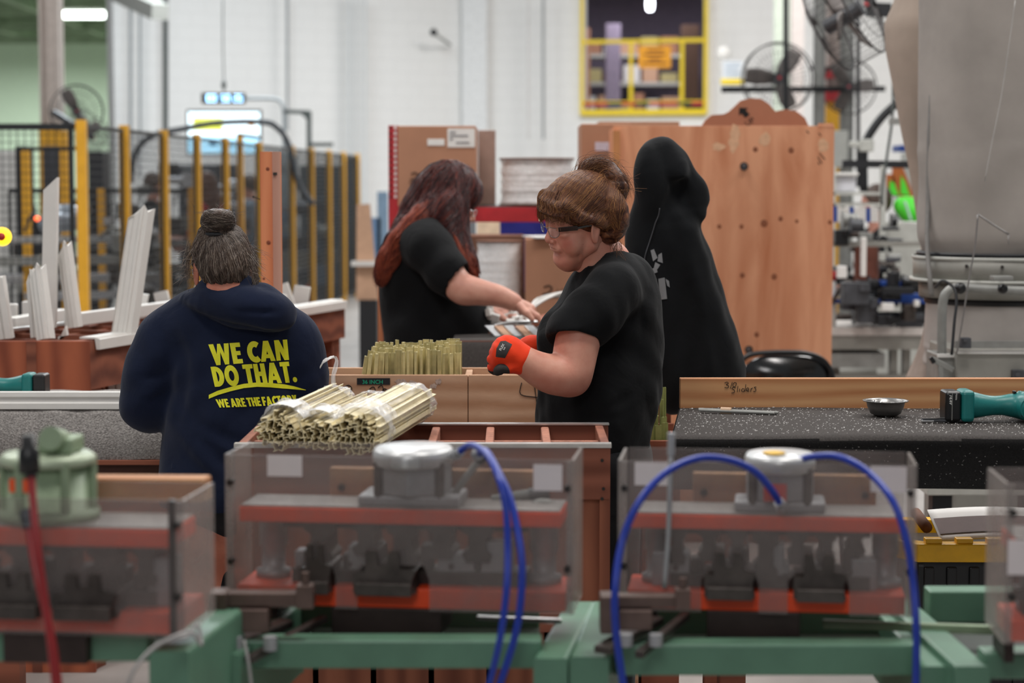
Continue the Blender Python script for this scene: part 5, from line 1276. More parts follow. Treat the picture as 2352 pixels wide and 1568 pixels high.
for x_, y_ in ((440, 5.38), (590, 5.32)):
    h0 = P(x_, 932, y_); s.ell(h0, (.03, .045, .018), .01)
    for k in range(4): s.chain([(h0 + V3(-.02 + .013 * k, .03, 0), .01), (h0 + V3(-.022 + .014 * k, .07, -.004), .009), (h0 + V3(-.022 + .014 * k, .085 - abs(k - 1.5) * .006, -.016), .008)], .004)
    s.chain([(h0 + V3(.02 if x_ < 500 else -.02, -.0, 0), .012), (h0 + V3(.045 if x_ < 500 else -.045, .03, -.004), .01)], .006)
bodyB = mesh_obj('body', *joined([(hV, hF), ssurf(s)]), M_skinb, pb)
s = SDF((-1.03, 4.74, .8), (-.36, 5.42, 1.5), .005)
pt = lambda a, c, D: P(a, c, D)
s.ell(pt(530, 790, 5.02), (.155, .125, .12), .05); s.ell(pt(538, 900, 5.03), (.172, .145, .17), .06); s.ell(pt(535, 1030, 5.04), (.182, .155, .17), .06); s.ell(pt(528, 1130, 5.04), (.182, .15, .12), .05)
s.chain([(pt(395, 762, 5.02), .068), (pt(465, 735, 5.0), .07), (pt(590, 738, 5.0), .07), (pt(668, 775, 5.02), .066)], .05)
s.chain([(pt(398, 768, 5.02), .07), (pt(362, 830, 5.02), .07), (pt(344, 900, 5.03), .064), (pt(338, 932, 5.04), .058), (pt(360, 940, 5.14), .05), (pt(410, 935, 5.3), .042)], .03, sub=2)
s.chain([(pt(664, 780, 5.02), .066), (pt(688, 840, 5.03), .064), (pt(696, 910, 5.04), .056), (pt(690, 930, 5.06), .052), (pt(650, 940, 5.2), .046), (pt(610, 935, 5.28), .04)], .03, sub=2)
# hood and collar
s.chain([(pt(452, 690, 4.93), .022), (pt(500, 690, 4.9), .034), (pt(560, 704, 4.885), .045), (pt(615, 712, 4.885), .04), (pt(652, 722, 4.91), .028)], .02, sub=3)
s.chain([(pt(430, 684, 4.95), .014), (pt(470, 700, 4.9), .02), (pt(540, 726, 4.88), .022), (pt(610, 738, 4.875), .022), (pt(660, 738, 4.9), .018)], .012, sub=3)
s.chain([(pt(466, 668, 4.93), .02), (pt(505, 650, 4.91), .022), (pt(550, 650, 4.91), .022), (pt(580, 668, 4.93), .018)], .012, sub=3)
s.chain([(pt(595, 675, 4.92), .022), (pt(612, 678, 4.9), .02), (pt(645, 704, 4.9), .02), (pt(662, 722, 4.92), .018)], .012, sub=3)
s.groove([pt(455, 682, 4.9), pt(520, 676, 4.865), pt(575, 684, 4.86), pt(600, 690, 4.86)], .01, .008); s.groove([pt(470, 695, 4.88), pt(550, 712, 4.845), pt(620, 716, 4.845), pt(655, 712, 4.88)], .007, .009)
s.groove([pt(592, 668, 4.88), pt(602, 695, 4.855), pt(606, 728, 4.85)], .007, .008); s.groove([pt(430, 700, 4.92), pt(520, 738, 4.87), pt(600, 756, 4.865), pt(672, 750, 4.9)], .009, .01); s.groove([pt(500, 690, 4.865), pt(560, 722, 4.845), pt(640, 736, 4.86)], .003, .006)
s.cone(pt(520, 615, 5.0), pt(522, 670, 5.0), .06, .055, .008, op='-')
# folds
for pts, am, w_ in (([(405, 775, 4.93), (420, 860, 4.91), (408, 960, 4.93)], .013, .018), ([(660, 800, 4.93), (655, 870, 4.91), (668, 950, 4.92)], .011, .018), ([(420, 985, 4.89), (500, 1050, 4.88), (600, 1110, 4.89)], .006, .016), ([(385, 1000, 4.92), (440, 1060, 4.9), (520, 1120, 4.89)], .006, .014),
                    ([(440, 960, 4.9), (540, 1010, 4.885), (660, 1030, 4.9)], .005, .015), ([(300, 900, 4.97), (345, 915, 4.965), (400, 900, 4.95)], .005, .01), ([(296, 850, 4.97), (340, 868, 4.955), (400, 850, 4.945)], .004, .01), ([(430, 760, 4.9), (470, 850, 4.885), (450, 960, 4.89)], .004, .016),
                    ([(470, 1000, 4.885), (560, 1060, 4.885), (660, 1080, 4.9)], -.004, .014), ([(700, 810, 4.94), (735, 850, 4.97), (745, 890, 5.0)], .004, .01), ([(360, 740, 4.95), (385, 790, 4.94), (392, 850, 4.93)], .004, .01)):
    s.groove([pt(*a) for a in pts], am, w_)
s.waves(lambda x, y, z: .0022 * np.sin(24 * z + 22 * x + 3 * np.sin(9 * x + 7 * z)) + .0013 * np.sin(50 * x - 30 * z + 4 * np.sin(14 * z)))
hoV, hoF = ssurf(s, 2); hoo = mesh_obj('hoodie', hoV, hoF, M_navy, pb); hob = bvh_of(hoV, hoF)
b = MB(); b.bb((P(395, 1000, 5).x, 4.93, .88), (P(665, 1000, 5).x, 5.1, .94)); b.build('waistband', M_navy, pb, bevel=.03, seg=4)
s = SDF((-.95, 4.82, .02), (-.45, 5.24, 1.0), .01); s.ell(P(530, 1130, 5.02), (.16, .13, .12), .03)
for x_ in (475, 590): s.chain([(P(x_, 1150, 5.02), .095), ((P(x_, 1000, 5.02).x, 5.02, .5), .075), ((P(x_, 1000, 5.02).x, 5.02, .07), .06)], .03)
sdf_obj('trousers', s, M_pants, pb, 2)
for x_ in (475, 590): b = MB(); shoe(b, (P(x_, 1000, 5.02).x, 5.02, 0), (0, 1, 0)); b.build('shoe', M_black, pb)
# slogan
def rect(x0, y0, x1, y1): return [[(x0, y0), (x1, y0), (x1, y1), (x0, y1)]]
def ring(cx, cy, ro, rO, ri, rI, a0, a1, n=14):
    out = []
    for k in range(n):
        a = math.radians(a0 + (a1 - a0) * k / n); c = math.radians(a0 + (a1 - a0) * (k + 1) / n)
        out.append([(cx + ri * math.cos(a), cy + rI * math.sin(a)), (cx + ro * math.cos(a), cy + rO * math.sin(a)), (cx + ro * math.cos(c), cy + rO * math.sin(c)), (cx + ri * math.cos(c), cy + rI * math.sin(c))])
    return out
G = {'E': (.56, rect(0, 0, .28, 1) + rect(.28, 0, .56, .21) + rect(.28, .4, .51, .6) + rect(.28, .79, .56, 1)), 'T': (.62, rect(0, .79, .62, 1) + rect(.17, 0, .45, .8)),
     'H': (.7, rect(0, 0, .28, 1) + rect(.42, 0, .7, 1) + rect(.27, .39, .43, .61)), 'N': (.74, rect(0, 0, .25, 1) + rect(.49, 0, .74, 1) + [[(0, 1), (.27, 1), (.74, 0), (.47, 0)]]),
     'F': (.53, rect(0, 0, .28, 1) + rect(.28, .38, .49, .58) + rect(.28, .79, .53, 1)), 'A': (.84, [[(0, 0), (.27, 0), (.56, 1), (.28, 1)], [(.84, 0), (.57, 0), (.28, 1), (.56, 1)]] + rect(.22, .16, .62, .35)),
     'W': (1.12, [[(0, 1), (.27, 1), (.43, 0), (.19, 0)], [(.2, 0), (.43, 0), (.64, 1), (.48, 1)], [(.48, 1), (.64, 1), (.92, 0), (.69, 0)], [(.69, 0), (.93, 0), (1.12, 1), (.85, 1)]]),
     'D': (.7, rect(0, 0, .27, 1) + ring(.22, .5, .48, .5, .19, .27, -90, 90) + rect(.2, 0, .24, .22) + rect(.2, .78, .24, 1)), 'O': (.86, ring(.43, .5, .43, .52, .16, .25, 0, 360, 26)),
     'C': (.64, ring(.44, .5, .44, .52, .16, .24, 52, 308, 20)), 'R': (.68, rect(0, 0, .27, 1) + ring(.28, .69, .36, .31, .1, .1, -90, 90) + [[(.2, .45), (.45, .45), (.7, 0), (.4, 0)]]),
     'Y': (.72, [[(0, 1), (.29, 1), (.5, .4), (.22, .4)], [(.43, 1), (.72, 1), (.5, .4), (.24, .4)]] + rect(.22, 0, .5, .42)), '.': (.3, ring(.15, .13, .14, .13, 0, 0, 0, 360, 12))}
def slogan(txt, BL, BR, TL, TR, gap=.05, space=.28):
    w_ = 0; items = []
    for ch in txt:
        if ch == ' ': w_ += space; continue
        items.append((ch, w_)); w_ += G[ch][0] + gap
    w_ -= gap; out = []
    for ch, x0 in items:
        for q in G[ch][1]:
            r_ = []
            for (x, y) in q:
                u = (x0 + x) / w_; px = (BL[0] * (1 - u) + BR[0] * u) * (1 - y) + (TL[0] * (1 - u) + TR[0] * u) * y; py = (BL[1] * (1 - u) + BR[1] * u) * (1 - y) + (TL[1] * (1 - u) + TR[1] * u) * y
                r_.append((px, py))
            out.append(r_)
    return out
drape('lettering', slogan('WE CAN', (490, 839), (664, 826), (479, 791), (659, 779)), 4.88, M_print2, pb, hob, .0016, 3)
drape('lettering', slogan('DO THAT.', (494, 888), (684, 877), (484, 842), (676, 829)), 4.88, M_print2, pb, hob, .0016, 3)
drape('lettering', slogan('WE ARE THE FACTORY.', (502, 936), (690, 928), (495, 917), (685, 906), .04, .22), 4.88, M_print2, pb, hob, .0016, 2)
ul = []; L_ = [(480, 911, 4.5), (500, 902, 5), (530, 893, 5), (560, 886, 5), (590, 883, 5), (620, 884, 5), (650, 887, 5), (675, 890, 3.5), (702, 895, .6)]
for a, c in zip(L_[:-1], L_[1:]): ul.append([(a[0], a[1] + a[2]), (c[0], c[1] + c[2]), (c[0], c[1] - c[2]), (a[0], a[1] - a[2])])
drape('underline', ul, 4.88, M_print2, pb, hob, .0016, 3)
# hair and bun
s = SDF(tuple(CB - V3(.16, .17, .16)), tuple(CB + V3(.18, .17, .24)), .0032)
s.ell(HB(-.014, 0, .03), (.098, .071, .078), .02, M=MBr); s.ell(HB(-.045, 0, -.02), (.06, .056, .055), .03, M=MBr)
for q in (-1, 1): s.ell(HB(.008, q * .088, -.026), (.034, .026, .042), .006, M=MBr, op='-')
s.ell(HB(.11, 0, -.03), (.07, .1, .08), .012, M=MBr, op='-')
bc = P(501, 508, 4.9); s.ell(bc, (.038, .037, .032), .006)
for k in range(5):
    a0_ = k * 1.3; s.chain([(bc + V3(.024 * math.cos(a0_ + j * .6), .024 * math.sin(a0_ + j * .6), -.016 + .008 * j), .0125) for j in range(5)], .004, sub=2)
s.chain([(P(498, 528, 4.91), .024), (P(503, 545, 4.93), .034)], .014); s.cone(P(502, 545, 4.94), P(508, 580, 4.96), .04, .06, .03)
s.waves(lambda x, y, z: .0012 * np.sin(300 * (x + .25 * z) + 5 * np.sin(22 * z)) * np.clip((1.6 - z) * 9, 0, 1) + .001 * np.sin(200 * (z - x) + 60 * y))
hv, hf = ssurf(s, 1); mesh_obj('hair', hv, hf, M_hairB, pb); hb = bvh_of(hv, hf)
seeds = []; tgt = P(500, 535, 4.9)
for i in range(2300):
    a = rnd.uniform(0, math.tau); e = rnd.uniform(-.6, .6); p = CB + V3(.13 * math.cos(a) * math.cos(e), .13 * math.sin(a) * math.cos(e), -.06 + .12 * (e + .3)); seeds.append((p, tgt))
ear_l = HB(-.002, .077, -.016); st = [p for p in gen_strands(hb, seeds, None, 24, .009, .0012, .006, rnd, .0003) if min((v - ear_l).length for v in p) > .03]
for i in range(700):
    a = rnd.uniform(0, math.tau); ph = rnd.uniform(0, math.tau); tl = rnd.uniform(-.9, .9); rr = rnd.uniform(.036, .044); pts = []
    for j in range(9):
        t = ph + j * .34; v = V3(math.cos(t), math.sin(t), 0); v.rotate(Euler((tl, 0, a))); pts.append(bc + V3(v.x * rr * 1.0, v.y * rr, v.z * rr * .9))
    st.append(pts)
for i in range(230):
    side = rnd.random()
    if side < .45: p = P(rnd.uniform(425, 455), rnd.uniform(560, 640), 4.93 + rnd.gauss(0, .03)); d = V3(-rnd.uniform(.1, .8), 0, rnd.uniform(-1, .4))
    elif side < .8: p = P(rnd.uniform(565, 585), rnd.uniform(560, 640), 4.93 + rnd.gauss(0, .03)); d = V3(rnd.uniform(.1, .8), 0, rnd.uniform(-1, .4))
    else: p = bc + V3(rnd.gauss(0, .02), 0, .02); d = V3(rnd.gauss(0, .7), rnd.gauss(0, .4), rnd.uniform(0, 1))
    d.normalize(); l = rnd.uniform(.015, .05); st.append([p, p + d * l * .5 + V3(0, 0, -.002), p + d * l + V3(rnd.gauss(0, .008), 0, -.01)])
strands('hair_strands', st, .0005, M_hairBs, pb)
wsp = [[P(578 + rnd.uniform(-8, 12), 610 + rnd.uniform(-20, 20), 4.9), P(590 + rnd.uniform(-12, 8), 640, 4.9), P(585 + rnd.uniform(-18, 10), 662, 4.9 + rnd.gauss(0, .01))] for _ in range(90)] + [[P(437 + rnd.uniform(-8, 8), 570 + rnd.uniform(-20, 10), 4.93), P(428 + rnd.uniform(-10, 8), 605, 4.93), P(436 + rnd.uniform(-10, 8), 640, 4.93)] for _ in range(35)]
strands('side_wisps', wsp, .0005, M_hairBs, pb)
MB().tube([bc + V3(.029 * math.cos(a), .029 * math.sin(a), -.031) for a in [k * math.tau / 12 for k in range(12)]], .005, 8, 2, closed=True).build('hair_tie', M_black, pb)
MB().tube([HB(.1, .045, .002), HB(.09, .06, .0), HB(.05, .078, .004), HB(.0, .084, .002)], .0014, 6, 4).tube([HB(.1, .045, .004), HB(.098, .05, -.014), HB(.104, .03, -.018)], .001, 6, 3).build('glasses', M_chrome, pb)
# ============ red-haired woman further back, facing right
pc = T('person', 'red-haired woman in black t-shirt working at the table, facing right', 'person', (P(990, 700, 7.4).x, 7.4, 0))
DC = 7.4; MC, _ = frame_head((0, 0, 0), -8, 24, 0); CC = P(1036, 462, DC)
HC = lambda x, y, z: CC + MC @ Vector((x, y, z))
hV, hF = ssurf(head_sdf(.0035), 1); hV = xf(hV, MC, CC); q_ = P
s = SDF((-.62, 6.95, 0), (.16, 7.85, 1.55), .009)
s.chain([(HC(-.02, 0, -.06), .055), (P(1000, 545, DC), .06)], .03); s.ell(P(990, 640, DC), (.13, .12, .2), .04); s.ell(P(985, 780, DC), (.15, .13, .2), .04)
legs(s, P(965, 900, 7.3), P(965, 900, 7.5), (P(965, 900, 7.3).x, 7.3, .09), (P(965, 900, 7.5).x, 7.5, .09), .09)
s.chain([(P(1000, 560, 7.18), .055), (P(1050, 655, 7.12), .052), (P(1085, 668, 7.1), .046), (P(1140, 678, 7.1), .036), (P(1172, 690, 7.1), .027), (P(1185, 697, 7.1), .025)], .02, sub=2)
s.chain([(P(1000, 560, 7.62), .055), (P(1050, 680, 7.6), .045), (P(1110, 706, 7.5), .035), (P(1132, 716, 7.4), .028)], .02)
def hand_c(s, w0, d, sgn):
    d = Vector(d).normalized(); sd = Vector((0, 1, 0)); s.cone(w0, w0 + d * .05, .024, .027, .01)
    for k in range(4):
        o = sd * (-.026 + .017 * k); s.chain([(w0 + d * .05 + o, .0115), (w0 + d * .085 + o * 1.1 + V3(0, 0, -.004), .0105), (w0 + d * (.112 - .006 * abs(k - 1.4)) + o * 1.1 + V3(0, 0, -.018), .009)], .004)
    s.chain([(w0 + d * .01 - sd * .02, .014), (w0 + d * .04 - sd * .045 + V3(0, 0, -.012), .012), (w0 + d * .065 - sd * .048 + V3(0, 0, -.022), .01)], .006)
sh = SDF((-.02, 6.99, 1.05), (.2, 7.25, 1.3), .004); hand_c(sh, P(1186, 697, 7.1), (1, .05, -.55), 1)
sh2 = SDF((-.12, 7.3, 1.05), (.1, 7.5, 1.28), .004); hand_c(sh2, P(1128, 716, 7.4), (.7, -.1, -.1), 1)
mesh_obj('body', *joined([(hV, hF), ssurf(s), ssurf(sh), ssurf(sh2)]), M_skinc, pc)
s = SDF((-.62, 7.0, .9), (.02, 7.85, 1.5), .008)
s.ell(P(985, 640, 7.4), (.17, .18, .2), .05); s.ell(P(1000, 745, 7.4), (.2, .2, .15), .06); s.ell(P(985, 830, 7.4), (.185, .19, .15), .05); s.ell(P(920, 640, 7.4), (.075, .14, .15), .05); s.ell(P(1070, 720, 7.4), (.08, .15, .1), .05)
s.chain([(P(985, 560, 7.2), .075), (P(1005, 540, 7.4), .075), (P(990, 560, 7.6), .07)], .04)
s.chain([(P(972, 556, 7.24), .09), (P(992, 578, 7.19), .082), (P(1028, 625, 7.14), .078), (P(1052, 652, 7.12), .07)], .03)
s.chain([(P(1000, 570, 7.6), .07), (P(1040, 650, 7.62), .062)], .03)
hm = P(1072, 655, 7.11); dn = V3(.82, 0, -.5).normalized(); s.cone(hm, hm + dn * .1, .075, .07, .004, op='-'); s.cone(P(1036, 470, 7.4), P(1015, 530, 7.4), .06, .055, .01, op='-')
for pts in ([(960, 560, 7.2), (970, 640, 7.2), (1010, 690, 7.2)], [(1000, 690, 7.18), (1050, 710, 7.19), (1100, 720, 7.2)], [(900, 690, 7.25), (940, 740, 7.2), (1000, 760, 7.2)]): s.groove([P(*a) for a in pts], .01, .02)
s.waves(lambda x, y, z: .003 * np.sin(20 * z + 16 * x + 3 * np.sin(8 * y)) + .002 * np.sin(44 * x - 26 * z))
sdf_obj('t_shirt', s, M_tee, pc, 2)
s = SDF((-.6, 7.1, .02), (-.05, 7.72, 1.1), .011); s.ell(P(970, 860, 7.4), (.18, .18, .15), .03)
for y in (7.3, 7.5): s.chain([(P(965, 900, y), .11), ((P(965, 900, y).x, y, .5), .08), ((P(965, 900, y).x, y, .07), .06)], .03)
sdf_obj('trousers', s, M_pants, pc, 2)
for y in (7.3, 7.5): b = MB(); shoe(b, (P(965, 900, y).x, y, 0), (1, 0, 0)); b.build('shoe', M_black, pc)
s = SDF((-.62, 7.05, 1.1), (.0, 7.75, 1.75), .0065)
s.ell(HC(-.012, 0, .045), (.108, .09, .095), .03, M=MC)
s.chain([(P(1018, 440, DC), .1), (P(985, 480, DC), .085), (P(945, 525, 7.36), .05), (P(910, 570, 7.3), .034), (P(884, 615, 7.28), .022), (P(870, 650, 7.28), .008)], .04, sub=3)
for j, yy in enumerate((7.26, 7.34, 7.47)): s.chain([(P(1008, 462, yy + .06), .04), (P(962, 512, yy), .036), (P(918, 556, yy - .01), .026), (P(884 + 4 * j, 612, yy - .01), .012)], .03, sub=3)
s.chain([(P(1055, 450, 7.32), .03), (P(1050, 520, 7.28), .035), (P(1062, 560, 7.24), .028), (P(1082, 600, 7.2), .018), (P(1096, 640, 7.18), .006)], .02, sub=3)
s.chain([(P(1030, 470, 7.3), .045), (P(1030, 520, 7.27), .05), (P(1045, 560, 7.24), .03), (P(1070, 610, 7.2), .01)], .02, sub=3)
s.ell(HC(.11, -.0, -.06), (.05, .06, .08), .01, M=MC, op='-')
s.waves(lambda x, y, z: .002 * np.sin(150 * (.83 * x + .5 * z * 0) + 60 * y + 2 * np.sin(9 * z)))
hv, hf = ssurf(s, 1); mesh_obj('hair', hv, hf, [M_hairC], pc); hb = bvh_of(hv, hf); seeds = []
for i in range(900):
    seeds.append((HC(rnd.uniform(-.05, .06), rnd.uniform(-.09, .09), rnd.uniform(.08, .15)), P(rnd.uniform(868, 925), rnd.uniform(600, 660), 7.27 + rnd.uniform(-.05, .12)) if rnd.random() < .7 else P(rnd.uniform(1075, 1096), rnd.uniform(590, 640), 7.2)))
st = gen_strands(hb, seeds, None, 34, .016, .004, .02, rnd, .002); strands('hair_strands', st, .0012, M_hairCs, pc)
seeds = [(P(rnd.uniform(925, 985), rnd.uniform(450, 540), 7.25), P(rnd.uniform(862, 885), rnd.uniform(600, 665), 7.25)) for _ in range(420)] + [(P(rnd.uniform(1045, 1075), rnd.uniform(520, 570), 7.1), P(rnd.uniform(1080, 1100), rnd.uniform(610, 650), 7.15)) for _ in range(200)]
strands('hair_ends', gen_strands(hb, seeds, None, 26, .012, .005, .012, rnd, .001), .0012, [mat('hair_copper_%s' % i, c, .45, var=.1) for i, c in enumerate(('#7a2f20', '#94412a', '#a85234', '#5f241b'))], pc)
b = MB(); fr = MB().tube([HC(.1, -.05, .008), HC(.108, -.03, .01), HC(.108, -.028, -.012), HC(.1, -.045, -.012)], .0016, 6, 3, closed=True).tube([HC(.1, -.052, .004), HC(.05, -.08, .004), HC(0, -.09, .002)], .0022, 6, 3).build('glasses', M_chrome, pc)
MB().add([HC(.1, -.05, .008), HC(.108, -.03, .01), HC(.108, -.028, -.012), HC(.1, -.045, -.012)], [(0, 1, 2, 3)]).build('lens', M_lens, fr)
# ============ hanging black hoodie, on a hook of its post
DJ = 5.75
q = P(1520, 335, DJ); 
hp = T('timber_post', 'wooden post behind the hanging black hoodie', 'post', (P(1512, 900, 5.98).x, 5.98, 0))
MB().bb((P(1497, 900, 5.98).x, 5.95, 0), (P(1540, 900, 5.98).x, 6.02, P(0, 335, 5.98).z)).build('upright', M_wbrown, hp, bevel=.003)
MB().cyl(P(1520, 352, 5.95), P(1520, 345, 5.76), .008, n=10).build('hook', M_screw, hp)
jk = T('hanging_hoodie', 'black zip hoodie with grey print hanging from the post', 'hoodie', (P(1570, 880, DJ).x, DJ, P(0, 960, DJ).z))
s = SDF((.3, 5.5, .85), (.72, 5.95, 1.78), .0045); J = lambda a, c, D=0: P(a, c, DJ + D)
s.chain([(J(1500, 352, .02), .034), (J(1530, 345, 0), .03), (J(1560, 385, 0), .03), (J(1592, 430, 0), .03), (J(1608, 462, .01), .028)], .02, sub=3)
s.chain([(J(1492, 358, -.02), .028), (J(1500, 400, -.03), .045), (J(1510, 450, -.02), .052), (J(1500, 510, 0), .055)], .03, sub=3)
s.chain([(J(1530, 350, -.02), .03), (J(1548, 395, -.04), .034), (J(1562, 408, -.05), .02)], .02, sub=3)
s.chain([(J(1600, 465, .0), .03), (J(1605, 490, 0), .022), (J(1595, 500, 0), .018)], .012)
s.chain([(J(1570, 440, 0), .05), (J(1580, 480, 0), .04)], .03)
s.chain([(J(1515, 480, .02), .06), (J(1535, 560, .02), .085), (J(1560, 640, .03), .095), (J(1590, 740, .04), .1), (J(1615, 830, .04), .1), (J(1622, 890, .04), .095)], .04, sub=3)
s.chain([(J(1485, 510, 0), .04), (J(1490, 600, 0), .055), (J(1510, 700, 0), .06), (J(1530, 800, 0), .055), (J(1545, 870, 0), .05), (J(1552, 925, 0), .028)], .04, sub=3)
s.chain([(J(1560, 500, -.04), .03), (J(1590, 600, -.04), .032), (J(1622, 700, -.03), .034), (J(1650, 790, -.02), .034), (J(1668, 880, -.01), .034)], .025, sub=3)
s.chain([(J(1478, 480, .0), .02), (J(1470, 560, .0), .03), (J(1490, 640, 0), .03)], .02, sub=3)
for pts, am, w_ in (([(1575, 400), (1552, 430), (1530, 470), (1516, 500)], .012, .01), ([(1530, 520), (1558, 620), (1578, 740), (1590, 870)], .014, .016), ([(1600, 560), (1630, 680), (1655, 800), (1668, 890)], .008, .012), ([(1545, 600), (1562, 700), (1566, 830)], .009, .012), ([(1562, 468), (1582, 498), (1602, 505)], .008, .01),
                    ([(1500, 620), (1520, 720), (1538, 850)], .006, .012), ([(1575, 560), (1600, 660), (1625, 780), (1640, 880)], -.007, .012), ([(1592, 400), (1570, 440), (1568, 480)], .01, .01)):
    s.groove([J(a, c, -.09 if c > 520 else -.06) for a, c in pts], am, w_ * 2.2)
s.ell(J(1568, 440, -.06), (.022, .03, .04), .012, op='-')
s.waves(lambda x, y, z: .0022 * np.sin(60 * x + 14 * z + 3 * np.sin(9 * z)) + .0015 * np.sin(90 * x - 24 * z))
jV, jF = ssurf(s, 2); mesh_obj('fabric', jV, jF, M_hood, jk); jb = bvh_of(jV, jF)
zp = [(1515, 478), (1512, 495), (1505, 512), (1499, 532), (1490, 560), (1482, 585), (1478, 610)]; cam0 = Vector((0, 0, CAMZ)); pts = []
for a, c in zp:
    hit = jb.ray_cast(cam0, (P(a, c, DJ) - cam0).normalized()); pts.append((hit[0] if hit[0] is not None else P(a, c, DJ - .05)) - V3(0, .003, 0))
MB().tube(pts, .0018, 6, 5).build('zip', mat('zip_grey', '#55565a', .4, .6), jk)
gp = mat('print_grey2', '#78797b', .8, var=.1)
drape('chest_print', [[(1494, 575), (1502, 572), (1510, 592), (1500, 600)], [(1512, 585), (1520, 580), (1522, 604), (1510, 600)], [(1488, 622), (1508, 612), (1510, 625), (1490, 632)], [(1505, 602), (1516, 608), (1510, 618), (1502, 614)], [(1499, 638), (1508, 640), (1512, 688), (1504, 686)], [(1512, 640), (1526, 637), (1532, 686), (1516, 688)], [(1528, 640), (1536, 645), (1538, 660), (1532, 656)]], DJ, gp, jk, jb, .002, 4)
# ---------------------------------------------------------------- long rack of white vinyl profiles at the left
D6 = 6.5; zk = P(1176, 783, D6).z; Lx = P(-60, 783, D6).x; Kx = P(207, 783, D6).x; E2 = P(792, 700, 8.7)
zk2 = zk
kd = Vector((E2.x - Kx, 8.7 - D6, 0)).normalized(); kn_ = Vector((kd.y, -kd.x, 0)); klen = (Vector((E2.x, 8.7, 0)) - Vector((Kx, D6, 0))).length
K0 = Vector((Kx, D6, 0))
def KP(t, off, z): return K0 + kd * t + kn_ * (-off) + Vector((0, 0, z))
vr = T('profile_rack', 'long reddish plywood rack of upright white vinyl profiles behind the left bench', 'rack', (Kx, D6, 0))
M_wred = wood('red_plywood', '#7c3a22', '#a85a3a', 'Z', 9, .22, .65, 9, contrast=(.2, .75))
M_wredx = wood('red_plywood_x', '#5e2f20', '#8d513a', 'X', 12, .2, .7, 5, contrast=(.2, .8))
MB().bb((Lx, D6, 0), (Kx, D6 + .02, zk)).build('end_board', M_wred, vr, bevel=.002)
q = P(72, 800, D6).x; MB().bb((q - .016, D6 - .002, 0), (q + .016, D6 + .001, zk - .003)).build('corner_batten', M_wredx, vr)
b = MB(); b.prism([(0, -.16), (klen, -.16), (klen, 0), (0, 0)], K0 + V3(0, 0, zk), kd, (0, 0, 1), -kn_ * .02); b.build('side_board', M_wredx, vr, bevel=.002)
b = MB(); b.prism([(0, 0), (klen, 0), (klen, zk - .5), (0, zk - .5)], K0 - kn_ * .05 , kd, (0, 0, 1), -kn_ * .02); b.build('lower_panel', M_wbrown, vr)
for t_ in (.02, klen * .5, klen - .1): MB().prism([(0, 0), (.09, 0), (.09, zk - .16), (0, zk - .16)], KP(t_, .02, 0), kd, (0, 0, 1), -kn_ * .05).build('leg', M_wbrown, vr)
# tray grid
for t_ in [.0] + [i * .21 + .12 for i in range(11)]:
    MB().prism([(0, 0), (.016, 0), (.016, .3), (0, .3)], KP(t_, .02, zk - .31), kd, (0, 0, 1), -kn_ * .62).build('cross_divider', M_wredx, vr)
for o_ in (.17, .33, .48, .62): MB().prism([(0, 0), (klen, 0), (klen, .29), (0, .29)], KP(0, o_, zk - .31), kd, (0, 0, 1), -kn_ * .016).build('long_divider', M_wredx, vr)
MB().prism([(0, 0), (klen, 0), (klen, .02), (0, .02)], KP(0, .0, zk - .33), kd, (0, 0, 1), -kn_ * .66).build('tray_floor', M_wbrown, vr)
MB().bb((Lx, D6 + .02, zk - .1), (Kx - .02, D6 + .35, zk - .08)).build('end_tray', M_wredx, vr)
# white cap profiles on the rack edges
cap = [(-.02, 0), (.055, 0), (.055, .006), (.0, .006), (-.006, -.034), (-.02, -.034)]
o = MB().prism([(x, y) for x, y in cap], KP(.03, 0, zk + .004), -kn_ * 1.0, (0, 0, 1), kd * (klen - .05)).build('edge_profile', M_white, bevel=.001); tag(o, 'white vinyl profile capping the near long edge of the red rack', 'profile')
for (t0, t1, oo, hh, lb_) in ((.55, 1.9, .36, .045, 'white profile lying lengthwise in the middle of the red rack'), ):
    o = MB().prism([(0, 0), (.04, 0), (.04, hh), (0, hh)], KP(t0, oo, zk + .002), -kn_, (0, 0, 1), kd * (t1 - t0)).build('vinyl_profile', M_white, bevel=.002); tag(o, lb_, 'profile')
o = MB().bar(P(20, 745, 6.9), P(150, 722, 7.6), .05, .045).build('vinyl_profile', M_white, bevel=.002); tag(o, 'white profile lying slanted behind the leaning pair at far left', 'profile')
o = MB().bar(P(20, 757, 6.7), P(152, 742, 7.2), .03, .012).build('vinyl_profile', M_alu, bevel=.002); tag(o, 'shiny white strip lying slanted just below the slanted profile', 'profile')
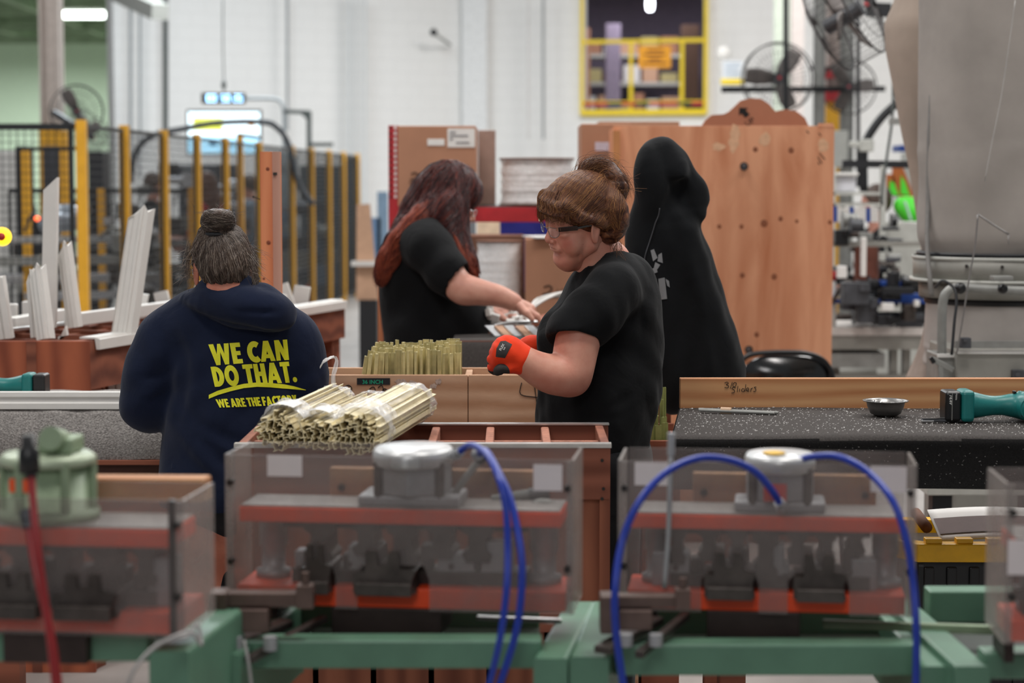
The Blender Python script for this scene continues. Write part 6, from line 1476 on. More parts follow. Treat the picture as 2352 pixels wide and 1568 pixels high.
def vprofile(bx, by, tx, ty, Db, Dt, wpx, label, notch=True, kind=0, depth=.03):
    A = P(bx, by, Db); B = P(tx, ty, Dt); d = (B - A); L = d.length; d.normalize(); wd = wpx * Db / F; h_ = wd / 2
    if kind == 0: pr = [(-h_, 0), (-h_, depth * .3), (-h_ * .55, depth * .3), (-h_ * .5, 0), (-h_ * .1, 0), (-h_ * .05, -.006), (h_ * .2, -.006), (h_ * .25, 0), (h_ * .6, 0), (h_, depth * .9), (h_, depth), (h_ * .5, depth * .4), (-h_, depth * .45)]
    elif kind == 1: pr = [(-h_, 0), (-h_ * .2, -.004), (-h_ * .15, .002), (.0, .002), (h_ * .1, -.008), (h_ * .9, -.008), (h_, 0), (h_, depth), (-h_, depth)]
    else: pr = [(-h_, 0), (h_, 0), (h_, depth), (-h_, depth)]
    x = Vector((1, 0, 0)); x = (x - d * x.dot(d)).normalized(); y = x.cross(d) * -1
    if y.y < 0: y = -y
    b = MB(); n = len(pr); a = [A + x * p[0] + y * p[1] for p in pr]
    tops = []
    for i, p in enumerate(pr):
        c = L + (.012 * math.sin(7 * p[0] / h_) - .03 * (p[0] / h_ < -.45) if notch else 0) ; tops.append(A + x * p[0] + y * p[1] + d * c)
    b.add(a + tops, [(i, (i + 1) % n, n + (i + 1) % n, n + i) for i in range(n)]); b.add(a, [tuple(range(n - 1, -1, -1))]); b.add(tops, [tuple(range(n))])
    o = b.build('vinyl_profile', M_white, bevel=.0008); tag(o, label, 'profile'); return o
vprofile(110, 752, 115, 412, 6.85, 6.85, 31, 'tallest white profile, upright, left of the yellow post', kind=2, depth=.04)
vprofile(283, 770, 325, 478, 6.75, 6.8, 56, 'wide white profile with screw holes leaning right beside the yellow post', kind=0)
vprofile(103, 778, 82, 612, 6.56, 6.6, 40, 'short white profile with a saw-toothed top leaning left', kind=0)
vprofile(80, 775, 68, 622, 6.6, 6.62, 20, 'narrow white profile behind the saw-toothed one', kind=1)
vprofile(170, 752, 145, 560, 6.9, 6.9, 33, 'ribbed white profile leaning left between the tallest and the yellow post', kind=0)
vprofile(12, 778, -8, 640, 6.6, 6.6, 34, 'white profile cut off by the left edge of the picture', kind=1)
vprofile(143, 772, 140, 756, 6.7, 6.7, 22, 'stub of white profile barely showing above the rack', kind=2, depth=.03)
vprofile(258, 905, 250, 850, 6.75, 6.75, 14, 'first white profile on the shelf under the red rack', notch=False, kind=2)
vprofile(278, 905, 272, 862, 6.75, 6.75, 16, 'second white profile on the shelf under the red rack', notch=False, kind=2)
random.seed(33)
for i in range(22):
    t_ = 1.15 + random.uniform(0, .98) * (klen - 1.25); q = KP(t_, random.uniform(.05, .5), zk - .05); h_ = random.uniform(.06, .16); 
    d = Vector((random.uniform(-.35, .5), random.uniform(-.3, .3), 1)).normalized(); w_ = random.uniform(.016, .035)
    u_ = d.cross(Vector((0, 1, 0))).normalized(); b = MB(); b.prism([(-w_, 0), (w_, 0), (w_, .012), (w_ * .3, .016), (w_ * .2, .03), (-w_, .03)], q, u_, Vector((0, 1, 0)), d * h_)
    o = b.build('profile_offcut', M_white, bevel=.001); tag(o, 'short white vinyl offcut poking up from the far end of the red rack', 'offcut', 'white offcuts in the red rack')
for (a_, b_, y_, lb_) in ((2, 36, 712, 'curled white offcut at the far left on the red rack'), (50, 80, 706, 'square white offcut left of the tallest profile')):
    q0 = P(a_, y_ + 14, 7.6); q1 = P(b_, y_ - 14, 7.6); o = MB().bb((q0.x, 7.6, q0.z - .03), (q1.x, 7.64, q1.z)).build('profile_offcut', M_white, bevel=.004); tag(o, lb_, 'offcut')
# timber post with nail
DP = 6.2; q0, q1, q2 = P(597, 400, DP), P(625, 400, DP), P(645, 400, DP + .05); zt_ = P(0, 348, DP).z
tp_ = T('timber_post', 'tall orange-brown timber post with a nail left of the fence end', 'post', (q1.x, DP, 0))
x0 = q0.x; b = MB(); b.prism([(q0.x, DP), (q1.x, DP), (q2.x, DP + .03), (q2.x, DP + .07), (q0.x + .01, DP + .07)], (0, 0, 0), (1, 0, 0), (0, 1, 0), (0, 0, zt_)); b.build('upright', M_wpost, tp_, bevel=.0015)
b = MB(); b.prism([(q1.x + .0006, DP - .0004), (q2.x + .0012, DP + .0298), (q2.x - .001, DP + .033), (q1.x, DP + .003)], (0, 0, .001), (1, 0, 0), (0, 1, 0), (0, 0, zt_ - .001)); b.build('pale_face', M_wpostp, tp_)
MB().cyl(P(582, 452, DP - .01), P(599, 458, DP + .01), .0014, n=6).cyl(P(581.5, 451.5, DP - .012), P(583, 452.2, DP - .01), .0035, n=8).build('nail', M_screw, tp_)
for kx, ky, kr in ((615, 388, .006), (617, 557, .007), (606, 640, .004)): MB().lathe([(0, -.0004), (kr, -.0003), (kr * .6, -.0006), (0, -.0007)], P(kx, ky, DP), (0, 1, 0), 10).build('knot', mat('knot', '#7c3b22', .7), tp_)
b = MB(); b.bar(P(632, 395, DP + .014), P(637, 470, DP + .02), .0012, .0012).bar(P(637, 470, DP + .02), P(635, 500, DP + .018), .0012, .0012).bb(P(627, 402, DP + .002), P(637, 396, DP + .012)); b.build('crack', M_screw, tp_)
# ---------------------------------------------------------------- safety fence
M_mesh = mat('fence_wire', '#26282a', .5, .3)
def mesh_panel(a, c, z0, z1, par, sp=.05, r=.0045, name='mesh_panel', frame=.018):
    a = Vector(a); c = Vector(c); L = (c - a).length; b = MB(); n = max(2, int(L / sp)); m_ = int((z1 - z0) / sp)
    up = (0, 1, 0)
    for i in range(1, n):
        p = a.lerp(c, i / n); b.bb((p.x - r / 2, p.y - r / 2, z0), (p.x + r / 2, p.y + r / 2, z1))
    for j in range(1, m_):
        z = z0 + (z1 - z0) * j / m_; b.bar((a.x, a.y, z), (c.x, c.y, z), r, r)
    for z in (z0, z1): b.bar((a.x, a.y, z), (c.x, c.y, z), frame * 1.4, frame * 1.4)
    for p in (a, c): b.bb((p.x - frame / 2, p.y - frame / 2, z0), (p.x + frame / 2, p.y + frame / 2, z1))
    return b.build(name, M_mesh, par)
FY0 = 13.07; FX0 = (192 - CX) / F * FY0
fpx = [192, 290, 380, 455, 520, 597, 672, 717, 757, 790, 822]; fp = []
for px in fpx:
    m_ = (px - CX) / F; y = (FX0 - .0422 * FY0) / (m_ - .0422); fp.append(Vector((m_ * y, y, 0)))
sf = T('safety_fence', 'black wire fence with yellow posts running away along the machine cell', 'fence', (fp[0].x, fp[0].y, 0))
for i, p in enumerate(fp):
    MB().bb((p.x - .033, p.y - .03, 0), (p.x + .033, p.y + .03, 2.03)).build('post', M_yellow, sf, bevel=.004)
    if i < len(fp) - 1:
        n_ = fp[i + 1]; d = (n_ - p).normalized(); mesh_panel(p + d * .07, n_ - d * .07, .12, 1.99, sf)
sf2 = T('safety_fence', 'front section of black wire fence left of the first yellow post', 'fence', (fp[0].x - 1, FY0, 0))
lx = fp[0].x - .07
for k in range(1): mesh_panel((lx - 1.5, FY0, 0), (lx, FY0, 0), .12, 1.985, sf2, frame=.03)
MB().bb((lx - 1.6, FY0 - .03, 0), (lx - 1.53, FY0 + .03, 2.03)).build('post', M_yellow, sf2)
MB().bar((lx - 1.5, FY0, 1.99), (lx + .03, FY0, 1.99), .03, .025).build('top_rail', M_mesh, sf2)
# lower inner fence and doubled posts
sf3 = T('inner_fence', 'lower black fence with yellow posts inside the machine cell', 'fence', (-3.6, 17, 0))
DI = 17.0; zi = P(0, 432, DI).z; xs_ = [P(a, 430, DI).x for a in (20, 232, 440)]
for x in xs_[1:]: MB().bb((x - .03, DI - .03, 0), (x + .03, DI + .03, zi)).build('post', M_yellow, sf3)
mesh_panel((xs_[0], DI, 0), (xs_[1] - .06, DI, 0), .1, zi - .03, sf3); mesh_panel((xs_[1] + .06, DI, 0), (xs_[2] - .06, DI, 0), .1, zi - .03, sf3)
MB().bar((xs_[0], DI, zi - .02), (xs_[2], DI, zi - .02), .03, .03).build('top_rail', M_mesh, sf3)
for px0, D_, yt, lb_ in ((59, 15.5, 346, 'yellow post standing behind the front fence section at far left'), (551, 19, 312, 'yellow post of the doorway in front of the screen'), (146, 16.5, 300, 'dim yellow post behind the tallest white profile')):
    q = P(px0, yt, D_); o = MB().bb((q.x - .03, D_ - .03, 0), (q.x + .03, D_ + .03, q.z)).build('fence_post', M_yellow, bevel=.004); tag(o, lb_, 'post')
q = P(551, 310, 19); o = MB().bar(P(547, 309, 19), P(598, 316, 19.6), .03, .03).build('lintel_bar', M_black); tag(o, 'black bar across the doorway posts in front of the screen', 'bar')
o = MB().bar(P(52, 342, 15.5), P(190, 341, 15.5), .03, .03).build('cross_bar', M_black); tag(o, 'short black bar joining the posts behind the front fence', 'bar')
# ---------------------------------------------------------------- screen, clock and cables
DT = 26.5; a, c = P(431, 255, DT), P(598, 353, DT)
tv = T('wall_screen', 'large bright screen with coloured chart hanging above the fence', 'screen', ((a.x + c.x) / 2, DT, c.z))
MB().bb((a.x - .02, DT, c.z - .02), (c.x + .02, DT + .06, a.z + .02)).build('housing', M_black, tv, bevel=.01)
def scr(x0, y0, x1, y1, m, k): 
    p, q = P(x0, y0, DT), P(x1, y1, DT); MB().bb((p.x, DT - .002 * k, q.z), (q.x, DT - .002 * k + .001, p.z)).build('screen_image', m, tv)
scr(432, 257, 597, 352, emit('scr_white', '#dff6ff', 2.6), 1); scr(443, 270, 512, 300, emit('scr_yellow', '#e4ec5a', 1.6), 2); scr(452, 280, 506, 290, emit('scr_olive', '#8c9a3a', .8), 3)
scr(520, 276, 552, 285, emit('scr_teal', '#36d6cf', 1), 2); scr(552, 272, 580, 280, emit('scr_pink', '#f09ad0', 1), 2); scr(570, 280, 584, 290, emit('scr_amber', '#f0a030', 1), 3)
scr(432, 312, 597, 351, emit('scr_blue', '#a5dcf8', 2.2), 2); scr(480, 324, 500, 334, emit('scr_ink', '#5a9ac8', .8), 3); scr(525, 324, 540, 334, emit('scr_ink', '#5a9ac8', .8) if False else MATS['scr_ink'], 3)
DK = 25; a, c = P(462, 213, DK), P(563, 238, DK); ck = T('digital_clock', 'black digital clock with glowing blue digits above the screen', 'clock', ((a.x + c.x) / 2, DK, c.z))
MB().bb((a.x, DK, c.z), (c.x, DK + .06, a.z)).build('housing', M_black, ck, bevel=.006)
seg = emit('digit_blue', '#9fd4ff', 7)
def digit(x, ch, w_=.036, h_=.075):
    z0 = (a.z + c.z) / 2 - h_ / 2; S = {'0': 'abcdef', '1': 'bc', '2': 'abged', '5': 'afgcd', '8': 'abcdefg', '6': 'afgedc', '4': 'fgbc'}[ch]; b = MB(); t_ = .009
    R_ = {'a': (0, h_, w_, h_), 'd': (0, 0, w_, 0), 'g': (0, h_ / 2, w_, h_ / 2), 'f': (0, h_ / 2, 0, h_), 'b': (w_, h_ / 2, w_, h_), 'e': (0, 0, 0, h_ / 2), 'c': (w_, 0, w_, h_ / 2)}
    for k in S: r_ = R_[k]; b.bb((x + r_[0] - t_ / 2, DK - .004, z0 + r_[1] - t_ / 2), (x + r_[2] + t_ / 2, DK, z0 + r_[3] + t_ / 2))
    b.build('digit', seg, ck)
for px, ch in ((469, '1'), (478, '0'), (489, '8'), (509, '5'), (520, '8'), (538, '2'), (549, '6')): digit(P(px, 225, DK).x, ch)
o = MB().tube([P(512, -10, 25), P(512, 100, 25), P(514, 180, 25), P(514, 213, 25.03)], .008, 6, 4).ell(P(514, 195, 25), (.03, .03, .06)).build('hanging_cord', M_piped, ck)
o = MB().tube([P(565, 226, 26), P(630, 227, 26), P(648, 240, 26), P(652, 280, 26), P(652, 400, 26)], .025, 8, 5).build('bent_conduit', M_pipe); tag(o, 'bent grey conduit from the clock down to the fence', 'conduit')
o = MB().tube([P(300, 420, 22), P(312, 350, 22), P(350, 312, 22), P(420, 296, 22), P(500, 282, 22), P(600, 280, 22), P(635, 292, 22), P(662, 330, 22), P(685, 420, 22), P(720, 470, 22)], .032, 8, 5).build('cable_loop', mat('cable_dark', '#3c4147', .5)); tag(o, 'thick dark cable looping in an arch behind the fence', 'cable')
o = MB().bar(P(652, 256, 26), P(712, 258, 26), .05, .05).bar(P(710, 256, 26), P(710, 420, 26), .06, .06).bar(P(693, 258, 26), P(710, 275, 26), .04, .04).bar(P(714, 332, 26), P(765, 332, 26), .05, .05).build('steel_bracket', M_piped); tag(o, 'dark steel frame bracket right of the screen', 'bracket')
# ---------------------------------------------------------------- fans
def fan(px, py, rpx, D, label, yaw=0, pitch=0, tilt=0, blade_a=25, m=M_fanm, mount=True):
    c = P(px, py, D); r = rpx * D / F; f = T('industrial_fan', label, 'fan', c, 0, rot=(R(pitch), R(tilt), R(yaw))); f.rotation_mode = 'ZYX' if not mount else 'XYZ'; ORG[f.name] = Vector((0, 0, 0)); B = lambda b, n, m_: b.build(n, m_, f, local=True)
    b = MB()
    for dy in (-.09, .09): b.tube([(r * math.cos(k * math.tau / 36), dy, r * math.sin(k * math.tau / 36)) for k in range(36)], r * .022, 6, 1, closed=True, raw=True)
    for rr_ in (.35, .7): b.tube([(r * rr_ * math.cos(k * math.tau / 28), -.1 - .05 * (1 - rr_), r * rr_ * math.sin(k * math.tau / 28)) for k in range(28)], r * .008, 4, 1, closed=True, raw=True)
    for k in range(40):
        a = k * math.tau / 40; ca, sa = math.cos(a), math.sin(a)
        b.tube([(r * .16 * ca, -.16, r * .16 * sa), (r * .6 * ca, -.14, r * .6 * sa), (r * ca, -.09, r * sa), (r * ca, .09, r * sa), (r * .6 * ca, .13, r * .6 * sa), (r * .16 * ca, .14, r * .16 * sa)], r * .006, 3, 1, raw=True)
    B(b, 'guard', m)
    for k in range(3 if blade_a < 90 else 2):
        a = R(blade_a) + k * math.tau / (3 if blade_a < 90 else 2)
        def bl(u, v): q_ = r * (.12 + .8 * u); w_ = r * (.13 + .1 * math.sin(u * 2.6)) * (v - .5) * 2; return (q_ * math.cos(a) - w_ * math.sin(a), .05 * (v - .5), q_ * math.sin(a) + w_ * math.cos(a))
        o = MB().grid(bl, 6, 4); o = B(o, 'blade', mat('fan_blade', '#6e6764', .5, .2)); md = o.modifiers.new('s', 'SOLIDIFY'); md.thickness = .006
    B(MB().cyl((0, -.1, 0), (0, .2 if mount else .1, 0), r * .16, n=18), 'motor', M_dgrey); B(MB().cyl((0, -.135, 0), (0, -.12, 0), r * .05, n=12), 'badge', M_red)
    if mount: B(MB().bar((0, .2, 0), (0, .45, 0), .05, .05), 'bracket', M_dgrey)
    return f
fan(176, 256, 60, 20.2, 'large left fan on the grey column above the front fence', yaw=15, blade_a=118)
fan(196, 305, 46, 18, 'lower left fan tilted behind the first yellow post', yaw=55, pitch=25, blade_a=30)
fan(1786, 180, 80, 17.5, 'large right fan with dark blades left of the yellow guarded column', blade_a=55)
fan(1950, 200, 62, 18.5, 'round fan guard behind and right of the yellow guarded column', yaw=-10, blade_a=5)
fan(1938, 40, 112, 9.8, 'near fan seen edge-on tipped down at the top of the picture', yaw=66, pitch=0, tilt=-30, blade_a=70, mount=False)
o = MB().bar(P(1660, 206, 17.6), P(2030, 204, 18.8), .04, .05).build('fan_bar', M_black); tag(o, 'long black bar carrying the two right fans', 'bar')
o = MB().bar(P(1860, 157, 18.8), P(1955, 157, 18.8), .04, .03).build('strap_bar', M_black); tag(o, 'short black bar clamped to the column above the fan bar', 'bar')
q = P(1914, 165, 19.6); MB().bb((q.x - .08, 19.78, q.z - .05), (q.x + .08, 19.9, q.z + .04)).build('red_plate', M_red, col2)
MB().bb((P(1895, 222, 19.8).x, 19.8, P(0, 232, 19.8).z), (P(1935, 222, 19.8).x, 19.9, P(0, 208, 19.8).z)).build('red_cap', M_red, col2)
for px, m_, r_, D_, lb_ in ((1883, M_grey, .055, 18.36, 'grey upright tube left of the yellow column guard'), (1947, M_grey, .066, 18.6, 'grey upright tube right of the yellow column guard'), (1805, M_black, .022, 16.8, 'thin black hanging rod crossing the large right fan'), (1971, M_black, .016, 16, 'thin black hanging rod right of the column')):
    o = MB().cyl(P(px, -30, D_), P(px, 300 if px != 1971 else 430, D_) if px not in (1883, 1947) else V3(P(px, 300, D_).x, D_, 0), r_, n=8).build('hanging_rod', m_); tag(o, lb_, 'rod')
for px, w_, m_ in ((1796, .11, mat('pale_green', '#c3cdbf', .6)), (1832, .09, mat('pale_pinkgrey', '#cfc6c2', .6))):
    q = P(px, 100, 28); o = MB().bb((q.x - w_, 28, 0), (q.x + w_, 28.1, 6)).build('wall_duct', m_); tag(o, 'pale green duct on the back wall behind the large right fan' if px == 1796 else 'pale pinkish duct beside the pale green one', 'duct')
o = MB().bb((P(1913, 0, 18.4).x, 18.35, P(0, 385, 18.4).z), (P(1950, 0, 18.4).x, 18.54, P(0, 300, 18.4).z)).build('electrical_box', M_lgrey, bevel=.01); tag(o, 'grey electrical box on the column right of the plywood cabinet', 'box')
q = P(1663, 122, 29); o = MB().lathe([(0, 0), (.085, 0), (.1, -.02), (.085, -.04), (0, -.03)], q, (0, 1, 0), 24).build('wall_gauge', M_paper); tag(o, 'round white dial on the wall right of the yellow frame', 'dial')
q = P(1682, 172, 29); o = MB().bb((q.x - .15, 28.95, q.z - .2), (q.x + .15, 29, q.z + .2)).build('notice', mat('notice_white', '#dfe2e6', .6)); tag(o, 'white notice with rows of small blue text on the wall', 'notice'); ORG[o.name] = o.location.copy()
b = MB()
for k in range(7): b.bb((q.x - .12, 28.945, q.z + .15 - k * .045), (q.x + .12 - .02 * (k % 3), 28.948, q.z + .165 - k * .045))
b.build('print', mat('print_blue', '#8ea4b8', .6), o)
q = P(1680, 188, 29); o = MB().bb((q.x - .16, 28.93, q.z - .035), (q.x + .16, 28.944, q.z + .04)).build('notice', M_lyellow); tag(o, 'yellow strip sign below the white notice', 'sign')
# ---------------------------------------------------------------- red pallet rack with boxes and spools
DR = 9.8; zs = P(0, 474, DR).z
rr = T('pallet_rack', 'red pallet rack with punched upright holding boxes and a spool', 'rack', (P(1110, 800, DR).x, DR, 0))
ux0, ux1 = P(892, 300, DR).x, P(914, 300, DR).x; zt_ = P(0, 288, DR).z
def upright(x0, x1, y):
    b = MB(); b.mi = 0; b.bb((x0, y, 0), (x1, y + .05, zt_)); b.mi = 1
    k = 0; z = zs + .04
    while z < zt_ - .01:
        b.bb((x0 + (x1 - x0) * .6, y - .002, z), (x0 + (x1 - x0) * .85, y, z + .018)); b.mi = 2; b.bb((x0 + (x1 - x0) * .12, y - .002, z), (x0 + (x1 - x0) * .3, y, z + .014)); b.mi = 1; z += .028
    return b.build('upright', [M_red, M_paper, M_ink], rr)
upright(ux0, ux1, DR); xr1 = P(1460, 300, DR).x; MB().bb((xr1, DR, 0), (xr1 + .06, DR + .05, zs)).build('upright', M_red, rr)
for y in (DR + .6,): MB().bb((ux0, y, 0), (ux1, y + .05, zt_)).build('upright', M_red, rr); MB().bb((xr1, y, 0), (xr1 + .06, y + .05, zs)).build('upright', M_red, rr)
for y in (DR - .01, DR + .6): MB().bb((ux1, y, P(0, 510, DR).z), (xr1, y + .05, zs - .002)).build('beam', M_red, rr, bevel=.003)
MB().bb((ux1, DR - .01, zs - .002), (xr1, DR + .65, zs)).build('deck', M_black, rr)
def cbox(x0, x1, y0, y1, z0, z1, label, flaps=False, name='cardboard_box', rz=0, logo=None, m=M_card):
    b_ = T(name, label, 'box', ((x0 + x1) / 2, (y0 + y1) / 2, z0)); MB().bb((x0, y0, z0), (x1, y1, z1)).build('carton', m, b_, bevel=.004)
    if logo:
        lx_, lz_, s_ = logo
        MB().tube([(lx_ - .5 * s_, y0 - .002, lz_), (lx_ - .1 * s_, y0 - .002, lz_ + .08 * s_), (lx_ + .2 * s_, y0 - .002, lz_ + .4 * s_), (lx_ - .05 * s_, y0 - .002, lz_ + .62 * s_), (lx_ - .4 * s_, y0 - .002, lz_ + .5 * s_)], .07 * s_, 6, 5).tube([(lx_ - .5 * s_, y0 - .002, lz_), (lx_ + .1 * s_, y0 - .002, lz_ - .1 * s_), (lx_ + .45 * s_, y0 - .002, lz_ + .05 * s_)], .06 * s_, 6, 5).bb((lx_ - .6 * s_, y0 - .002, lz_ - .3 * s_), (lx_ + 2.4 * s_, y0 - .0005, lz_ - .24 * s_)).build('logo', M_print, b_)
        write('lettering', 'UFI', (lx_ + .55 * s_, y0, lz_ - .02 * s_), (1, 0, 0), (0, 0, 1), .42 * s_, M_print, b_, lift=.0015, offset=.0)
    return b_
X_ = lambda px, D: P(px, 420, D).x; Z_ = lambda py, D: P(1176, py, D).z
bx = cbox(X_(914, 9.75), X_(1093, 9.75), 9.75, 10.3, zs, Z_(289, 9.75), 'large cardboard box with two white labels on the red rack', logo=(X_(955, 9.75), Z_(412, 9.75), .055))
MB().bb((X_(1028, 9.74), 9.747, Z_(338, 9.75)), (X_(1091, 9.74), 9.75, Z_(295, 9.75))).build('shipping_label', M_paper, bx)
b = MB()
for k, (w0, w1) in enumerate(((.08, .3), (.08, .75), (.08, .2), (.3, .8))): b.bb((X_(1028 + 63 * w0, 9.74), 9.745, Z_(305 + 8 * k, 9.75)), (X_(1028 + 63 * w1, 9.74), 9.7465, Z_(302 + 8 * k, 9.75)))
b.build('print', mat('print_grey', '#77757a', .7) if 'print_grey' not in MATS else MATS['print_grey'], bx)
MB().bb((X_(982, 9.74), 9.747, Z_(334, 9.75)), (X_(1021, 9.74), 9.75, Z_(319, 9.75))).build('small_label', M_paper, bx)
b = MB(); b.prism([(-.01, 0), (.006, .0), (.006, .01), (.014, .01), (0, .03), (-.016, .01), (-.01, .01)], (X_(1074, 9.74), 9.747, Z_(392, 9.75)), (1, 0, 0), (0, 0, 1), (0, .002, 0)); b.build('arrow', M_ink, bx)
cbox(X_(1098, 10.3), X_(1138, 10.3), 10.35, 10.42, zs, Z_(298, 10.3), 'narrow film-covered carton beside the large box on the red rack', m=mat('card_film', '#93776a', .35, var=.1))
def spool(px0, px1, py0, py1, D, label, film=True):
    x0, x1 = X_(px0, D), X_(px1, D); cx_ = (x0 + x1) / 2; r = (x1 - x0) / 2; z0, z1 = Z_(py1, D), Z_(py0, D); yc = D + r
    s_ = T('film_spool', label, 'spool', (cx_, yc, z0)); h_ = z1 - z0
    MB().lathe([(0, h_ - .008), (r, h_ - .008), (r, h_), (0, h_)], (cx_, yc, z0), n=48).build('flange', M_cardd, s_); MB().lathe([(0, 0), (r, 0), (r, .008), (0, .008)], (cx_, yc, z0), n=48).build('flange', M_cardd, s_)
    pr = [(r * .6, .01)]
    for k in range(31):
        t_ = k / 30; pr.append((r * (.9 + .035 * math.sin(t_ * 21) * math.sin(t_ * 3.1) + .02 * math.sin(t_ * 47)) * (1 - .12 * max(0, t_ - .9) / .1), .012 + (h_ - .026) * t_))
    MB().lathe(pr, (cx_, yc, z0), n=64).build('wound_tubing', mat('tubing_white', '#f1f0ef', .3, var=.05, bs=.25, bscale=60), s_)
    if film: MB().lathe([(r * .97, .006)] + [(r * (.95 + .02 * math.sin(k * 1.7)), .006 + (h_ - .012) * k / 16) for k in range(1, 16)] + [(r * .97, h_ - .006)], (cx_, yc, z0), n=64).build('stretch_film', M_film, s_)
    return s_
spool(1146, 1322, 362, 472, 9.85, 'white spool wrapped in stretch film standing on the red rack')
sp2 = spool(1092, 1200, 553, 700, 8.9, 'film-wrapped white roll below the red beam, right of the red-haired woman')
cbox(X_(1207, 8.85), X_(1400, 8.85), 8.85, 9.3, 0, Z_(548, 8.85), 'tall brown carton with dark logo right of the film-wrapped roll', logo=(X_(1262, 8.85), Z_(675, 8.85), .06))
o = MB().bb((X_(1070, 9.15), 9.4, 0), (X_(1205, 9.15), 9.7, Z_(541, 9.4))).build('brown_carton', M_cardd, bevel=.004); tag(o, 'dark brown carton behind the film-wrapped roll', 'box')
o = MB().box(P(1260, 545, 8.95) + V3(0, 0, .003), (.18, .3, .006), rz=.2).build('paper_stack', M_paper); tag(o, 'papers lying on the tall brown carton', 'papers')
o = MB().bb((X_(1072, 10.9), 10.9, 0), (X_(1092, 10.9), 11, Z_(505, 10.9))).build('rack_upright', mat('greyblue', '#7c858a', .5)); tag(o, 'grey-blue upright behind the red-haired woman and the red beam', 'upright')
o = MB().bb((X_(1095, 11.2), 11.2, 0), (X_(1148, 11.2), 11.3, Z_(500, 11.2))).build('poster_board', mat('board_cream', '#e3cdb0', .7)); tag(o, 'cream board leaning under the red beam', 'board')
# person bending behind the red rack (blue top) and other far workers
M_blueshirt = cloth('blue_shirt', '#24246a'); M_redshirt = cloth('red_shirt', '#b01e2e'); M_slate = cloth('slate_shirt', '#6d7986'); M_vest = cloth('hi_vis', '#5ad63a'); M_vest.node_tree.nodes['Principled BSDF'].inputs['Base Color'].links and None
def far_person(px, py, D, label, top, hair, yaw=0, feet=True, arm=None, longhair=False, extra=None, h=.014):
    """px, py: head centre"""
    c = P(px, py, D); pr = T('person', label, 'person', (c.x, D, 0)); f = Vector((math.cos(R(yaw)), math.sin(R(yaw)), 0)); s_ = Vector((-f.y, f.x, 0))
    H = lambda a, b_, z: Vector((c.x, D, 0)) + f * a + s_ * b_ + Vector((0, 0, c.z + z))
    sd = SDF((c.x - .45, D - .45, 0), (c.x + .45, D + .45, c.z + .2), h); M3 = Matrix((f, s_, Vector((0, 0, 1)))).transposed()
    sd.ell(H(0, 0, .02), (.095, .078, .11), .02, M=M3); sd.ell(H(.05, 0, -.04), (.05, .05, .07), .02, M=M3); sd.ell(H(.1, 0, -.02), (.015, .012, .02), .01, M=M3)
    sd.chain([(H(-.01, 0, -.08), .055), (H(-.03, 0, -.2), .07)], .03)
    for q in (-1, 1):
        sd.chain([(H(-.02, q * .18, -.25), .05), (H(.02, q * .21, -.5), .042), (H(.2, q * .16, -.58), .034), (H(.33, q * .12, -.52), .026), (H(.4, q * .11, -.52), .03)], .02)
        sd.chain([(H(-.03, q * .09, -.75), .085), (Vector((c.x, D, .5)) + s_ * q * .1, .065), (Vector((c.x, D, .08)) + s_ * q * .1, .045)], .03)
    sdf_obj('body', sd, M_skinc, pr, 2)
    sd = SDF((c.x - .45, D - .45, .3), (c.x + .45, D + .45, c.z), h)
    sd.ell(H(-.03, 0, -.38), (.14, .19, .2), .04, M=M3); sd.ell(H(-.02, 0, -.6), (.14, .18, .2), .05, M=M3); sd.cone(H(-.03, -.13, -.22), H(-.03, .13, -.22), .075, .075, .04)
    for q in (-1, 1): sd.chain([(H(-.02, q * .17, -.25), .07), (H(.01, q * .21, -.42), .065)], .03)
    sd.ell(H(.0, 0, -.16), (.06, .06, .05), .01, op='-'); sdf_obj('shirt', sd, top, pr, 2)
    sd = SDF((c.x - .4, D - .4, .02), (c.x + .4, D + .4, c.z - .5), h)
    sd.ell(H(-.02, 0, -.78), (.14, .18, .15), .03, M=M3)
    for q in (-1, 1): sd.chain([(H(-.03, q * .09, -.8), .1), (Vector((c.x, D, .5)) + s_ * q * .1, .08), (Vector((c.x, D, .08)) + s_ * q * .1, .065)], .03)
    sdf_obj('trousers', sd, M_pants, pr, 2)
    sd = SDF((c.x - .2, D - .2, c.z - .4), (c.x + .2, D + .2, c.z + .2), h * .7); sd.ell(H(-.015, 0, .035), (.105, .09, .11), .02, M=M3); sd.ell(H(.11, 0, -.05), (.06, .09, .08), .01, M=M3, op='-')
    if longhair: sd.chain([(H(-.05, 0, 0), .09), (H(-.08, 0, -.12), .085), (H(-.1, .02, -.28), .06)], .04)
    sdf_obj('hair', sd, hair, pr, 2)
    for q in (-1, 1): b = MB(); shoe(b, Vector((c.x, D, 0)) + s_ * q * .1, f); b.build('shoe', M_black, pr)
    return pr
far_person(355, 425, 21, 'distant person with dark hair and dark clothes behind the fence', M_tee, M_hairB, yaw=0)
far_person(470, 428, 18.5, 'distant person with long brown hair and red shirt behind the fence', M_redshirt, M_hairA, yaw=150, longhair=True)
far_person(571, 428, 23, 'distant person in slate grey shirt between the yellow posts', M_slate, M_hairB, yaw=180)
far_person(1196, 440, 14, 'person in dark blue top behind the red rack, head hidden', M_blueshirt, M_hairB, yaw=-90)
pv = far_person(2010, 470, 13.5, 'worker in bright green high-visibility vest leaning over the right machine', M_tee, M_hairB, yaw=-170)
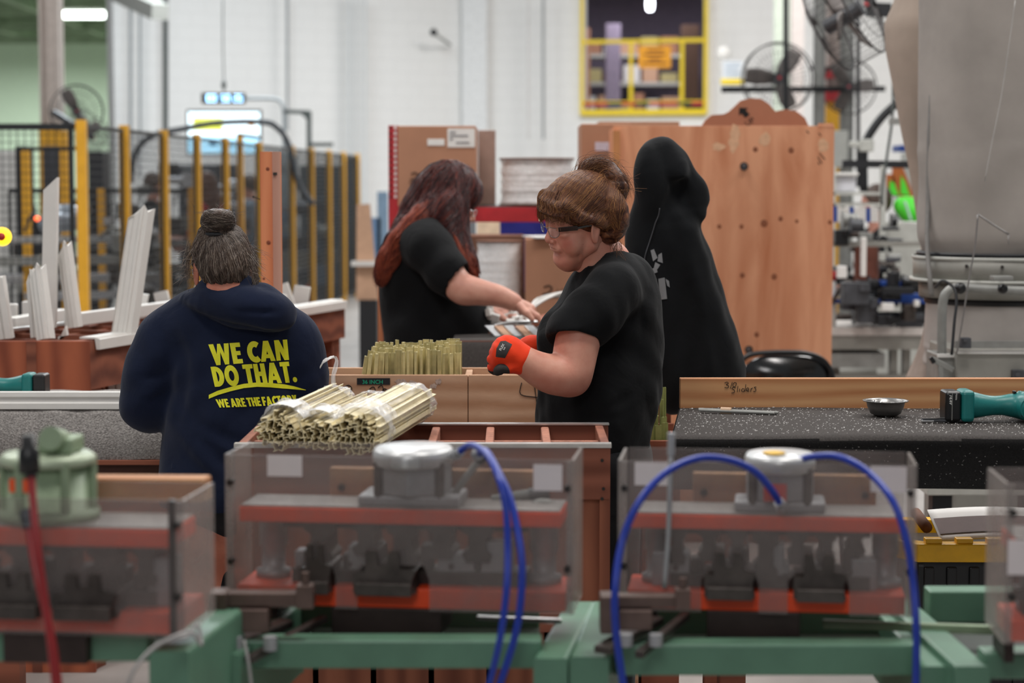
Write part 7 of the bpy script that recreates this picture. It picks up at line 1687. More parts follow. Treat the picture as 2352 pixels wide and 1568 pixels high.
# vest built as its own garment on a bent back
sd = SDF((P(2010, 470, 13.5).x - .1, 13.1, .9), (P(2140, 470, 13.5).x + .1, 13.9, 1.6), .012); sd.chain([(P(2072, 472, 13.5), .06), (P(2092, 482, 13.5), .08), (P(2112, 505, 13.5), .085)], .05); m_v = mat('vest_green', '#58e83a', .5, var=.05); m_v.node_tree.nodes['Principled BSDF'].inputs['Emission Strength'].default_value = 0
o = sdf_obj('hi_vis_vest', sd, m_v, pv, 2)
MB().bar(P(2078, 462, 13.36), P(2092, 505, 13.36), .05, .01).bar(P(2105, 478, 13.35), P(2125, 520, 13.35), .05, .01).build('reflective_band', mat('reflective', '#cfeee0', .4), pv)
far_person(2100, 395, 19, 'distant worker behind the orange-edged frames at right', m_v, M_hairB, yaw=200)
# ---------------------------------------------------------------- table of the red-haired woman
DQ = 6.88; zq = P(0, 781, DQ).z
tq = T('work_table', 'black carpeted table covered in white clips beside the red-haired woman', 'table', (P(1160, 800, DQ).x, DQ, 0))
tx0, tx1 = P(1040, 800, DQ).x, P(1330, 800, DQ).x; xb_ = P(1130, 700, 7.3).x
b = MB(); tl = lambda v: tx0 if v < .48 else xb_; b.grid(lambda u, v: (tl(v) + (tx1 - tl(v)) * u, DQ + (.03 if v < .3 else .03 + .95 * (v - .3) / .7) - .03 * math.cos(min(1, v / .3) * math.pi / 2), zq - .1 + .1 * math.sin(min(1, v / .3) * math.pi / 2)), 20, 20); b.build('carpet', M_carpetd, tq)
MB().bb((tx0 + .01, DQ + .02, zq - .1), (tx1, DQ + .24, zq - .004)).bb((xb_, DQ + .24, zq - .1), (tx1, DQ + .95, zq - .004)).build('table_top', M_wbrown, tq)
for x, y in ((tx0 + .03, .05), (tx1 - .1, .05), (xb_ + .02, .85), (tx1 - .1, .85)): MB().bb((x, DQ + y, 0), (x + .06, DQ + y + .06, zq - .1)).build('leg', M_wbrown, tq)
random.seed(14)
for i in range(14):
    px = random.uniform(1122, 1215); py = random.uniform(712, 745); D_ = 7.45 - (py - 712) * .006; q = P(px, py, D_); q.z = zq + .02 + random.uniform(0, .05)
    b = MB(); a_ = random.uniform(0, 3.1); M3 = Euler((random.uniform(-.6, .6), random.uniform(-.6, .6), a_)).to_matrix(); b.box(q, (.05, .018, .028), M=M3); b.box(q + M3 @ V3(.018, 0, .01), (.014, .024, .03), M=M3); o = b.build('plastic_clip', M_white, bevel=.003); tag(o, 'white plastic clip in the heap beneath the bare forearm', 'clip', 'white clips heaped on the black table')
for k, (px, m_) in enumerate(((1130, M_alu), (1152, M_kraft), (1175, M_alu), (1200, M_kraft), (1222, M_alu))):
    q = P(px, 762, 7.12); o = MB().bar(q + V3(-.012, .03, .02), q + V3(.03, -.05, -.015), .035, .004).build('metal_bracket', m_, bevel=.001); tag(o, ['small silver bracket nearest the black shirt', 'beige bracket second in the fanned row', 'silver bracket in the middle of the fanned row', 'beige bracket fourth in the fanned row', 'silver bracket nearest the orange glove'][k], 'bracket')
o = MB().tube([P(1125, 752, 7.2), P(1160, 742, 7.22), P(1205, 738, 7.25), P(1260, 740, 7.3)], .005, 6, 5).build('silver_strip', M_alu); tag(o, 'curved silver strip arching over the fanned brackets', 'strip')
for k in range(6):
    o = MB().tube([P(1200 + 3 * k, 735 - 5 * k, 7.5), P(1235, 700 - 3 * k, 7.5 + .02 * k), P(1275 + 4 * k, 680 - 2 * k, 7.55), P(1310, 690 - 3 * k, 7.6)], .0042, 5, 5).build('wire_strip', mat('pale_strip', '#d0cdc8', .3), None); tag(o, 'pale bent strip in the loose sheaf beyond the hand', 'strip', 'pale strips in a loose sheaf')
o = MB().bar(P(1180, 752, 7.35), P(1290, 722, 7.45), .1, .02).build('wooden_tray', M_wbrown, bevel=.003); tag(o, 'brown wooden slat under the pale sheaf of strips', 'slat')
o = MB().bar(P(1170, 752, 7.3), P(1215, 758, 7.3), .02, .014).build('red_marker', mat('maroon', '#7d2838', .4), bevel=.004); tag(o, 'dark red marker lying under the curved silver strip', 'marker')
o = MB().bb((P(866, 0, 7.9).x, 7.85, 0), (P(893, 0, 7.9).x, 8.3, P(0, 640, 7.9).z)).build('side_panel', M_wpost); tag(o, 'reddish wooden panel standing behind the red-haired woman, left side', 'panel')
# ---------------------------------------------------------------- plywood cabinet and what stands around it
DC2 = 8.9; cx0, cx1 = X_(1408, DC2), X_(1915, DC2); ztc = Z_(289, DC2)
pcb = T('plywood_cabinet', 'tall knotty plywood cabinet behind the hanging hoodie', 'cabinet', ((cx0 + cx1) / 2, DC2, 0))
MB().bb((cx0, DC2, .1), (cx1, DC2 + .018, ztc)).build('front_panel', M_wcab, pcb, bevel=.001)
MB().bb((cx0, DC2 + .018, .1), (cx0 + .018, DC2 + .38, ztc - .01)).build('side_panel', M_wcab, pcb); MB().bb((cx1 - .018, DC2 + .018, .1), (cx1, DC2 + .38, ztc - .01)).build('side_panel', M_wcab, pcb)
MB().bb((cx0, DC2, 0), (cx1, DC2 + .38, .1)).build('base', M_wbrown, pcb)
MB().bb((X_(1880, DC2), DC2 - .004, ztc - .006), (X_(1912, DC2), DC2 + .03, ztc + .012)).build('corner_block', M_wcab, pcb)
for px, py in ((1709, 382), (1720, 803)):
    q = P(px, py, DC2); h_ = MB().lathe([(0, -.001), (.0185, -.0012), (.0185, .0), (0, .0)], q, (0, 1, 0), 20).build('hole', M_ink, pcb)
    MB().cyl(q, q + V3(-.006, -.05, -.006), .011, n=14).cyl(q + V3(-.006, -.05, -.006), q + V3(-.0061, -.0515, -.0061), .0075, n=12).build('peg', M_dgrey, h_)
m_k = mat('knot_brown', '#8a4f30', .6)
for px, py, r_ in ((1652, 520, .012), (1703, 520, .012), (1755, 513, .02), (1793, 502, .013), (1705, 632, .014), (1778, 635, .016), (1735, 343, .014), (1817, 345, .016), (1738, 768, .014), (1906, 510, .012), (1830, 508, .01)):
    MB().lathe([(0, -.0014), (r_ * .7, -.001), (r_ * .8, -.0004)], P(px, py, DC2), (0, 1, 0), 16, sy=1.1).build('knot', m_k, pcb)
random.seed(8); b = MB()
for (cx_, cy_, w_, h_) in ((1690, 318, .045, .09), (1650, 335, .05, .03), (1890, 335, .04, .05), (1760, 320, .05, .06)):
    c = P(cx_, cy_, DC2); n = 16
    for q_ in range(3):
        ox, oz = random.uniform(-.3, .3) * w_, random.uniform(-.3, .3) * h_
        b.prism([(ox + w_ * .55 * random.uniform(.6, 1.1) * math.cos(k * math.tau / n), oz + h_ * .5 * random.uniform(.6, 1.1) * math.sin(k * math.tau / n)) for k in range(n)], (c.x, DC2 - .0003 * (q_ + 1), c.z), (1, 0, 0), (0, 0, 1), (0, -.0003, 0))
b.build('torn_patches', mat('patch_pale', '#d9ab88', .8, var=.15, vs=60), pcb)
scr2 = MB()
for st in ([(1878, 360), (1888, 375)], [(1882, 352), (1895, 366)], [(1879, 372), (1882, 378)], [(1852, 300), (1858, 306)], [(1880, 305), (1886, 312)]): scr2.tube([P(x, y, DC2) + V3(0, -.002, 0) for x, y in st], .0018, 6, 4)
scr2.build('pencil_marks', M_ink, pcb)
bA = cbox(X_(1335, 9.3), X_(1450, 9.3), 9.32, 9.8, 0, Z_(284, 9.3), 'tall cardboard box with small label left of the plywood cabinet')
MB().bb((X_(1367, 9.3), 9.316, Z_(346, 9.3)), (X_(1402, 9.3), 9.32, Z_(326, 9.3))).build('label', mat('label_lilac', '#c3bcc9', .6), bA)
o = MB().bb((X_(1408, 8.85), 8.86, 0), (X_(1424, 8.85), 8.895, Z_(300, 8.85))).build('loose_board', mat('orange_board', '#c2824e', .6, var=.1)); tag(o, 'narrow orange board leaning at the left edge of the plywood cabinet', 'board')
o = MB().bb((X_(1375, 10.7), 10.7, 0), (X_(1560, 10.7), 11, Z_(279, 10.7))).build('cardboard_sheets', M_card); tag(o, 'stack of cardboard sheets rising just behind the tall box', 'cardboard')
def hump(pts, D, th, label):
    o = MB().prism([((x - CX) / F * D, Z_(y, D)) for x, y in pts], (0, D, 0), (1, 0, 0), (0, 0, 1), (0, th, 0)).build('cardboard_cradle', mat('card_warm', '#ab7358', .8, var=.06, vs=7), bevel=.003); tag(o, label, 'cardboard'); ORG[o.name] = o.location.copy(); return o
o1 = hump([(1606, 295), (1618, 276), (1632, 264), (1660, 262), (1672, 256), (1698, 231), (1720, 225), (1745, 227), (1762, 238), (1790, 270), (1812, 295)], 9.1, .03, 'cardboard cradle with a printed up arrow above the plywood cabinet')
hump([(1760, 295), (1780, 255), (1800, 251), (1825, 255), (1845, 270), (1855, 292), (1856, 296)], 9.2, .03, 'rounded cardboard piece behind the arrowed cradle')
pa_ = [(1695, 247), (1715, 248), (1710, 253), (1719, 263), (1709, 271), (1700, 261), (1694, 265)]
MB().prism([((x - CX) / F * 9.1, Z_(y, 9.1)) for x, y in pa_], (0, 9.0985, 0), (1, 0, 0), (0, 0, 1), (0, .0008, 0)).build('arrow', M_ink, o1)
write('lettering', 'UP', P(1715, 291, 9.1), (.85, 0, .52), (-.52, 0, .85), .026, M_ink, o1, lift=.002, offset=0)
# folding chair
DH = 8.55; ch = T('folding_chair', 'black folding chair with glossy curved backrest before the plywood cabinet', 'chair', (X_(1806, DH), DH, 0))
def cb(px, py, dy=0): return P(px, py, DH + dy)
MB().tube([cb(1697, 905), cb(1697, 862), cb(1702, 832), cb(1722, 815), cb(1760, 810), (cb(1806, 809)), cb(1850, 811), cb(1885, 823), cb(1905, 845), cb(1914, 875), cb(1916, 910)], .0115, 10, 6).build('back_frame', M_blackpl, ch)
def bp(u, v):
    x = 1700 + 207 * u; top = 815 + 40 * (abs(u - .5) * 2) ** 4; y = top + (885 - top) * v; return P(x, y, DH + .02 - .05 * math.sin(v * 2.2) * (1 - (2 * u - 1) ** 2) * .6)
MB().grid(bp, 30, 12).build('backrest', mat('gloss_black', '#0f0f10', .14, spec=.8), ch, solid=.004)
MB().box((X_(1806, DH), DH - .22, .45), (.4, .4, .03)).build('seat', M_blackpl, ch, bevel=.012)
for s_ in (-1, 1):
    x = X_(1806, DH) + s_ * .2
    MB().cyl((x, DH + .0, P(0, 905, DH).z), (x, DH - .42, .0), .011, n=10).build('leg', M_blackpl, ch); MB().cyl((x, DH - .15, .46), (x, DH + .2, 0), .011, n=10).build('leg', M_blackpl, ch)
# ---------------------------------------------------------------- dust collector at right
DU = 7.0
dc = T('dust_collector', 'large grey dust collector with tall filter bag at the right edge', 'dust collector', (X_(2330, DU), DU + .3, 0))
def bagfn(cpx, r0, D, y0, y1, lean=0, ph=0, squash=1):
    cx_ = X_(cpx, D); z1, z0 = Z_(y0, D), Z_(y1, D)
    def fn(u, v):
        a = u * math.tau; z = z0 + (z1 - z0) * v; rr_ = r0 * (1 + .012 * math.sin(6 * a + ph + 3 * v) + .012 * math.sin(23 * v + 2 * math.sin(a * 2)) * (v < .35)) * (1 - .06 * math.exp(-((v) / .03) ** 2))
        return (cx_ + lean * v + rr_ * math.cos(a), D + .28 + rr_ * squash * math.sin(a), z)
    return fn
MB().grid(bagfn(2345, .295, DU, -160, 585, -.01, 1), 72, 60).build('filter_bag', M_fabricbag2, dc)
def bag2(u, v):
    a = u * math.tau; yy = -80 + 740 * v; D = 8.1
    # outline of the hanging bag: left edge and right edge per row
    le = [(-80, 2075), (0, 2058), (50, 2037), (110, 2041), (200, 2060), (300, 2080), (380, 2098), (450, 2110), (560, 2128), (660, 2140)]
    for (ya, xa_), (yb, xb_) in zip(le[:-1], le[1:]):
        if ya <= yy <= yb: t_ = (yy - ya) / (yb - ya); L_ = xa_ + (xb_ - xa_) * t_; break
    else: L_ = le[-1][1]
    Rr = 2210 - (yy > 300) * (yy - 300) * .1; c = (L_ + Rr) / 2; w_ = (Rr - L_) / 2 * D / F
    return (X_(c, D) + w_ * math.cos(a), D + .1 + w_ * 1.0 * math.sin(a) + .0, Z_(yy, D))
MB().grid(bag2, 48, 40).build('rear_filter_bag', M_fabricbag, dc)
# metal ring, clamps
def ringy(x, r, z0, z1, m, name, D=DU, n=64): 
    return MB().lathe([(r - .02, z0), (r, z0), (r, z1), (r - .02, z1)], (x, D + .28, 0), n=n).build(name, m, dc)
xc = X_(2345, DU)
ringy(xc, .312, Z_(648, DU), Z_(592, DU), M_machine, 'collar'); ringy(xc, .325, Z_(652, DU), Z_(645, DU), M_lgrey, 'collar_flange'); ringy(xc, .3, Z_(592, DU), Z_(583, DU), M_black, 'seal'); ringy(xc, .316, Z_(600, DU), Z_(592, DU), M_lgrey, 'collar_rim')
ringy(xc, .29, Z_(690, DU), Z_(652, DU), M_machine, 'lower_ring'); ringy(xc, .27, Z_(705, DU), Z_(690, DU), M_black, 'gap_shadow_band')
b = MB(); b.tube([P(2165, 850, 6.85), P(2163, 780, 6.85), P(2165, 700, 6.85), P(2175, 672, 6.85), P(2200, 660, 6.85), P(2260, 664, 6.83), P(2352, 668, 6.83), P(2420, 668, 6.83)], .0165, 12, 7); b.build('tubular_frame', M_grey, dc)
b = MB(); b.tube([P(2165, 900, 6.9), P(2163, 780, 6.9)], .0165, 12, 4)
MB().lathe([(.0, -.02), (.012, -.02), (.017, -.006), (.017, .006), (.01, .012), (0, .012)], P(2303, 663, 6.78), (0, 1, 0), 14).build('knob', M_blackpl, dc)
MB().lathe([(.0, -.02), (.014, -.02), (.02, -.006), (.02, .006), (.01, .012), (0, .012)], P(2205, 662, 6.8), (0, 1, 0), 14).build('knob', M_blackpl, dc)
MB().bb(P(2282, 645, 6.7), P(2318, 632, 6.76)).build('clasp', M_grey, dc, bevel=.004)
for px, py in ((2220, 611), (2302, 613)): MB().cyl(P(px, py, 6.98 if px > 2250 else 7.1), P(px, py, 6.9), .006, n=8).build('bolt', M_screw, dc)
MB().grid(bagfn(2345, .265, DU, 705, 860, 0, 2), 60, 30).build('lower_bag', mat('lower_bag', '#a59e99', .6, var=.1, vs=5, bs=.3, bscale=30), dc)
MB().grid(lambda u, v: (X_(2152 + 10 * math.sin(v * 3) - 48 * v ** 1.4 + (60 + 20 * v) * u, 7.3), 7.45 - .1 * math.sin(u * 3.1), Z_(690 + 190 * v, 7.3)), 16, 24).build('side_bag', mat('side_bag', '#9a8a80', .9, var=.1, vs=30, bs=.3, bscale=90), dc, solid=.01)
MB().bb((X_(2205, 6.75), 6.75, 0), (X_(2420, 6.75), 7.2, Z_(806, 6.75))).build('base_cabinet', M_machine, dc, bevel=.004)
MB().bb((X_(2205, 6.75), 6.74, Z_(812, 6.75)), (X_(2420, 6.75), 6.75, Z_(804, 6.75))).build('cabinet_edge', M_paper, dc)
MB().bb((X_(2162, 6.8), 6.8, 0), (X_(2204, 6.8), 7.0, Z_(815, 6.8))).build('motor_box', M_grey, dc, bevel=.004)
MB().bb((X_(2162, 6.78), 6.79, Z_(820, 6.8)), (X_(2206, 6.78), 6.8, Z_(812, 6.8))).build('box_rim', M_paper, dc)
MB().bb(P(2208, 800, 6.7), P(2225, 774, 6.74)).cyl(P(2217, 781, 6.7), P(2217, 781, 6.69), .006, n=10).build('latch', M_dgrey, dc, bevel=.002)
MB().bb(P(2325, 875, 6.72), P(2350, 848, 6.745)).cyl(P(2338, 861, 6.72), P(2338, 861, 6.7), .009, n=12).build('latch', M_dgrey, dc, bevel=.002)
MB().bar(P(2162, 895, 6.75), P(2158, 832, 6.75), .02, .03).bar(P(2140, 824, 6.74), P(2190, 850, 6.74), .012, .02).build('handle_bracket', M_grey, dc, bevel=.004); MB().bar(P(2137, 820, 6.73), P(2145, 833, 6.73), .016, .014).build('handle_tip', M_blackpl, dc)
MB().bb((X_(2202, 6.72), 6.73, Z_(800, 6.72)), (X_(2420, 6.72), 6.75, Z_(784, 6.72))).build('brace', M_grey, dc)
# rods, cords and spring arm
o = MB().tube([P(2197, 815, 6.65), P(2210, 740, 6.65), P(2226, 640, 6.65), P(2240, 560, 6.65), P(2246, 492, 6.65)], .003, 7, 5).tube([P(2246, 492, 6.65), P(2280, 515, 6.64), P(2317, 538, 6.63)], .0035, 7, 5).tube([P(2317, 538, 6.63), P(2316, 550, 6.62), P(2318, 562, 6.62)], .002, 6, 4).build('wire_antenna', mat('wire_grey', '#8d8a88', .35, .6)); tag(o, 'thin bent metal rod rising in front of the dust collector', 'rod')
o = MB().tube([P(2186, 815, 6.66), P(2192, 740, 6.68), P(2197, 690, 6.7), P(2190, 660, 6.72), P(2165, 645, 6.75), P(2148, 660, 6.8)], .005, 8, 5).build('black_cable', M_black); tag(o, 'black cable bending over beside the dust collector frame', 'cable')
o = MB().tube([P(2165, 0, 7.2), P(2145, 150, 7.2), P(2135, 300, 7.2), P(2132, 450, 7.2), P(2130, 560, 7.15), P(2136, 640, 7.1), P(2140, 680, 7.1)], .009, 8, 5).build('hanging_strap', mat('strap', '#807d7a', .6)); tag(o, 'grey strap hanging between the two filter bags', 'strap')
o = MB().tube([P(2332, 0, 6.74), P(2318, 100, 6.74), P(2300, 220, 6.74), P(2278, 330, 6.74), P(2262, 415, 6.74)], .004, 4, 5, flat=.4).build('tape_strip', mat('tape_grey', '#aaa6a2', .4)); tag(o, 'thin pale strip running down the front of the tall bag', 'strip')
# ---------------------------------------------------------------- machinery at right, between cabinet and dust collector
DM = 11.0
mt = T('assembly_machine', 'grey machine table with beam right of the plywood cabinet', 'machine', (X_(2020, DM), DM, 0))
MB().bb((X_(1895, DM), DM, Z_(770, DM)), (X_(2128, DM), DM + .7, Z_(752, DM))).build('table_edge', mat('pale_rail', '#cfc8c2', .5), mt); MB().bb((X_(1895, DM), DM + .01, Z_(803, DM)), (X_(2128, DM), DM + .5, Z_(770, DM))).build('beam', M_machine, mt); MB().bb((X_(1895, DM), DM + .02, Z_(845, DM)), (X_(2040, DM), DM + .5, Z_(812, DM))).build('lower_trough', M_grey, mt)
for px in (1925, 2060, 2090): MB().bb((X_(px, DM), DM + .1, 0), (X_(px + 16, DM), DM + .18, Z_(803, DM))).build('leg', M_machine, mt)
MB().bb((X_(1895, DM), DM + .05, Z_(880, DM)), (X_(2130, DM), DM + .1, Z_(862, DM))).build('stretcher', M_machine, mt)
for py, h_ in ((558, 8), (690, 6)): MB().bb((X_(1895, DM), DM - .02, Z_(py + h_, DM)), (X_(2132, DM), DM + .03, Z_(py - h_ / 2, DM))).build('guide_rail', M_machine if py < 600 else M_blueb, mt)
random.seed(44); darks = [M_black, M_dgrey, M_blackpl, M_steel]
mc_ = None
def clutter(n, x0, x1, y0, y1, D0_, D1_, mats_, seed, name, par, smin=8, smax=40):
    random.seed(seed)
    for i in range(n):
        D_ = random.uniform(D0_, D1_); px = random.uniform(x0, x1); px = min(px, 1130 - F * (2.81 - .0422 * (D_ - 13.07)) / D_) if par is mc_ else px; py = random.uniform(y0, y1); c = P(px, py, D_); sx = random.uniform(smin, smax) * D_ / F; sz = random.uniform(smin, smax) * D_ / F
        b = MB(); k = random.random()
        if k < .5: b.box(c, (sx, .12, sz)); b.box(c + V3(sx * .3, -.03, sz * .3), (sx * .4, .1, sz * .4))
        elif k < .8: b.cyl(c - V3(sx / 2, 0, 0), c + V3(sx / 2, 0, 0), sz * .35, n=14); b.cyl(c - V3(sx * .6, 0, 0), c - V3(sx * .5, 0, 0), sz * .5, n=14)
        else: b.tube([c - V3(sx, 0, sz * .5), c + V3(0, -.05, sz * .6), c + V3(sx, 0, -sz * .4)], .012, 7, 5)
        b.build(name, random.choice(mats_), par, bevel=.004 if k < .5 else 0)
clutter(34, 1925, 2115, 640, 740, 10.8, 11.5, darks, 1, 'drive_unit', mt, 14, 60)
clutter(20, 1925, 2060, 500, 630, 10.9, 11.6, darks + [M_grey], 2, 'actuator', mt, 10, 44)
MB().cyl(P(1990, 645, 11.2), P(1990, 565, 11.2), .07, n=24).build('copper_cylinder', mat('copper_brown', '#7a4a3c', .4, .2), mt)
for px, py, w_, h_, m_, n_ in ((2040, 705, 28, 18, M_paper, 'rating_plate'), (1935, 625, 22, 28, M_paper, 'white_canister'), (2107, 697, 12, 14, M_paper, 'white_cap'), (1985, 590, 12, 90, M_white, 'white_rod'), (2065, 668, 70, 16, M_black, 'black_arm'), (2085, 655, 90, 12, M_blueb, 'blue_panel'), (2090, 690, 80, 22, M_blueb, 'blue_panel')):
    a = P(px - w_ / 2, py + h_ / 2, 10.75); c = P(px + w_ / 2, py - h_ / 2, 10.75); MB().bb((a.x, 10.75 + (.2 if 'blue' in n_ else 0), a.z), (c.x, 10.8 + (.25 if 'blue' in n_ else 0), c.z)).build(n_, m_, mt, bevel=.004)
o = MB().lathe([(0, 0), (.022, 0), (.022, .24), (.014, .27), (.014, .3), (0, .3)], (X_(1917, 11.03), 11.05, Z_(752, 11)), n=14).build('spray_can', M_paper); tag(o, 'white spray can with red top beside the cabinet edge', 'can'); ORG[o.name] = o.location.copy()
MB().lathe([(0, 0), (.0225, 0), (.0225, .05), (0, .05)], (X_(1917, 11.03), 11.05, Z_(752, 11) + .26), n=14).build('cap', M_red, o)
# tubs with white tubes on a stand above
sh_ = T('parts_shelf', 'shelf of pale bins above the right machine', 'shelf', (X_(1960, 12), 12.2, 0))
for py in (470, 445): MB().bb((X_(1905, 12), 12, Z_(py + 3, 12)), (X_(2030, 12), 12.5, Z_(py - 3, 12))).build('shelf_board', M_lgrey, sh_)
for x in (X_(1908, 12), X_(2024, 12)): MB().bb((x, 12, 0), (x + .03, 12.05, Z_(380, 12))).build('post', M_lgrey, sh_)
o = MB().bb((X_(1912, 12), 12.05, Z_(441, 12)), (X_(1970, 12), 12.4, Z_(405, 12))).build('plastic_tub', see_through('tub', '#e8e8ee', .7, .3, .1), bevel=.01); tag(o, 'translucent tub on the shelf above the right machine', 'tub')
o = MB().bb((X_(1908, 12), 12.02, Z_(404, 12)), (X_(1974, 12), 12.42, Z_(396, 12))).build('tub_lid', M_paper, bevel=.008); tag(o, 'white lid closing the translucent tub', 'lid')
for i in range(11):
    x = 1918 + i * 9.5; o = MB().cyl(P(x, 510, 11.7), P(x, 473 + (i % 3) * 2, 11.7), .012, n=10).build('white_tube', M_white if i % 4 else M_blueb); tag(o, 'upright tube in the row of tubes on the right machine', 'tube', 'row of upright tubes on the right machine')
# orange edged green-lit frames behind
for (pts, m_, lb_) in (([(2028, 450), (2028, 400), (2050, 400), (2058, 450)], 0, 'left orange-edged frame behind the right machine'), ([(2048, 450), (2048, 382), (2070, 382), (2100, 455)], 1, 'larger orange-edged frame with green film behind the right machine')):
    o = MB().prism([((x - CX) / F * 14.5, Z_(y, 14.5)) for x, y in pts], (0, 14.5, 0), (1, 0, 0), (0, 0, 1), (0, .05, 0)).build('window_frame_sample', mat('orange_frame', '#b5642c', .6)); tag(o, lb_, 'frame'); ORG[o.name] = o.location.copy()
    cx_ = sum(p[0] for p in pts) / 4 + 6; gp_ = [(cx_ - 7, 445), (cx_ - 6, 415 - 12 * m_), (cx_ + 4, 420), (cx_ + 15, 450)]
    MB().prism([((x - CX) / F * 14.49, Z_(y, 14.49)) for x, y in gp_], (0, 14.485, 0), (1, 0, 0), (0, 0, 1), (0, .006, 0)).build('green_film', m_v, o)
for (px0, px1, py0, py1, D_, m_, lb_, nm) in ((2085, 2140, 350, 392, 16, M_lgrey, 'grey cabinet top behind the orange-edged frames', 'grey_cabinet'), (2066, 2096, 333, 348, 15.5, M_blueb, 'small blue box left of the hanging bag', 'blue_box'), (2070, 2140, 405, 440, 17, M_zinc, 'grey machine housing behind the green film', 'machine_housing'),
        (2040, 2130, 510, 545, 12.5, M_lgrey, 'light grey cabinet below the green vest', 'grey_cabinet'), (2032, 2080, 565, 650, 13, mat('beige_cab', '#b6aba0', .5), 'beige cabinet with shelves behind the machine rail', 'beige_cabinet'), (2076, 2092, 555, 650, 12.6, M_paper, 'white upright beside the beige cabinet', 'white_upright'),
        (2092, 2130, 565, 650, 13.5, M_wpost, 'orange-brown racking right of the white upright', 'timber_rack'), (1912, 2130, 850, 870, 13, M_machine, 'low grey sill under the machine table', 'low_sill')):
    a = P(px0, py1, D_); c = P(px1, py0, D_); o = MB().bb((a.x, D_, 0 if nm in ('grey_cabinet', 'beige_cabinet', 'white_upright', 'timber_rack', 'low_sill', 'machine_housing') else a.z), (c.x, D_ + .3, c.z)).build(nm, m_, bevel=.006); tag(o, lb_, nm.split('_')[-1])
    ORG[o.name] = o.location.copy()
    if nm in ('beige_cabinet', 'timber_rack'):
        for k in range(4): MB().bb((a.x + .01, D_ - .01, c.z - .06 - .055 * k), (c.x - .01, D_ + .001, c.z - .045 - .055 * k)).build('slot', M_grey, o)
o = MB().bar(P(1935, 376, 12.5), P(2110, 378, 12.5), .04, .045).build('hanging_bar', M_black); tag(o, 'black horizontal bar below the electrical box', 'bar')
o = MB().tube([P(1984, 440, 13), P(1984, 350, 13), P(1992, 318, 13), P(2025, 270, 13), P(2070, 228, 13)], .028, 8, 6).build('black_hose', M_black); tag(o, 'thick black hose curving up behind the hanging bag', 'hose')
o = MB().bar(P(1990, 22, 12), P(2045, 24, 12), .06, .08).bar(P(1990, -20, 12), P(2005, 25, 12), .06, .06).build('beam_clamp', M_black); tag(o, 'black beam clamp at the top left of the hanging bag', 'clamp')
o = MB().tube([P(2052, 130, 11), P(2050, 260, 11), P(2040, 340, 11), P(2028, 420, 11), P(2026, 470, 11)], .008, 6, 5).build('thin_cable', M_piped); tag(o, 'thin dark cable falling past the slotted bracket', 'cable')
o = MB().bar(P(2042, 279, 10.8), P(2085, 279, 10.8), .02, .035).build('slotted_bracket', M_grey); tag(o, 'slotted grey bracket left of the hanging bag', 'bracket')
o = MB().bar(P(1950, 330, 12.8), P(1990, 334, 12.8), .03, .04).box(P(1990, 334, 12.8), (.09, .06, .08)).build('pipe_clamp', M_lgrey, bevel=.01); tag(o, 'pale clamp holding the thick black hose', 'clamp')
# low trolley and tote at lower right
DV = 6.1; tr = T('white_trolley', 'low white trolley with black caster under the black bench', 'trolley', (X_(2230, DV), DV, 0))
zt2 = Z_(1107, DV); MB().bb((X_(2142, DV), DV, Z_(1138, DV)), (X_(2420, DV), DV + .45, zt2)).build('platform', M_lgrey, tr, bevel=.004)
for x in (X_(2180, DV), X_(2390, DV)):
    b = MB(); b.bb((x - .03, DV + .02, .06), (x + .03, DV + .08, Z_(1138, DV))); b.cyl((x - .02, DV + .05, .04), (x + .02, DV + .05, .04), .04, n=16); b.build('caster', M_black, tr)
o = MB().tube([P(2140, 1100, 6.4), P(2165, 1122, 6.4), P(2200, 1118, 6.4), P(2230, 1102, 6.4)], .004, 6, 6).build('drooping_cable', M_black); tag(o, 'thin black cable drooping below the bench carpet', 'cable')
DX = 4.75; zrim = Z_(1250, DX); tx0_, tx1_ = X_(2094, DX), X_(2560, DX)
to = T('storage_tote', 'black storage tote with yellow rim holding papers', 'tote', ((tx0_ + tx1_) / 2, DX + .2, 0))
b = MB(); n = 40; A_ = (tx0_ + .012, DX + .02, .0); w_ = tx1_ - tx0_ - .024
MB().bb((tx0_ + .02, DX + .03, .0), (tx1_ - .02, DX + .36, zrim - .03)).build('tub', M_blackpl, to, bevel=.03, seg=4)
for k in range(8): MB().bb((tx0_ + .05 + k * .055, DX + .022, .02), (tx0_ + .075 + k * .055, DX + .034, zrim - .06)).build('rib', M_blackpl, to, bevel=.004)
b = MB(); outl = [(tx0_ - .01, DX + .06), (tx0_ + .03, DX + .005), (tx1_, DX), (tx1_, DX + .4), (tx0_, DX + .4), (tx0_ - .012, DX + .34)]; inn = [(tx0_ + .03, DX + .07), (tx0_ + .055, DX + .045), (tx1_ - .03, DX + .04), (tx1_ - .03, DX + .36), (tx0_ + .03, DX + .36), (tx0_ + .03, DX + .33)]
vs = [(x, y, z) for z in (zrim - .045, zrim) for x, y in outl] + [(x, y, z) for z in (zrim - .045, zrim) for x, y in inn]; fs = []
for i in range(6):
    j = (i + 1) % 6; fs += [(i, j, 6 + j, 6 + i), (6 + i, 6 + j, 18 + j, 18 + i), (12 + j, 12 + i, 18 + i, 18 + j), (j, i, 12 + i, 12 + j)]
b.add(vs, fs).build('rim', mat('tote_yellow', '#e8b00f', .4), to, bevel=.004)
for k in range(6): MB().bb((tx0_ + .05 + k * .075, DX + .01, zrim - .001), (tx0_ + .09 + k * .075, DX + .04, zrim + .012)).build('rim_tab', MATS['tote_yellow'], to, bevel=.002)
MB().bb((tx0_ + .0, DX + .06, zrim), (tx0_ + .02, DX + .2, zrim + .03)).build('rim_handle', MATS['tote_yellow'], to, bevel=.003)
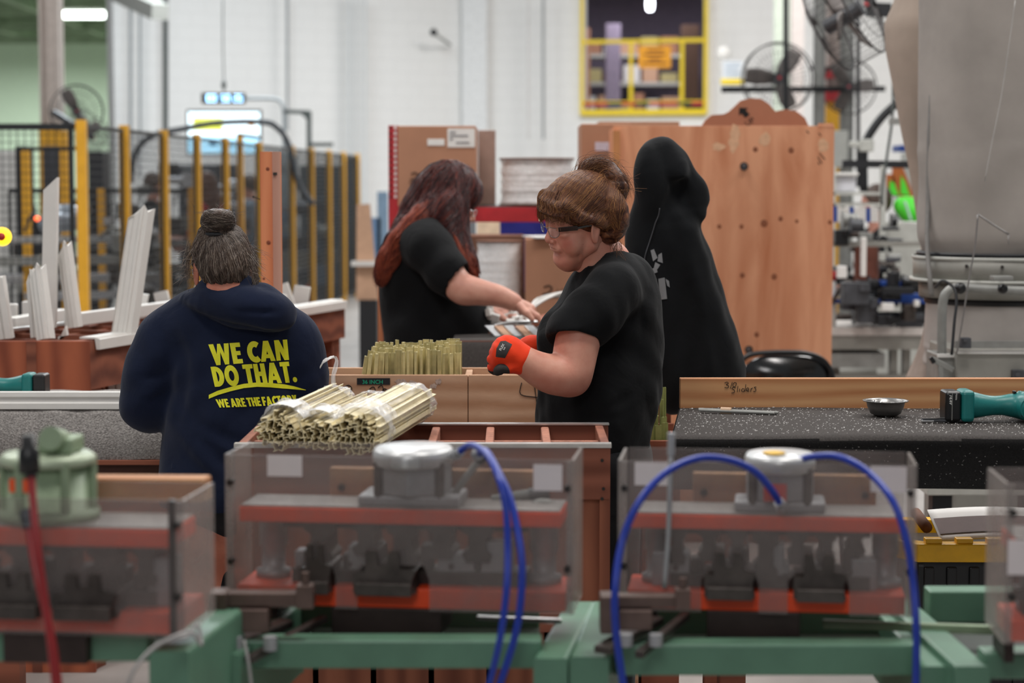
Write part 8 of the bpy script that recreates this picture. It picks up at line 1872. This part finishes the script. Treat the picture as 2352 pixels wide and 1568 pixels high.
q0 = P(2140, 1258, DX + .2); q1 = P(2420, 1258, DX + .2)
pf = MB().grid(lambda u, v: (q0.x + .0 + (q1.x - q0.x) * u, DX + .1 + .16 * v, zrim - .01 + .05 * v + .008 * math.sin(3 * u)), 14, 6).build('paper_sheet', M_paper, solid=.004); tag(pf, 'white printed sheets with brown band lying in the tote', 'papers'); ORG[pf.name] = pf.location.copy()
MB().grid(lambda u, v: (q0.x + .004 + (q1.x - q0.x) * u, DX + .125 + .08 * v, zrim + .0035 + .025 * v + .008 * math.sin(3 * u)), 14, 3).build('brown_band', mat('band_brown', '#5e4a46', .7), pf)
o = MB().tube([(q0.x - .03, DX + .12, zrim + .02), (q0.x - .025, DX + .28, zrim + .03)], .014, 12, 2).build('paper_roll', M_cardd); tag(o, 'small brown roll in the left corner of the tote', 'roll')
# ---------------------------------------------------------------- machine cell behind the fence
mc = mc_ = T('cell_machine', 'grey conveyor machinery inside the fenced cell', 'machine', (-3, 18, 0))
for k, (x0, x1, y, D_, m_, h_) in enumerate(((-60, 330, 552, 15.2, M_alu, 8), (-60, 296, 600, 14.6, M_grey, 10), (0, 380, 640, 15.8, M_zinc, 10), (200, 540, 620, 19, M_grey, 12), (250, 520, 560, 18, M_zinc, 8), (300, 575, 520, 20, M_dgrey, 14), (60, 275, 680, 14.2, M_zinc, 9), (560, 712, 600, 24, M_grey, 20), (560, 725, 560, 24.5, M_dgrey, 14))):
    MB().bar(P(x0, y, D_), P(x1, y - 4, D_), .1, h_ * 2 * D_ / F).build('rail', m_, mc)
clutter(80, 60, 590, 470, 700, 14.5, 22, [M_black, M_dgrey, M_grey, M_steel, M_zinc, M_dgrey, M_black], 5, 'machine_unit', mc, 14, 60)
clutter(16, 300, 560, 390, 470, 20, 23, [M_black, M_dgrey, M_grey, M_zinc], 6, 'machine_unit', mc, 14, 50)
clutter(26, 600, 810, 470, 640, 25.5, 28, [M_dgrey, M_grey, M_dgrey, mat('blue_grey', '#5f6e7c', .5)], 7, 'machine_unit', mc, 20, 60)
for (px0, px1, py0, py1, D_, m_, lb_, nm) in ((-20, 36, 345, 560, 22, M_paper, 'white cabinet seen through the fence at the far left', 'white_cabinet'), (38, 60, 335, 560, 19, M_black, 'tall black post-like cabinet beside the left yellow post', 'black_cabinet'), (206, 236, 348, 640, 18, mat('dark_navy', '#22242c', .5), 'tall dark cabinet right of the first yellow post', 'dark_cabinet'),
        (98, 143, 335, 405, 19.5, M_dgrey, 'dark control box behind the tallest white profile', 'control_box'), (410, 540, 378, 470, 24.5, mat('slate_cab', '#43464d', .5), 'wide slate cabinet under the bright screen', 'slate_cabinet'), (690, 790, 380, 660, 27.6, mat('charcoal', '#3b4043', .6), 'tall charcoal cabinet behind the far end of the fence', 'charcoal_cabinet'),
        (792, 824, 362, 640, 28.6, mat('charcoal', '#3b4043', .6) if False else MATS['charcoal'], 'narrow charcoal panel at the very end of the fence', 'charcoal_locker'), (612, 680, 350, 660, 28, mat('steel_grey', '#7d8486', .5), 'grey tall cabinet behind the timber post', 'grey_cabinet')):
    a = P(px0, py1, D_); c = P(px1, py0, D_); o = MB().bb((a.x, D_, 0), (c.x, D_ + .3, c.z)).build(nm, m_, bevel=.01); tag(o, lb_, nm.split('_')[-1])
o = MB().cyl(P(-30, 545, 8), P(4, 543, 8), .03, n=16).build('stop_button_post', M_grey); tag(o, 'grey arm carrying the glowing yellow button at the far left', 'arm')
o = MB().lathe([(0, 0), (.032, 0), (.036, .01), (.03, .024), (0, .024)], P(6, 543, 8), (.1, -1, 0), 24).build('stop_button', emit('glow_yellow', '#ffd21e', 3.2)); tag(o, 'glowing yellow emergency button at the left edge', 'button'); ORG[o.name] = o.location.copy()
MB().lathe([(0, .024), (.015, .024), (.018, .034), (.014, .045), (0, .047)], P(6, 543, 8), (.1, -1, 0), 20).build('red_knob', mat('knob_red', '#b3241c', .4), o)
b = MB(); random.seed(3); c = P(150, 500, 14)
o = MB().ell(P(150, 500, 14), (.16, .15, .1)).ell(P(120, 515, 14), (.1, .1, .08)).build('covered_motor', mat('foil_cover', '#9aa3ad', .3, .4, bs=.6, bscale=12)); tag(o, 'crumpled silver cover on the machine between tall profile and yellow post', 'cover')
o = MB().ell(P(85, 502, 13.6), (.022, .02, .016)).build('signal_lamp', emit('glow_orange', '#ff6a3c', 4)); tag(o, 'small glowing orange lamp behind the front fence', 'lamp')
# things right of the fence
o = MB().prism([((x - CX) / F * 15, Z_(y, 15)) for x, y in ((820, 470), (850, 468), (868, 690), (818, 690))], (0, 15, 0), (1, 0, 0), (0, 0, 1), (0, .04, 0)).build('leaning_sheet', M_kraft, bevel=.003); tag(o, 'pale wooden sheet standing right of the fence end', 'sheet')
o = MB().bb((X_(805, 14.9), 14.9, Z_(611, 14.9)), (X_(880, 14.9), 15, Z_(600, 14.9))).build('white_ledge', M_white); tag(o, 'narrow white ledge across the pale wooden sheet', 'ledge')
o = MB().bb((X_(824, 15), 14.95, .04), (X_(866, 15), 15.25, Z_(688, 15))).cyl((X_(830, 15), 15, .05), (X_(836, 15), 15, .05), .05, n=12).cyl((X_(856, 15), 15, .05), (X_(862, 15), 15, .05), .05, n=12).build('cart_base', M_black); tag(o, 'low black cart base under the pale wooden sheet', 'cart')
for px, py0, m_, lb_ in ((878, 440, mat('pale_blue', '#8aa6c0', .5), 'pale blue panel behind the red rack upright'), (862, 500, mat('blue_mid', '#6f8fb4', .5), 'blue panel left of the red rack upright')):
    o = MB().bb((X_(px - 12, 20), 20, 0), (X_(px + 12, 20), 20.1, Z_(py0, 20))).build('blue_board', m_); tag(o, lb_, 'board')
o = MB().lathe([(0, 0), (.1, 0), (.1, .01), (.02, .4), (0, .4)], (X_(705, 24), 24, 0), n=14).build('traffic_cone', mat('cone_red', '#c23a2a', .5)); tag(o, 'dim red cone seen through the fence near its far end', 'cone')
